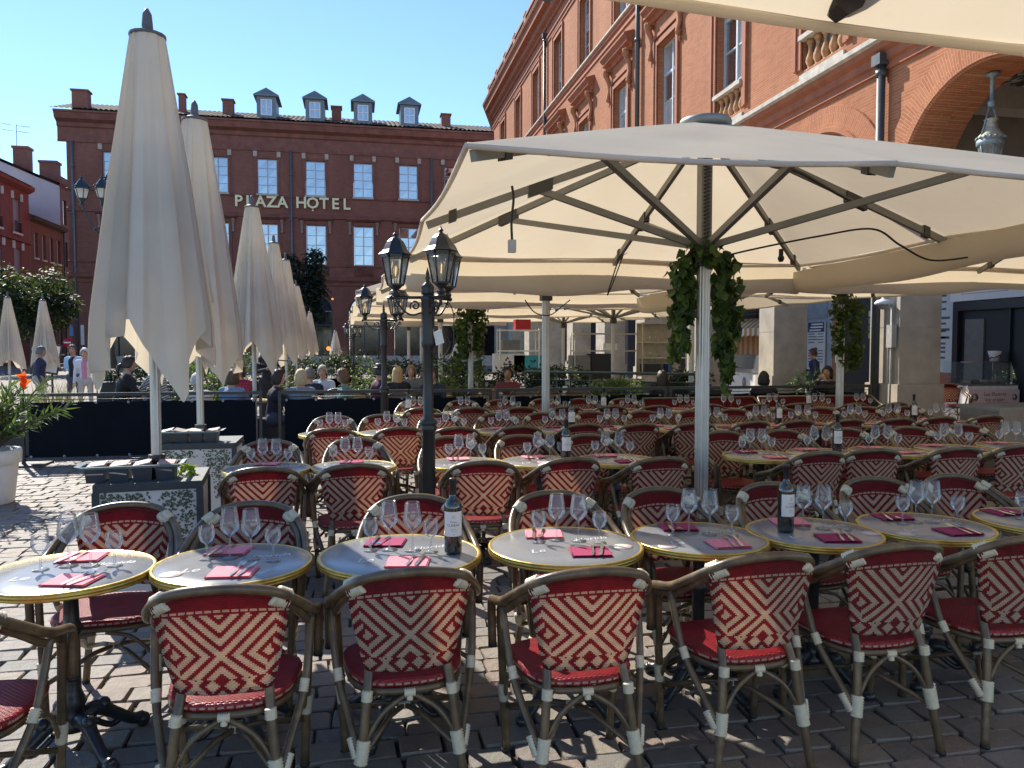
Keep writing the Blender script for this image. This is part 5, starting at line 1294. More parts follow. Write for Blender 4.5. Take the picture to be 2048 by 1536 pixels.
def scroll_arm(m, R, a, L, z, s=1.):
    ca, sa = cos(a), sin(a); q = lambda r, h: (r * ca, r * sa, z + h)
    m.tube([q(.03, 0), q(L + .03, 0)], .011 * s, 6); m.ball(q(L + .03, 0), .016 * s, 7, 5)
    P = [q(.035, -.10)]
    for k in range(14): t = k / 13; P.append(q(.05 + .45 * L * t * 1.7, -.10 - .03 * sin(pi * t) + .085 * t ** 2))
    m.tube(catmull(P[::2], 3), .0075 * s, 6)
    C = []
    for k in range(22): an = -.6 + k * .42; rr = .036 * (1 - k / 26); C.append(q(.085 + rr * cos(an) * 1.0, -.055 + rr * sin(an)))
    m.tube(C, .0065 * s, 5)
    C = []
    for k in range(16): an = 2.4 - k * .42; rr = .022 * (1 - k / 20); C.append(q(L - .01 + rr * cos(an), -.045 + rr * sin(an)))
    m.tube(C, .006 * s, 5)
def lamp_post(loc, label, angs, L=.215, s=1.):
    R = thing('lamp_post', label, 'lamp post', (loc[0], loc[1], 0), 0, 'black lamp posts on the terrace')
    m = MB(); fl = []
    m.lathe([(.14, 0), (.14, .03), (.09, .06), (.07, .12), (.046, .16), (.046, 1.08), (.055, 1.09), (.058, 1.11), (.05, 1.12), (.06, 1.135), (.06, 1.15), (.042, 1.175), (.034, 1.19), (.032, 1.64), (.042, 1.66), (.046, 1.68), (.042, 1.70), (.044, 1.96), (.048, 1.97), (.048, 1.99), (.036, 2.01)], 16); m.build('post', BLACKM, R)
    m = MB(); m.lathe([(.04, 2.0), (.046, 2.02), (.04, 2.035), (.046, 2.05), (.036, 2.07), (.02, 2.085), (.012, 2.10), (.018, 2.115), (.01, 2.13), (.014, 2.14), (.0, 2.19)], 14); m.build('finial', BLACKM, R)
    for a in angs:
        m = MB(); scroll_arm(m, R, a, L, 1.985); m.build('arm', BLACKM, R)
        lantern_head(R, (L * cos(a), L * sin(a), 2.015), 1.0)
    return R
def lamps():
    c = -radians(11.3)
    p = aty(856, 700, 5.2); lamp_post(p, 'nearest black lamp post with glass lanterns, rising between the second row tables', [pi + c, c + radians(57), c - radians(60)])
    p = aty(768, 700, 9.6); lamp_post(p, 'black lamp post with three lanterns standing right before the dark screen', [pi + c, c - radians(20), c + radians(62)], .23)
    p = aty(707, 700, 24); lamp_post(p, 'small distant black lamp post among the shrubs behind the screen', [pi + c, c, c + radians(90)])
    # cable box hanging on the nearest post
    y = 5.2; q = lambda px, py: aty(px, py, y)
    cable('lamp_cable', [q(872, 600), q(868, 640), q(870, 690), q(880, 720), q(900, 690), q(884, 665), q(872, 700), q(868, 715)], .005, BLACKC, 'thin black cable coiled beside the nearest lamp post')
    cable('lamp_cable', [q(893, 598), q(905, 620), q(908, 650), q(905, 700), q(890, 717), q(880, 716)], .004, BLACKC, 'thin cable looping from the right lantern of the nearest lamp post')
    m = MB(); m.obox((0, 0, 0), (.028, .005, .01), (0, .02, 0), (-.01, 0, .045)); m.obox((0, -.02, 0), (.016, 0, .004), (0, .006, 0), (-.004, 0, .02)); m.build('cable_joint_box', WHITE, None, loc=q(877, 675), label='white cable joint box hanging beside the nearest lamp post', cat='junction box')
    # tall ornate square lamp behind the tallest parasol
    X, Y, _ = aty(216, 500, 30); R = thing('street_lamp', 'tall ornate cast iron street lamp with several lanterns behind the tallest parasol', 'street lamp', (X, Y, 0))
    GRN = mat('dark_green_iron', (.03, .045, .045), .35, .3, spec=.6); m = MB()
    m.lathe([(.4, 0), (.4, .3), (.28, .5), (.2, 1.2), (.14, 1.4), (.11, 3.), (.15, 3.1), (.1, 3.3), (.085, 5.5), (.16, 5.6), (.12, 5.8), (.08, 6.2), (.05, 6.9)], 12); m.build('post', GRN, R)
    def big_head(p, s):
        m = MB(); t = lambda pr: [(r * s, h * s) for r, h in pr]; x, y, z = p
        m.lathe(t([(.02, -.25), (.10, -.2), (.05, -.12), (.12, -.03), (.16, 0), (.16, .03)]), 6, p, 0, False)
        m.lathe(t([(.27, .36), (.31, .38), (.27, .42), (.20, .56), (.10, .70), (.04, .74), (.07, .78), (.02, .84), (0, .95)]), 6, p, 0, False)
        for k in range(6):
            a = 2 * pi * k / 6; m.tube([(x + .16 * s * cos(a), y + .16 * s * sin(a), z), (x + .27 * s * cos(a), y + .27 * s * sin(a), z + .38 * s)], .015 * s, 5); m.ball((x + .29 * s * cos(a), y + .29 * s * sin(a), z + .46 * s), .035 * s, 6, 4)
        h = m.build('lantern', GRN, R); g = MB(); g.lathe(t([(.15, .02), (.255, .36)]), 6, p, 0, False, cap=False); g.build('glass', mat('opal_glass', (.75, .78, .76), .25, transl=.6, tcol=(.9, .9, .85)), h)
    for px, py, yo, s in ((164, 398, 0, .95), (205, 398, -.5, .95), (222, 382, .5, .95), (222, 432, -.2, .8), (268, 398, 0, .95)):
        p = aty(px, py, 30 + yo); loc = (p[0] - X, yo, p[2]); big_head(loc, s)
        m = MB(); m.tube(catmull([(0, 0, 5.7), (loc[0] * .4, yo * .4, 5.75), (loc[0] * .9, yo * .9, loc[2] - .45), (loc[0], yo, loc[2] - .15)], 5), .035, 6); m.ball((loc[0] * .5, yo * .5, 5.85), .07, 7, 5); m.build('arm', GRN, R)
    # lantern hung in the near arch
    a = (10.98, 11.85, 6.42); R = thing('arcade_lantern', 'blue green hanging lantern with a crown in the near brick arch', 'lantern', (a[0], a[1], 0))
    BL = mat('patina_blue', (.22, .29, .32), .5, .3, var=.25, scale=20); CP = mat('patina_cream', (.42, .40, .30), .6, .1, var=.3, scale=25)
    m = MB(); m.lathe([(.12, 6.46), (.12, 6.42), (.04, 6.4), (.035, 6.0), (.07, 5.97), (.06, 5.9), (.03, 5.86)][::-1], 12)
    m.tube([(-.03, 0, 5.92), (-.20, 0, 5.35)], .016, 6); m.tube([(.03, 0, 5.92), (.20, 0, 5.35)], .016, 6); m.build('hanger', BL, R)
    m = MB(); m.lathe([(.215, 5.3), (.215, 5.36), (.17, 5.42), (.09, 5.52), (.075, 5.6), (.12, 5.66), (.06, 5.69), (0, 5.7)], 18); m.build('dome', CP, R)
    m = MB(); m.lathe([(.20, 5.2), (.225, 5.22), (.225, 5.3), (.205, 5.31)], 18, cap=False)
    for k in range(16): a_ = 2 * pi * k / 16; m.ball((.222 * cos(a_), .222 * sin(a_), 5.335), .026, 6, 4)
    for k in range(6): a_ = 2 * pi * k / 6; m.tube([(.2 * cos(a_), .2 * sin(a_), 5.22), (.14 * cos(a_), .14 * sin(a_), 4.88)], .012, 5)
    m.lathe([(.03, 4.80), (.1, 4.83), (.15, 4.88), (.14, 4.9)], 14); m.build('cage', BL, R)
    m = MB(); m.lathe([(.135, 4.9), (.195, 5.21)], 18, cap=False); m.build('glass', LGLASS, R)
lamps()

# ---------------------------------------------------------------- ivy printed boxes round the parasol feet, with cutlery trays
def boxes():
    PAN = mat('printed_panel', (.60, .58, .55), .55, var=.05); DK = mat('dark_box', (.03, .037, .042), .55, var=.15, scale=14, bump=.1); TOPM = mat('dark_box_top', (.075, .09, .095), .6, var=.3, scale=30, bump=.15)
    PRN = leaf_mat('ivy_print', (.075, .10, .065), (.17, .20, .13), 0.); PRN.name = 'ivy_print'
    TRAY = mat('tray_plastic', (.035, .042, .05), .45, var=.12); RIM = mat('tray_rim', (.07, .12, .14), .4)
    for i, (x, y, lb, rz) in enumerate(((-1.33, 5.45, 'white ivy printed box with dark top at the foot of the tallest parasol', .10), (-1.43, 7.48, 'white ivy printed box with dark top at the foot of the second parasol', .02))):
        R = thing('printed_box', lb, 'box', (x, y, 0), rz, 'ivy printed boxes round the parasol feet'); w_ = .60 if i == 0 else .66; d = .56; h = .80; a, b = w_ / 2, d / 2
        m = MB(); m.box((-a - .015, -b - .015, h - .05), (a + .015, b + .015, h - .004)); m.build('lid_edge', DK, R)
        m = MB(); m.box((-a - .014, -b - .014, h - .003), (a + .014, b + .014, h)); m.build('lid', TOPM, R)
        m = MB()
        for sx in (-1, 1):
            for sy in (-1, 1): m.box((sx * a - .02, sy * b - .02, 0), (sx * a + .02, sy * b + .02, h - .05))
        for sy in (-1, 1): m.box((-a + .02, sy * b - .018, 0), (a - .02, sy * b + .018, .07))
        m.build('frame', DK, R)
        for nm, c0, c1 in (('front_panel', (-a + .02, -b - .004, .07), (a - .02, -b + .008, h - .05)), ('rear_panel', (-a + .02, b - .008, .07), (a - .02, b + .004, h - .05)), ('side_panel', (-a - .004, -b + .02, .07), (-a + .008, b - .02, h - .05)), ('side_panel', (a - .008, -b + .02, .07), (a + .004, b - .02, h - .05))):
            m = MB(); m.box(c0, c1); pn = m.build(nm, PAN, R)
            if nm == 'front_panel':
                L = Leaves(); rnd = random.Random(3 + i); yy = -b - .007
                for sx, ln, nn in ((-.40, .30, 120), (-.28, .34, 110), (-.16, .12, 50), (-.05, .07, 25), (.18, .16, 60), (.28, .42, 130), (.36, .34, 90), (.43, .48, 90), (-.44, .5, 70)):
                    for k in range(nn):
                        t = rnd.random() ** 1.3; px = sx * w_ + rnd.gauss(0, .028) * (1 - .6 * t); pz = h - .06 - ln * t
                        if abs(px) < a - .03: L.leaf((px, yy - rnd.uniform(0, .002), pz), (0, -1, 0), (rnd.uniform(-1, 1), 0, rnd.uniform(-1, .3)), .02, .013, rnd.random(), 0., 4)
                L.build('ivy_print', PRN, pn, kind='stuff')
                cz = .43; INKD = mat('print_ink', (.09, .085, .08), .6)
                for txt, size, r0, a0, nm2 in (('Grand Café', .03, .135, 90, 'lettering'), ('FLORIDA', .045, .10, 90, 'lettering')):
                    n = len(txt); st = size * .60 / r0
                    for k, ch in enumerate(txt):
                        if ch == ' ': continue
                        an = radians(a0) + st * ((n - 1) / 2 - k)
                        o = text_obj(nm2, ch, size, INKD, pn, (r0 * cos(an), -b - .007, cz + r0 * sin(an)), (pi / 2, 0, 0)); o.rotation_euler = Matrix.Rotation(-(an - pi / 2), 3, 'Y').to_4x4().to_euler() if False else (pi / 2, -(an - pi / 2), 0)
                txt = 'TOULOUSE'
        # tray
        tw = .54 if i == 0 else .50; tx = -.10 if i == 0 else -.06
        T = thing('cutlery_tray', f'dark four compartment tray of wrapped packets on the {"nearer" if i == 0 else "farther"} ivy printed box', 'tray', (x + tx, y - .14, h), rz)
        m = MB()
        for k in range(4):
            cx = -tw / 2 + tw * (k + .5) / 4; q = tw / 8 - .008
            vs = [(cx - q * .88, -.075, .001), (cx + q * .88, -.075, .001), (cx + q * .88, .075, .001), (cx - q * .88, .075, .001), (cx - q, -.088, .095), (cx + q, -.088, .095), (cx + q, .088, .095), (cx - q, .088, .095)]
            m.add(vs, [(0, 3, 2, 1), (0, 1, 5, 4), (1, 2, 6, 5), (2, 3, 7, 6), (3, 0, 4, 7)], 0, False)
        m.build('compartments', TRAY, T)
        m = MB(); A = tw / 2 + .045
        m.grid(lambda u, v: ((-A + 2 * A * u), -.11 + .22 * v, .098 + .012 * abs(2 * u - 1) ** 6), 20, 1)
        m.f = [f for k, f in enumerate(m.f) if k in (0, 19)]; m.m = m.m[:len(m.f)]; m.sm = m.sm[:len(m.f)]
        m.box((-tw / 2 - .02, -.108, .088), (tw / 2 + .02, -.09, .102)); m.box((-tw / 2 - .02, .09, .088), (tw / 2 + .02, .108, .102))
        m.build('rim', RIM, T); rnd = random.Random(i + 9)
        cols = [(.55, .42, .38), (.56, .46, .36), (.58, .40, .36), (.42, .28, .26)] if i == 0 else [(.6, .58, .54), (.30, .24, .2), (.66, .64, .50), (.55, .45, .36)]
        for k in range(4):
            cx = -tw / 2 + tw * (k + .5) / 4; pk = mat(f'packet_paper_{i}{k}', cols[k], .7, var=.12, scale=50)
            for j in range(5):
                m = MB(); an = rnd.uniform(-.35, .35); z = .06 + j * .012; m.obox((cx + rnd.uniform(-.01, .01), rnd.uniform(-.015, .015), z), (.05, .0, .012 * an * 3), (0, .072, .004), (0, 0, .004))
                m.build('wrapped_packet', pk, T)
    # lime green wrap
    F = thing('green_plant_sprig', 'lime green leafy sprig lying on the nearer ivy printed box', 'sprig', (-1.13, 5.45, .8)); L = Leaves(); rnd = random.Random(2)
    for k in range(26): v = rv(rnd); L.leaf((v.x * .05, v.y * .05, .015 + abs(v.z) * .05), v + Vector((0, 0, .5)), rv(rnd), .07, .035, rnd.random(), .2, 6)
    L.build('leaves', leaf_mat('lime_leaf', (.35, .48, .05), (.6, .7, .12), .3), F, kind='stuff')
boxes()
# ---------------------------------------------------------------- people: one continuous remeshed body each, hair and face features as parts
def cap_tube(m, p, q, r0, r1, n=10):
    p, q = Vector(p), Vector(q); d = (q - p).normalized(); pts = []; rr = []
    for k in range(5): a = -pi / 2 + k * pi / 8; pts.append(p + d * r0 * sin(a)); rr.append(max(.002, r0 * cos(a)))
    for k in range(1, 5): pts.append(p.lerp(q, k / 5)); rr.append(r0 + (r1 - r0) * k / 5)
    for k in range(5): a = k * pi / 8; pts.append(q + d * r1 * sin(a)); rr.append(max(.002, r1 * cos(a)))
    m.tube(pts, rr, n)
SKIN = [mat('skin_light', (.52, .30, .21), .55, var=.08), mat('skin_tan', (.40, .22, .145), .55, var=.08)]
EYED = mat('dark_feature', (.02, .015, .015), .3); LIP = mat('lip', (.35, .10, .09), .5)
def person(loc, rz, label, pose='sit', top=(.1, .1, .1), low=(.06, .07, .1), hair=(.05, .03, .02), hairstyle='short', skin=0, sleeve=True, h=1.68, look=0., lean=.08, arms='table', inner=None, extra=None, zoff=0., group='people at the terrace tables', shades=False):
    R = thing('person', label, 'person', (loc[0], loc[1], zoff), rz, group); s = h / 1.68; m = MB(); B = []
    def bone(p, q, r0, r1, mi): p = Vector(p) * s; q = Vector(q) * s; cap_tube(m, p, q, r0 * s, r1 * s); B.append((p, q, mi, max(r0, r1) * s))
    hipz = .50 if pose == 'sit' else .90; sh = hipz + .49
    ly = lean * .5
    bone((-.07, 0, hipz), (.07, 0, hipz), .135, .135, 2)
    bone((0, 0, hipz + .05), (0, ly * .5, hipz + .25), .138, .125, 1); bone((0, ly * .5, hipz + .25), (0, ly, sh - .12), .125, .148, 1)
    bone((-.09, ly, sh - .12), (.09, ly, sh - .12), .115, .115, 1); bone((-.15, ly, sh - .03), (.15, ly, sh - .03), .062, .062, 1)
    bone((0, ly, sh), (0, ly + .02, sh + .12), .058, .052, 0)
    hc = Vector((0, ly + .045, sh + .185))
    for x in (-1, 1):
        if pose == 'sit':
            bone((x * .09, 0, hipz - .02), (x * .11, .40, hipz), .085, .06, 2); bone((x * .11, .40, hipz), (x * .11, .42, .09), .06, .042, 2); bone((x * .11, .40, .045), (x * .12, .56, .035), .045, .035, 3)
        else:
            st = .10 * x if pose == 'walk' else 0.
            bone((x * .09, 0, hipz - .03), (x * .10, st * .6 + .03, .48), .085, .058, 2); bone((x * .10, st * .6 + .03, .48), (x * .10, st * 1.5 - .02, .09), .056, .04, 2); bone((x * .10, st * 1.5 - .03, .045), (x * .11, st * 1.5 + .14, .03), .045, .032, 3)
        S = (x * .185, ly, sh - .04)
        if arms == 'table': E_, W_ = (x * .25, ly + .16, sh - .27), (x * .14, ly + .36, sh - .22)
        elif arms == 'chin': E_, W_ = (x * .20, ly + .26, sh - .25), (x * .06, ly + .24, sh + .05)
        elif arms == 'down': E_, W_ = (x * .235, ly - .02, sh - .31), (x * .24, ly + .07, sh - .54)
        else: E_, W_ = (x * .235, ly - .02, sh - .31), ((x * .12, ly + .22, sh - .27) if x > 0 else (x * .24, ly + .05, sh - .54))
        bone(S, E_, .056, .044, 1); bone(E_, W_, .043, .030, 1 if sleeve else 0)
        d = (Vector(W_) - Vector(E_)).normalized(); Wv = Vector(W_)
        bone(Wv + d * .02, Wv + d * .08, .030, .033, 0)
        sd_ = d.orthogonal().normalized()
        for f in range(4): o = sd_ * (f - 1.5) * .017; bone(Wv + d * .08 + o, Wv + d * (.155 - .008 * abs(f - 1.5)) + o + Vector((0, 0, -.012)), .0095, .0085, 0)
        bone(Wv + d * .04 + sd_ * .03, Wv + d * .09 + sd_ * .055, .011, .009, 0)
    # head turned by look
    cl, sl = cos(look), sin(look)
    def H(x, y, z): return Vector((hc.x + x * cl - y * sl, hc.y + x * sl + y * cl, hc.z + z)) * s
    hb = MB(); hb.ball((0, 0, 0), .1, 14, 10, 0, (.78, .96, 1.14)); hb.ball((0, .035, -.065), .06, 10, 7, 0, (.85, .85, .8)); hb.ball((0, .098, -.012), .016, 7, 5, 0, (.8, 1, 1.3)); hb.ball((.077, -.005, -.01), .022, 7, 5, 0, (.4, .8, 1.2)); hb.ball((-.077, -.005, -.01), .022, 7, 5, 0, (.4, .8, 1.2))
    m.add([H(*v) for v in hb.v], hb.f); B.append((H(0, 0, -.06), H(0, 0, .05), 0, .1))
    mats = [SKIN[skin], mat('cloth_%02d%02d%02d' % tuple(int(c * 99) for c in top), top, .85, var=.12, scale=25, bump=.2, bscale=30), mat('cloth_%02d%02d%02d' % tuple(int(c * 99) for c in low), low, .85, var=.12, scale=25), mat('shoe', (.03, .025, .02), .6)]
    if inner: mats.append(mat('cloth_%02d%02d%02d' % tuple(int(c * 99) for c in inner), inner, .85, var=.1, scale=25))
    if extra: mats.append(extra)
    me = m.mesh('body', mats); o = bpy.data.objects.new('body', me); COL.objects.link(o)
    md = o.modifiers.new('r', 'REMESH'); md.mode = 'VOXEL'; md.voxel_size = .017; sm = o.modifiers.new('s', 'SMOOTH'); sm.iterations = 4; sm.factor = .5
    dg = bpy.context.evaluated_depsgraph_get(); nm = bpy.data.meshes.new_from_object(o.evaluated_get(dg)); bpy.data.objects.remove(o)
    nm.materials.clear()
    for k in mats: nm.materials.append(k)
    idx = []
    for p in nm.polygons:
        c = p.center; best = 1e9; bi = 0
        for a, b, mi, r in B:
            ab = b - a; t = max(0, min(1, (c - a).dot(ab) / max(1e-9, ab.length_squared))); dd = (c - a - ab * t).length - r
            if dd < best: best = dd; bi = mi
        if bi == 1 and c.z > (sh + .035) * s: bi = 0
        if inner and bi == 1 and abs(c.x) < .065 * s and c.y > ly * s: bi = 4
        if extra and bi == 1 and not inner: bi = 4
        idx.append(bi)
    nm.polygons.foreach_set('material_index', idx); nm.polygons.foreach_set('use_smooth', [True] * len(idx))
    obj('body', nm, R)
    # hair
    if hairstyle != 'bald':
        hm = MB(); rnd = random.Random(len(label)); L = {'short': -.065, 'bob': -.125, 'long': -.26, 'tail': -.06, 'bun': -.06, 'curly': -.08}[hairstyle]
        def hf(u, v):
            a = 2 * pi * u; front = max(0., sin(a)); back = max(0., -sin(a)); th = pi / 2 - v * pi * .70 * (1 - .56 * front ** .7)
            rr = .109 + .007 * sin(a * 17 + v * 9) + rnd.uniform(-.003, .004) + (.006 * sin(a * 31 + v * 40) if hairstyle == 'curly' else 0); k = 1.
            x, y, z = rr * .84 * cos(th) * cos(a), rr * 1.0 * cos(th) * sin(a), rr * 1.2 * sin(th)
            if z < L: z = L + (z - L) * .2
            if v > .75 and L < -.05 and front < .55: z += (L - z) * (v - .75) * 4 * (1 - front); x *= 1.08; y -= .005
            return tuple(H(x, y - .008, z))
        hm.grid(hf, 36, 14, 0, True, True)
        if hairstyle == 'tail': hm.tube([H(0, -.10, .0), H(0, -.15, -.03), H(.01, -.165, -.10), H(.01, -.15, -.20)], [.025 * s, .03 * s, .028 * s, .01 * s], 8)
        if hairstyle == 'bun': hm.ball(H(0, -.07, .11), .05 * s, 9, 7)
        hm.build('hair', mat('hair_%02d%02d%02d' % tuple(int(c * 99) for c in hair), hair, .5, var=.35, scale=60, bump=.4, bscale=90), R)
    fm = MB()
    for x in (-1, 1):
        c = H(x * .031, .083, .012); fm.ball(c, .0085 * s, 7, 5, 0, (1.3, .7, .8)); fm.ball(H(x * .032, .086, .034), .006 * s, 6, 4, 0, (2.6, .6, .6))
    fm.ball(H(0, .086, -.058), .008 * s, 7, 4, 1, (2.3, .6, .6)); fm.build('face_features', [EYED, LIP], R)
    if shades:
        gm = MB()
        for x in (-1, 1): gm.ball(H(x * .034, .092, .012), .022 * s, 9, 6, 0, (1.15, .35, .85)); gm.tube([H(x * .055, .088, .018), H(x * .082, .0, .02)], .004 * s, 5)
        gm.tube([H(-.015, .098, .016), H(.015, .098, .016)], .005 * s, 5); gm.build('sunglasses', mat('dark_lens', (.01, .01, .012), .12), R)
    return R
def plaid(name, c1, c2):
    if name in MATS: return MATS[name]
    t = NT(name); o = t.sep(t.obj())
    a = t.math('GREATER_THAN', t.math('SINE', t.math('MULTIPLY', o[0], 110)), .2); b = t.math('GREATER_THAN', t.math('SINE', t.math('MULTIPLY', o[2], 110)), .2)
    return t.done(t.bsdf(t.mix(t.math('MULTIPLY', t.math('ADD', a, b), .5), c1, c2), .85))
def stripes(name, c1, c2):
    t = NT(name); o = t.sep(t.obj()); a = t.math('GREATER_THAN', t.math('SINE', t.math('MULTIPLY', t.math('ADD', o[2], t.math('MULTIPLY', o[1], .6)), 150)), -.1)
    return t.done(t.bsdf(t.mix(a, c1, c2), .85))
def people():
    D = radians
    at = lambda px, u: aty(px, 700, u)
    w = 'people walking on the square'
    person(at(76, 20), D(-80), 'grey haired man in navy jacket and pale trousers walking at far left', 'walk', (.03, .04, .09), (.42, .36, .28), (.13, .13, .13), 'short', 1, True, 1.66, 0, .05, 'down', group=w)
    person(at(148, 20.6), D(165), 'man in light blue jacket over black walking beside a woman in pink', 'walk', (.42, .58, .72), (.08, .09, .12), (.10, .095, .09), 'short', 1, True, 1.70, .3, .04, 'bend', (.02, .02, .03), group=w)
    person(at(170, 20), D(185), 'white haired woman in pink sweater and white vest walking', 'walk', (.72, .66, .68), (.5, .45, .42), (.75, .73, .70), 'short', 0, True, 1.62, 0, .04, 'down', (.62, .26, .33), group=w)
    person(at(240, 12.8), D(-75), 'woman in black sweater with dark ponytail left of the first parasol pole', 'sit', (.012, .012, .016), hair=(.035, .02, .012), hairstyle='tail', zoff=.22, lean=.16)
    person(at(322, 13.2), D(75), 'grey haired man with grey vest behind the first parasol pole', 'sit', (.16, .17, .20), hair=(.45, .44, .42), hairstyle='short', zoff=.22, lean=.16, extra=stripes('striped_sleeve', (.10, .10, .11), (.6, .58, .55)))
    person(at(398, 13.4), D(20), 'person in cream top bending behind the second parasol pole', 'sit', (.62, .59, .53), hair=(.55, .52, .48), hairstyle='short', lean=.5, zoff=-.08)
    person(at(459, 13.0), D(-25), 'brown haired woman in blue top seen from behind by the screen', 'sit', (.18, .24, .36), hair=(.10, .055, .03), hairstyle='bob')
    person(at(484, 14.6), D(150), 'woman in red plaid shirt facing the camera', 'sit', (.4, .03, .05), hair=(.06, .035, .02), hairstyle='bob', extra=plaid('red_plaid', (.42, .02, .05), (.10, .02, .03)), zoff=.06, shades=True)
    person(at(536, 16.6), D(200), 'waiter in dark clothes standing behind the third parasol', 'stand', (.015, .02, .03), (.03, .03, .035), (.02, .015, .01), 'short', 1, True, 1.74, group='waiting staff')
    person(at(546, 12.9), D(-80), 'dark haired woman in black turned to the right beside a parasol pole', 'sit', (.02, .02, .024), hair=(.03, .018, .012), hairstyle='bob')
    person(at(601, 12.75), D(5), 'blonde woman seen from behind at the screen', 'sit', (.20, .24, .30), hair=(.62, .48, .27), hairstyle='bob')
    person(at(620, 14.0), D(15), 'man in dark navy seen from behind next to the blonde woman', 'sit', (.02, .028, .05), hair=(.22, .19, .16), hairstyle='short')
    person(at(646, 15.6), D(170), 'woman with curly grey hair in pale shirt facing the camera', 'sit', (.50, .54, .58), hair=(.50, .47, .40), hairstyle='curly', look=.1)
    person(at(694, 13.2), D(95), 'woman with brown hair and green top turned to the left', 'sit', (.12, .22, .20), hair=(.17, .09, .045), hairstyle='bob', shades=True)
    p = at(752, 13.8); r = person(p, D(-70), 'man in dark plaid shirt and black hat beside the second lamp post', 'sit', (.05, .02, .04), hair=(.05, .04, .03), hairstyle='short', extra=plaid('dark_plaid', (.10, .015, .035), (.02, .02, .05)), zoff=.05, shades=True)
    m = MB(); m.lathe([(.125, 0), (.12, .012), (.098, .018), (.094, .06), (.08, .085), (0, .09)], 16, (0, .08, 1.235)); m.build('hat', BLACKC, r)
    person(at(796, 14.4), D(5), 'long haired blonde woman in black seen from behind', 'sit', (.02, .02, .022), hair=(.55, .40, .20), hairstyle='long')
    person(at(822, 15.6), D(175), 'person with fair bob in grey top facing the camera', 'sit', (.15, .15, .16), hair=(.30, .19, .10), hairstyle='bob')
    person(at(868, 13.6), D(160), 'person in dark jacket half hidden by the nearest lamp post', 'sit', (.02, .03, .05), hair=(.05, .035, .02), hairstyle='short', lean=.2)
    person(at(1017, 14.6), D(165), 'bearded man in maroon shirt looking down at his table', 'sit', (.16, .03, .035), hair=(.02, .015, .01), hairstyle='short', skin=1, lean=.3, zoff=-.02)
    person(at(908, 23.5), D(-95), 'staff member in white shirt bending at the serving station', 'stand', (.6, .6, .6), (.03, .03, .04), (.02, .015, .01), 'short', 1, lean=.3, arms='table', h=1.80, group='waiting staff', zoff=.3)
    person(at(1330, 12.8), D(10), 'long dark haired woman seen from behind at the screen right of the hedge', 'sit', (.015, .012, .012), hair=(.025, .015, .01), hairstyle='long', zoff=-.06)
    person(at(1530, 12.6), D(-20), 'dark haired person silhouetted in front of the sunlit pillar', 'sit', (.015, .014, .018), hair=(.012, .01, .01), hairstyle='bob', zoff=-.08)
    person(at(1632, 18.0), D(60), 'woman with pinned up hair in navy jacket standing before the price board', 'stand', (.05, .06, .12), (.10, .10, .11), (.10, .05, .03), 'bun', 0, True, 1.60, arms='bend')
    person(at(1660, 13.1), D(120), 'dark haired person resting chin on hand beside the ivy pole', 'sit', (.02, .02, .02), hair=(.012, .01, .01), hairstyle='bob', skin=1, arms='chin', zoff=.0)
people()

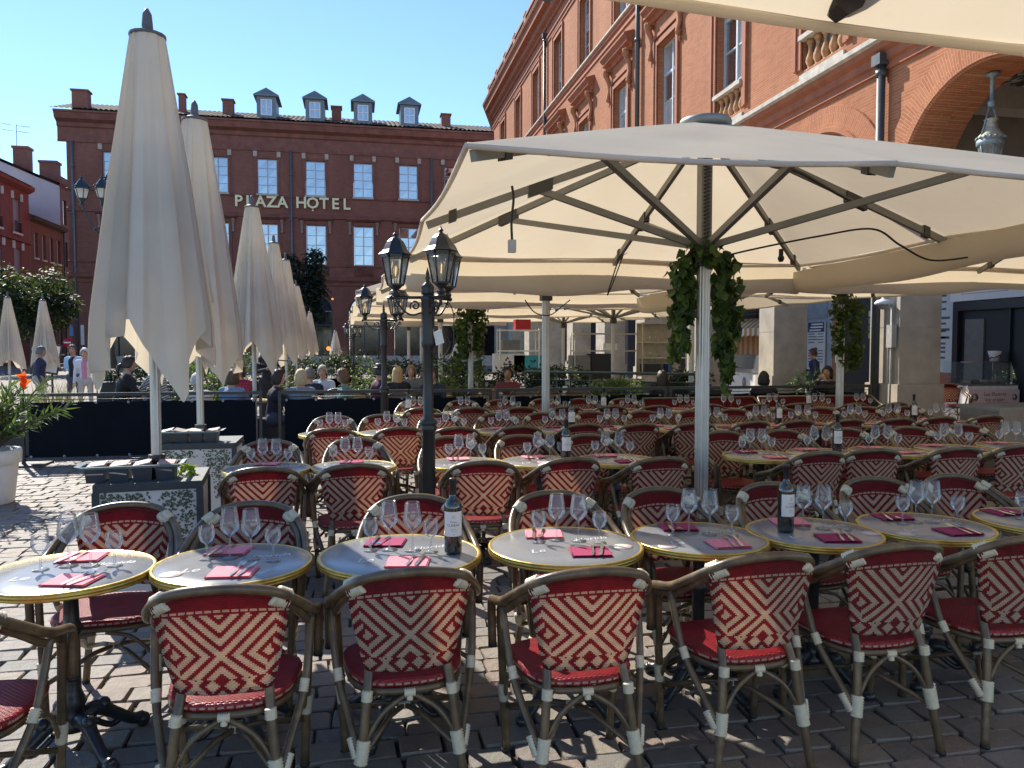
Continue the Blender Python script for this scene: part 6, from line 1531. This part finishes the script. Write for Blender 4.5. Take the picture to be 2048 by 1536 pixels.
# ---------------------------------------------------------------- neighbouring terrace behind the screen
def neighbours():
    rnd = random.Random(6)
    WB = weave_back('straw_weave', (.55, .47, .34), (.42, .35, .25)); WS = mat('straw_seat', (.42, .35, .25), .6, var=.2, scale=50)
    ch = make_chair(False, True, WB, WS); g = 'straw coloured chairs beyond the screen'
    spots = [(985, 13.3, 180), (1045, 13.3, 170), (1105, 13.25, 185), (955, 14.5, 10), (1160, 13.6, 175), (720, 13.6, 200), (790, 13.0, 160), (835, 13.2, 185), (1075, 15.2, 10), (660, 14.6, 150), (880, 15.5, 0), (1010, 16.2, 0)]
    for k, (px, u, a) in enumerate(spots):
        p = aty(px, 780, u); lb = f'straw woven chair beyond the screen, {ORD[sorted([s[0] for s in spots]).index(px)]} from left'
        if k == 0: ch.location = (p[0], p[1], 0); ch.rotation_euler = (0, 0, radians(a)); ch['label'] = lb; ch['group'] = g
        else: dup(ch, (p[0], p[1], 0), radians(a), lb, g, None, ('binding', 'front_brace'))
    tb = make_table(.66); n = [(1035, 14.2), (1120, 14.4), (870, 14.6), (710, 14.3), (640, 14.0), (575, 13.6), (500, 13.8), (285, 13.0), (800, 15.0), (960, 16.5)]
    px_s = sorted(a for a, b in n)
    for k, (px, u) in enumerate(n):
        p = aty(px, 780, u); lb = f'round table of the terrace beyond the screen, {ORD[px_s.index(px)]} from left'
        if k == 0: tb.location = (p[0], p[1], 0); tb['label'] = lb; tb['group'] = 'tables beyond the screen'
        else: dup(tb, (p[0], p[1], 0), 0, lb, 'tables beyond the screen')
        for j in range(2):
            q = (p[0] + rnd.uniform(-.18, .18), p[1] + rnd.uniform(-.15, .15), .7505)
            obj('goblet', SMALL, None, q, 0, f'small glass, {("left", "right")[j]} of two on the {ORD[px_s.index(px)]} table from left beyond the screen', 'goblet', 'glasses beyond the screen')
        if k in (0, 1, 8):
            m = MB(); m.box((-.04, -.03, 0), (.04, .03, .14)); m.box((-.042, -.032, .14), (.042, .032, .15)); m.build('menu_holder', WHITE, None, loc=(p[0] + .1, p[1], .751), label=f'white card holder on the {ORD[px_s.index(px)]} table from left beyond the screen', cat='card holder')
    # planting strip
    for k, (px, u, h, rx, m_, n_, sz, lb) in enumerate(((150, 13.0, .72, .45, BUSHL, 700, .06, 'yellow green bush behind the left screen below the walkers'), (195, 13.4, .6, .4, BUSHL, 500, .06, 'low yellow green bush beside the first parasol'), (345, 13.6, .95, .35, BUSHL, 600, .06, 'light green bush between the first two parasol poles'),
              (436, 17, 1.65, .7, OLEA, 1500, .10, 'tall grey green bush between the second and third closed parasols'), (575, 18, 1.1, .5, BUSHL, 500, .07, 'pale flowering bush behind the seated blonde woman'), (735, 19, 1.1, .7, HEDGE, 900, .08, 'leafy bush behind the man in the hat'),
              (790, 21, 1.2, .9, DARKL, 900, .09, 'dark bush far behind the screen near the ivy pole'), (905, 18, 1.2, .8, HEDGE, 900, .09, 'green bush behind the ivy covered parasol pole'), (660, 26, 1.5, 1.2, DARKL, 700, .1, 'grey dark shrub bed before the lit shop window'))):
        p = aty(px, 760, u); bush((p[0], p[1], 0), lb, rx, .35, h, n_, m_, 40 + k, sz)
    p = aty(105, 760, 13.2); R = thing('ornamental_grass', 'dry feathery grass behind the left screen', 'grass', (p[0], p[1], 0)); R['kind'] = 'thing'; L = Leaves()
    for k in range(120): a = rnd.uniform(0, 2 * pi); L.leaf((rnd.uniform(-.3, .3), rnd.uniform(-.1, .1), .5), (0, -1, .2), (cos(a) * .35, 0, 1), rnd.uniform(.4, .75), .012, rnd.random(), .1)
    L.build('blades', leaf_mat('dry_grass', (.35, .28, .16), (.55, .46, .28), .3), R, kind='stuff')
    m = MB(); m.box((-1.2, -.3, 0), (4.2, .3, .5)); p = aty(105, 760, 13.3); m.build('bed_planter', BLACKM, R)
    for k, (px, u, h, rx, m_) in enumerate(((655, 25, 1.15, 1.0, DARKL), (730, 25, 1.3, 1.1, TREEL), (815, 24, 1.25, 1.1, DARKL), (890, 25, 1.3, 1.1, TREEL), (960, 23, 1.0, .9, DARKL), (1060, 19, 1.05, .9, DARKL), (1130, 18.5, 1.0, .8, TREEL), (1390, 17, 1.1, .8, DARKL), (500, 24, 1.2, 1.0, TREEL), (580, 27, 1.3, 1.2, DARKL), (400, 22, 1.2, 1.0, TREEL), (280, 24, 1.1, 1.1, DARKL))):
        p = aty(px, 740, u); P = thing('terrace_planter', f'dark planter trough with bushy greenery beyond the screen, {ORD[sorted((655, 730, 815, 890, 960, 1060, 1130, 1390, 500, 580, 400, 280)).index(px)]} from left', 'planter', (p[0], p[1], 0), 0, 'dark planter troughs beyond the screen')
        m = MB(); m.box((-rx, -.25, 0), (rx, .25, .62)); m.box((-rx - .02, -.27, .62), (rx + .02, .27, .66)); m.build('trough', mat('dark_trough', (.02, .024, .026), .6), P); L = Leaves(); rr = random.Random(k)
        cl = [(rr.uniform(-rx, rx), rr.uniform(-.2, .2), rr.uniform(.7, h), rr.uniform(.15, .35)) for _ in range(12)]
        for j in range(650):
            c = rr.choice(cl); v = rv(rr); L.leaf((c[0] + v.x * c[3], c[1] + v.y * c[3], max(.64, c[2] + v.z * c[3])), rv(rr) + Vector((0, -.3, .6)), rv(rr), .13, .06, rr.random(), .1)
        L.build('greenery', m_, P, kind='stuff')
    # hedge planters and rail in front of the arcade
    for k, (px, u) in enumerate(((1215, 14.6), (1255, 14.75), (1340, 14.9))):
        p = aty(px, 760, u); P = thing('hedge_planter', f'boxed hedge planter beyond the screen, {ORD[k]} from left', 'planter', (p[0], p[1], 0), 0, 'boxed hedge planters')
        m = MB(); m.box((-.34, -.2, 0), (.34, .2, .58)); m.build('box', mat('dark_green_box', (.02, .035, .032), .5), P)
        L = Leaves()
        for j in range(1100):
            v = Vector((rnd.uniform(-.33, .33), rnd.uniform(-.2, .2), rnd.uniform(.55, 1.02 - .1 * (k == 2)))); L.leaf(v, rv(rnd) + Vector((0, -.4, .6)), rv(rnd), .055, .028, rnd.random(), .1)
        L.build('hedge', HEDGE, P, kind='stuff')
    RAILM = mat('green_rail', (.06, .10, .10), .4, .4)
    a, b = aty(1050, 742, 16.5), aty(1395, 757, 14.2); R = thing('metal_railing', 'dark green metal railing running past the hedge planters', 'railing')
    m = MB(); m.tube([(a[0], a[1], 1.12), (b[0], b[1], 1.12)], .03, 8); m.build('top_rail', RAILM, R)
    m = MB(); m.tube([(a[0], a[1], .95), (b[0], b[1], .95)], .012, 6); m.tube([(a[0], a[1], .15), (b[0], b[1], .15)], .02, 6); m.build('lower_rail', RAILM, R)
    m = MB(); m.add([(a[0], a[1], .16), (b[0], b[1], .16), (b[0], b[1], .94), (a[0], a[1], .94)], [(0, 1, 2, 3)], 0, False); m.build('infill_panel', thin_glass('smoked_panel', (.25, .33, .32), .05, 1., .35, (.02, .04, .04)), R)
    for k in range(6): t = k / 5; m = MB(); x, y = a[0] + (b[0] - a[0]) * t, a[1] + (b[1] - a[1]) * t; m.tube([(x, y, 0), (x, y, 1.12)], .022, 7); m.build('post', RAILM, R)
neighbours()

# ---------------------------------------------------------------- shops and service things under the arcade
def shops():
    TXT = mat('sign_text', (.10, .10, .12), .6); REDT = mat('sign_red', (.35, .03, .05), .6); SIGNW = mat('sign_white', (.70, .68, .68), .5, var=.03); PINK = mat('pink_panel', (.72, .58, .60), .5, var=.03)
    NAVY = mat('navy_board', (.03, .06, .14), .5); STEEL = mat('stainless', (.38, .38, .37), .35, .8, var=.1)
    X = 13.86
    def wbox(m, y0, y1, z0, z1, d0=0., d1=.04, mi=0): m.box((X - d1, min(y0, y1), z0), (X - d0, max(y0, y1), z1), mi)
    # ice cream shop front
    R = thing('ice_cream_shop_front', 'dark shop front under the near arch with a white board above', 'shop front')
    m = MB(); wbox(m, 12.2, 15.75, 0, 2.6, -.02, .01); m.build('dark_opening', DARKIN, R)
    m = MB(); wbox(m, 15.62, 15.78, 0, 2.7, 0, .14); wbox(m, 12.2, 15.62, 2.5, 2.7, 0, .139); wbox(m, 14.2, 14.24, .0, 2.5, 0, .08); wbox(m, 13.8, 13.84, 0, 2.5, 0, .08); m.build('frame', mat('black_frame', (.012, .014, .02), .4), R)
    m = MB(); wbox(m, 14.95, 15.5, 0, 2.3, 0, .05); m.build('door_leaf', mat('grey_door', (.13, .13, .13), .5), R)
    m = MB(); wbox(m, 11.5, 15.85, 2.72, 3.9, 0, .16); sg = m.build('sign_board', SIGNW, R)
    m = MB(); rnd = random.Random(5); z = 2.86
    def fbar(m, y0, y1, z0, z1): m.add([(X - .163, y0, z0), (X - .163, y1, z0), (X - .163, y1, z1), (X - .163, y0, z1)], [(0, 1, 2, 3)], 0, False)
    for y in (15.25, 14.85, 14.45):
        fbar(m, y - .14, y + .12, 2.93, 2.98); fbar(m, y - .02, y + .1, 3.02, 3.06); fbar(m, y - .09, y + .09, 3.1, 3.12)
        P = [(X - .163, y + .09 * cos(t), 3.16 + .09 * sin(t)) for t in [pi + pi * k / 8 for k in range(9)]]; m.add(P, [tuple(range(9))], 0, False)
    for y0, y1 in ((14.2, 15.5), (12.6, 14.0)):
        for (a, b, c, d) in ((y0, y1, 2.875, 2.885), (y0, y1, 3.42, 3.43), (y0, y0 + .012, 2.875, 3.43), (y1 - .012, y1, 2.875, 3.43)): fbar(m, a, b, c, d)
    for k in range(4): fbar(m, 13.6, 13.95, 2.95 + k * .1, 3.01 + k * .1); fbar(m, 12.8, 13.4, 2.95 + k * .1, 3.0 + k * .1)
    m.build('menu_print', TXT, sg)
    m = MB(); fbar(m, 14.6, 15.1, 3.26, 3.34); m.build('menu_heading', REDT, sg)
    # tall menu panel beside it
    R = thing('menu_board', 'tall pale menu panel on the wall between the pillar and the ice cream shop', 'menu board')
    m = MB(); wbox(m, 15.9, 16.45, 1.05, 3.2, 0, .02); pn = m.build('panel', mat('pale_blue_board', (.52, .58, .60), .5, var=.04), R); m = MB()
    def fb(m, y0, y1, z0, z1, x=X - .023): m.add([(x, y0, z0), (x, y1, z0), (x, y1, z1), (x, y0, z1)], [(0, 1, 2, 3)], 0, False)
    for z in (3.05, 2.87, 2.72, 2.55, 2.2, 2.02, 1.86, 1.72, 1.62, 1.52, 1.38): fb(m, 16.12, 16.38, z, z + .05)
    for z in (2.4, 2.12, 1.93): fb(m, 16.0, 16.4, z - .07, z - .01)
    m.build('menu_print', TXT, pn)
    m = MB(); wbox(m, 15.86, 16.5, 0, 1.04, 0, .03); m.build('dado', TERRA, R)
    # freezer with glass top
    x0, x1, y0, y1 = 12.55, 13.8, 13.95, 14.7
    R = thing('ice_cream_freezer', 'white ice cream freezer with glass case and pale pink front', 'freezer', ((x0 + x1) / 2, y0, 0)); w_ = (x1 - x0) / 2
    m = MB(); m.box((-w_, .02, .05), (w_, .75, .84)); m.build('body', WHITE, R)
    for k in range(7): m = MB(); m.box((-w_ + .02, -.005, .07 + k * .05), (w_ - .02, .02, .1 + k * .05)); m.build('vent_slat', WHITE, R)
    m = MB(); m.box((-w_, -.02, .43), (w_, .015, .76)); pp = m.build('front_panel', PINK, R)
    INKP = mat('plum_ink', (.06, .02, .05), .6)
    text_obj('lettering', 'Les Illustres', .115, INKP, pp, (.02, -.024, .665), (pi / 2, 0, 0)); text_obj('lettering', 'Ice cream', .12, INKP, pp, (.02, -.024, .55), (pi / 2, 0, 0))
    m = MB(); m.box((-.2, -.0235, .468), (.35, -.0225, .485)); m.build('underline', REDT, pp)
    for sx in (-.48, .5):
        m = MB(); rr = .09 if sx < 0 else .07
        m.lathe([(rr, 0), (0, .001)], 16); m.v = [(sx + a, -.0235 - c, .6 + b) for a, b, c in m.v]; m.build('scoop_picture', mat('vanilla', (.62, .55, .50), .6), pp)
        m = MB()
        for k in range(5): a_ = k * 1.3; m.lathe([(.018, 0), (0, .001)], 8, (0, 0, 0)); n = 16; m.v[-n:] = [(sx + rr * .6 * cos(a_) + a, -.0255 - c, .6 + rr * .6 * sin(a_) + b) for a, b, c in m.v[-n:]]
        m.build('scoop_dots', INKP, pp, kind='stuff')
    m = MB(); m.box((-w_ + .05, .06, .84), (w_ - .05, .7, .87)); m.build('tub_tray', STEEL, R)
    for k in range(5):
        m = MB(); cx = -w_ + .17 + k * .22; m.lathe([(.09, .87), (.095, .93), (.06, .965), (0, .97)], 10, (cx, .25, 0)); m.build('ice_cream_tub', mat(f'gelato_{k}', ((.5, .45, .4), (.25, .14, .1), (.55, .5, .42), (.45, .3, .28), (.3, .32, .25))[k], .6), R)
    m = MB(); m.add([(-w_, 0, .84), (w_, 0, .84), (w_, .22, 1.34), (-w_, .22, 1.34), (w_, .72, 1.34), (-w_, .72, 1.34), (-w_, .72, .84), (w_, .72, .84)], [(0, 1, 2, 3), (3, 2, 4, 5), (0, 3, 5, 6), (1, 7, 4, 2)], 0, False); m.build('glass_case', thin_glass('case_glass', (.9, .95, .96), .02, 1.6, .06, (.7, .85, .95)), R)
    m = MB(); m.tube([(-w_, .22, 1.34), (w_, .22, 1.34)], .014, 6); m.build('case_edge', STEEL, R)
    P = thing('patterned_pot', 'white pot with dark dots standing behind the freezer glass', 'pot', (13.55, 14.35, 1.345)); m = MB(); m.lathe([(.085, 0), (.10, .13), (.13, .2), (.13, .23), (.0, .235)], 16); m.build('pot', WHITE, P); m = MB()
    for k in range(22): a_ = k * 2.4; z = .02 + .15 * ((k * .37) % 1); r = .088 + .018 * z / .13; m.ball((r * cos(a_), r * sin(a_), z), .016, 6, 4)
    m.build('dots', INKP, P)
    # steel service counter at the right edge
    a = atz(2000, 815, .85); R = thing('steel_counter', 'stainless steel service counter at the right edge behind the tables', 'counter', (a[0], a[1], 0), 0)
    m = MB(); m.box((0, 0, 0), (1.3, .7, .80)); m.build('cabinet', STEEL, R); m = MB(); m.box((-.03, -.03, .80), (1.33, .73, .85)); m.build('worktop', STEEL, R)
    m = MB(); m.box((.06, -.008, .08), (.62, 0, .72)); m.build('door', STEEL, R)
    # blue grey door and price board
    R = thing('shop_door', 'blue grey panelled shop door between the two near stone pillars', 'door'); R['kind'] = 'thing'
    m = MB(); wbox(m, 20.6, 22.4, 0, 4.4, -.01, .03); m.build('door_leaf', BLUEGREY, R)
    for z0, z1 in ((2.55, 3.3), (3.4, 4.2)): m = MB(); wbox(m, 20.85, 22.1, z0, z1, .03, .06); m.build('panel', mat('door_panel', (.22, .29, .36), .5), R)
    R = thing('price_board', 'white price board with navy heading on the blue grey shop front', 'sign'); b0, b1 = atx(1655, 700, X)[1], atx(1620, 700, X)[1]
    m = MB(); wbox(m, b0, b1, .9, 2.45, .061, .10); bd = m.build('board', mat('pale_board', (.55, .60, .64), .5, var=.03), R)
    m = MB(); fb(m, b0 + .02, b1 - .02, 2.12, 2.43, X - .103); m.build('heading', NAVY, bd)
    m = MB(); 
    for k in range(3): fb(m, b0 + .1 + .1 * (k == 0), b1 - .12 - .05 * k, 2.16 + k * .09, 2.2 + k * .09, X - .106)
    m.build('heading_print', WHITE, bd); m = MB()
    for k in range(11):
        z = 2.05 - k * .085
        if k in (4, 5): continue
        fb(m, b1 - .4 - .1 * ((k * 7) % 3), b1 - .06, z, z + .03, X - .103); fb(m, b0 + .06, b0 + .36, z, z + .025, X - .103)
    m.build('price_print', NAVY, bd)
    # brick strip and dark bay beside it
    R = thing('dark_shop_bay', 'dark shop window with brick edge right of the price board', 'shop front'); m = MB(); wbox(m, 17.6, 20.0, 0, 4.0, -.01, .02); m.build('window', DARKIN, R); m = MB(); wbox(m, 20.05, 20.55, 0, 4.2, 0, .05); m.build('brick_edge', BRICK, R)
    m = MB(); wbox(m, 20.15, 20.42, 1.2, 1.75, .05, .06); m.build('notice', WHITE, R); m = MB(); wbox(m, 20.08, 20.4, 2.75, 3.0, .05, .09); m.build('pink_sign', mat('magenta_sign', (.6, .03, .2), .5), R)
    for k, z in enumerate((1.9, 2.1, 2.3, 2.5)): m = MB(); wbox(m, 18.4, 18.95, z, z + .16, .02, .05); m.build('poster', mat(f'poster_{k}', ((.35, .38, .12), (.2, .2, .18), (.3, .28, .2), (.5, .55, .56))[k], .5), R)
    # striped stand left of the sunlit pillar
    R = thing('striped_stall', 'food stall with orange and cream striped awning left of the sunlit pillar', 'stall')
    t = NT('awning_stripes'); p = t.sep(t.pos()); st = t.math('GREATER_THAN', t.math('SINE', t.math('MULTIPLY', p[1], 19)), 0.); t.done(t.bsdf(t.mix(st, (.75, .70, .58), (.55, .30, .09)), .7)); t = NT('back_stripes'); p = t.sep(t.pos()); st = t.math('GREATER_THAN', t.math('SINE', t.math('MULTIPLY', p[1], 17)), 0.); t.done(t.bsdf(t.mix(st, (.50, .40, .26), (.55, .17, .05)), .7))
    m = MB(); m.grid(lambda u, v: (12.6 + .5 * v, 22.3 + 4 * u, 2.28 + .35 * v - (.05 * abs(sin(u * 38)) if v < .01 else 0)), 80, 2); m.grid(lambda u, v: (12.6, 22.3 + 4 * u, 2.28 - .2 * v - (.07 * abs(sin(u * 38)) if v > .9 else 0)), 80, 2); m.build('awning', MATS['awning_stripes'], R)
    m = MB(); m.box((13.6, 22.3, .9), (13.7, 26.3, 2.4)); m.build('striped_back', MATS['back_stripes'], R)
    m = MB(); m.box((12.6, 22.6, .02), (13.2, 26.2, .82)); m.build('counter_body', WHITE, R); m = MB(); m.box((12.57, 22.55, .82), (13.25, 26.25, .95)); m.build('counter_top', STEEL, R)
    m = MB(); m.box((12.6, 22.65, .955), (12.62, 26.15, 1.4)); m.box((12.6, 22.65, 1.4), (13.1, 26.15, 1.415)); m.build('glass_case', LGLASS, R)
    m = MB(); m.lathe([(.13, 0), (0, .001)], 18); m.v = [(12.596 - c, 23.6 + a, .5 + b * 1.3) for a, b, c in m.v]; m.build('round_logo', mat('logo_grey', (.35, .35, .36), .5), R)
    for k in range(14): m = MB(); m.box((12.5, 22.3, 2.72 + k * .09), (12.6, 26.3, 2.76 + k * .09)); m.build('shutter_slat', BLACKM, R)
    # potted plant by the pillar
    p = (11.05, 17.2); P = thing('potted_plant', 'leafy potted plant at the foot of the shaded pillar', 'plant', (p[0], p[1], 0)); m = MB(); m.lathe([(.15, 0), (.2, .4), (.21, .42), (.18, .42), (0, .38)], 18, cap=False); m.build('pot', mat('grey_pot', (.2, .2, .2), .6), P); L = Leaves(); rnd = random.Random(3)
    for k in range(330):
        a_ = rnd.uniform(0, 2 * pi); e = rnd.uniform(.2, 1.4); ln = rnd.uniform(.25, .75); d = Vector((cos(a_) * cos(e), sin(a_) * cos(e), sin(e))); L.leaf(Vector((0, 0, .4)) + d * ln, rv(rnd) + Vector((-.3, -.3, .6)), d + rv(rnd) * .5, .17, .045, rnd.random(), .15)
    L.build('foliage', leaf_mat('glossy_leaf', (.05, .10, .05), (.22, .28, .14), .25), P, kind='stuff')
    # service racks, shelf unit and boxes deeper in the arcade
    def rack(name, lb, px0, px1, u, levels, h, m_, items):
        a, b = aty(px0, 700, u)[0], aty(px1, 700, u)[0]; R = thing(name, lb, 'rack', ((a + b) / 2, u, 0)); w_ = (b - a) / 2
        for sx in (-1, 1):
            for sy in (0, .45): m = MB(); m.tube([(sx * w_, sy, 0), (sx * w_, sy, h)], .02, 6); m.build('post', m_, R)
        for z in levels: m = MB(); m.box((-w_, -.02, z - .02), (w_, .47, z + .02)); m.build('shelf', m_, R)
        for (fx, z, ww, hh, mm, nm) in items: m = MB(); m.box((fx * w_ - ww / 2, .03, z + .021), (fx * w_ + ww / 2, .4, z + .02 + hh)); m.build(nm, mm, R)
        return R
    CY = mat('cyan_crate', (.04, .35, .45), .5); RD = mat('red_box', (.45, .02, .02), .5); GR = mat('grey_box', (.18, .19, .2), .5)
    rack('service_rack', 'white service station with cyan crates and a red box on top', 1000, 1078, 22, (.9, 1.55, 2.15), 2.2, WHITE, [(-.5, .9, .9, .55, WHITE, 'cupboard'), (.5, .9, .9, .5, CY, 'crate'), (.2, 2.15, .45, .3, RD, 'red_box'), (-.4, 1.55, .5, .3, GR, 'machine')])
    rack('service_rack', 'pale metal shelf rack with boxes beside the service station', 1150, 1285, 21.5, (.7, 1.55, 2.05), 2.1, mat('pale_rack', (.45, .43, .38), .5), [(-.8, .7, .6, .7, GR, 'machine'), (-.2, .7, .7, .75, DARKIN, 'screen'), (.1, 1.55, .3, .2, WHITE, 'box')])
    R = rack('glass_shelf', 'shelf unit holding rows of glasses by the arcade pillars', 1285, 1372, 21, (.85, 1.35, 1.8, 2.35), 2.36, mat('beige_shelf', (.5, .46, .38), .6), [(-.5, .85, .5, .3, BLACKC, 'coffee_machine'), (.3, .85, .12, .3, mat('blue_bottle', (.02, .1, .4), .3), 'bottle')])
    w_ = (aty(1372, 700, 21)[0] - aty(1285, 700, 21)[0]) / 2; m = MB(); m.box((-w_, .44, .8), (w_, .47, 2.36)); m.build('back_panel', mat('beige_shelf', (.5, .46, .38), .6), R)
    for z in (1.37, 1.82):
        for k in range(7):
            o = obj('glass', SMALL, R, (-w_ * .8 + k * w_ * .25, .2, z + .005)); 
    for k in range(7):
        y = 27.0 + k * 4.7; R = thing('arcade_shop_window', f'dark shop window deep under the arcade, {ORD[k]} beyond the striped stall', 'shop window'); R['kind'] = 'thing'; m = MB(); wbox(m, y - 1.9, y + 1.9, .3, 3.6, -.01, .03); m.build('glass', DARKIN, R); m = MB(); wbox(m, y - 2.0, y + 2.0, 3.6, 4.1, 0, .08); m.build('fascia', mat('dark_fascia', (.05, .05, .06), .5), R); m = MB(); wbox(m, y - .04, y + .04, .3, 3.6, .03, .07); m.build('mullion', BLACKM, R)
    # wall conduits, dome and boxes on the pillar
    R = thing('dome_camera', 'white dome camera on a bracket beside the pillar rain pipe', 'camera', (V - .25, 13.62, 2.52)); m = MB(); m.lathe([(0, -.12), (.08, -.1), (.10, -.02)], 14, cap=False); m.build('dome', mat('grey_dome', (.3, .3, .3), .2), R); m = MB(); m.lathe([(.16, -.02), (.17, .02), (.12, .07), (.03, .09), (.03, .25)], 16); m.build('housing', WHITE, R)
    R = thing('pillar_conduit', 'pale electrical conduits running down the near pillar', 'conduit'); CT = mat('conduit_grey', (.42, .40, .36), .6)
    for y, z1 in ((13.62, 2.5), (13.72, 1.9)): m = MB(); m.tube([(V - .05, y, 0), (V - .05, y, z1)], .025, 6); m.build('pipe', CT, R)
    m = MB(); m.box((V - .14, 13.5, 1.65), (V - .03, 13.66, 2.1)); m.build('box', CT, R)
    # sign posts, wall plates far left
    p = aty(135, 685, 58); R = thing('no_entry_sign', 'red and white round no entry sign on a post at the left', 'road sign', (p[0], p[1], 0)); m = MB(); m.tube([(0, .05, 0), (0, .05, p[2] + .3)], .03, 6); m.build('post', WALLG, R)
    m = MB(); m.lathe([(.31, 0), (.31, .02), (0, .021)], 24); m.v = [(a, -c, p[2] + b) for a, b, c in m.v]; m.build('disc', mat('sign_red_paint', (.5, .01, .03), .4), R); m = MB(); m.box((-.22, -.03, p[2] - .05), (.22, -.024, p[2] + .05)); m.build('white_bar', WHITE, R)
    p = aty(102, 690, 22.5); R = thing('menu_stand', 'tilted white menu board on a black stand behind the walkers', 'menu stand', (p[0], p[1], 0), radians(12)); m = MB(); m.obox((0, 0, 1.35), (.2, 0, -.04), (0, .02, 0), (.05, .12, .40)); m.tube([(0, .05, 0), (0, .05, 1.2)], .03, 6); m.box((-.25, -.15, 0), (.25, .25, .03)); m.build('stand', BLACKM, R)
    m = MB(); m.obox((0, -.024, 1.35), (.165, 0, -.033), (0, .004, 0), (.044, .105, .35)); m.build('menu_sheet', WHITE, R)
    for px, col, nm in ((143, (.15, .3, .55), 'blue sign plates on the hotel corner wall'), (165, (.7, .7, .7), 'narrow white sign plate on the hotel corner by the rain pipe')):
        p0, p1 = aty(px - 4, 650, HU - .1), aty(px + 4, 690 if px > 150 else 672, HU - .1); R = thing('wall_sign', nm, 'sign'); m = MB(); m.box((p0[0], HU - .12, p1[2]), (p1[0], HU - .06, p0[2])); m.build('plate', mat(f'plate_{px}', col, .5), R)
    # lit globe lamps inside the hotel café
    for px, py in ((665, 598), (657, 697)):
        p = aty(px, py, HU + .05); R = thing('cafe_lamp', f'warm glowing lamp in the arched hotel window, {"upper" if py < 650 else "lower"} one', 'lamp', p); m = MB(); m.ball((0, 0, 0), .2, 12, 8, 0, (1, .3, 1)); m.build('globe', emis('warm_globe', (1, .36, .08), .8), R); m = MB(); m.tube([(0, 0, .3), (0, 0, .8)], .02, 5); m.build('cord', BLACKC, R)
    # red banner and bicycle by the shelves
    p = aty(1215, 720, 17.5); R = thing('bicycle', 'dark bicycle leaning by the racks beyond the hedge planters', 'bicycle', (p[0], p[1], 0), radians(15)); TY = mat('tyre', (.02, .02, .02), .7)
    for x in (-.52, .52):
        m = MB(); P = [(x + .33 * cos(2 * pi * k / 24), 0, .34 + .33 * sin(2 * pi * k / 24)) for k in range(25)]; m.tube(P, .018, 6, cap=False)
        for k in range(8): a_ = pi * k / 8; m.tube([(x + .32 * cos(a_), 0, .34 + .32 * sin(a_)), (x - .32 * cos(a_), 0, .34 - .32 * sin(a_))], .003, 4)
        m.build('wheel', TY, R)
    m = MB(); 
    for a_, b_ in (((-.52, .34), (-.12, .34)), ((-.52, .34), (-.2, .8)), ((-.12, .34), (-.2, .8)), ((-.12, .34), (.36, .8)), ((-.2, .78), (.36, .82)), ((.36, .95), (.52, .34))): m.tube([(a_[0], 0, a_[1]), (b_[0], 0, b_[1])], .018, 6)
    m.build('frame', BLACKM, R); m = MB(); m.tube([(.36, -.3, 1.05), (.4, -.1, 1.0), (.4, .1, 1.0), (.36, .3, 1.05)], .014, 6); m.tube([(.36, 0, .9), (.4, 0, 1.0)], .016, 6); m.build('handlebar', BLACKM, R); m = MB(); m.ball((-.2, 0, .86), .1, 10, 6, 0, (1.3, .7, .35)); m.build('saddle', BLACKC, R)
shops()
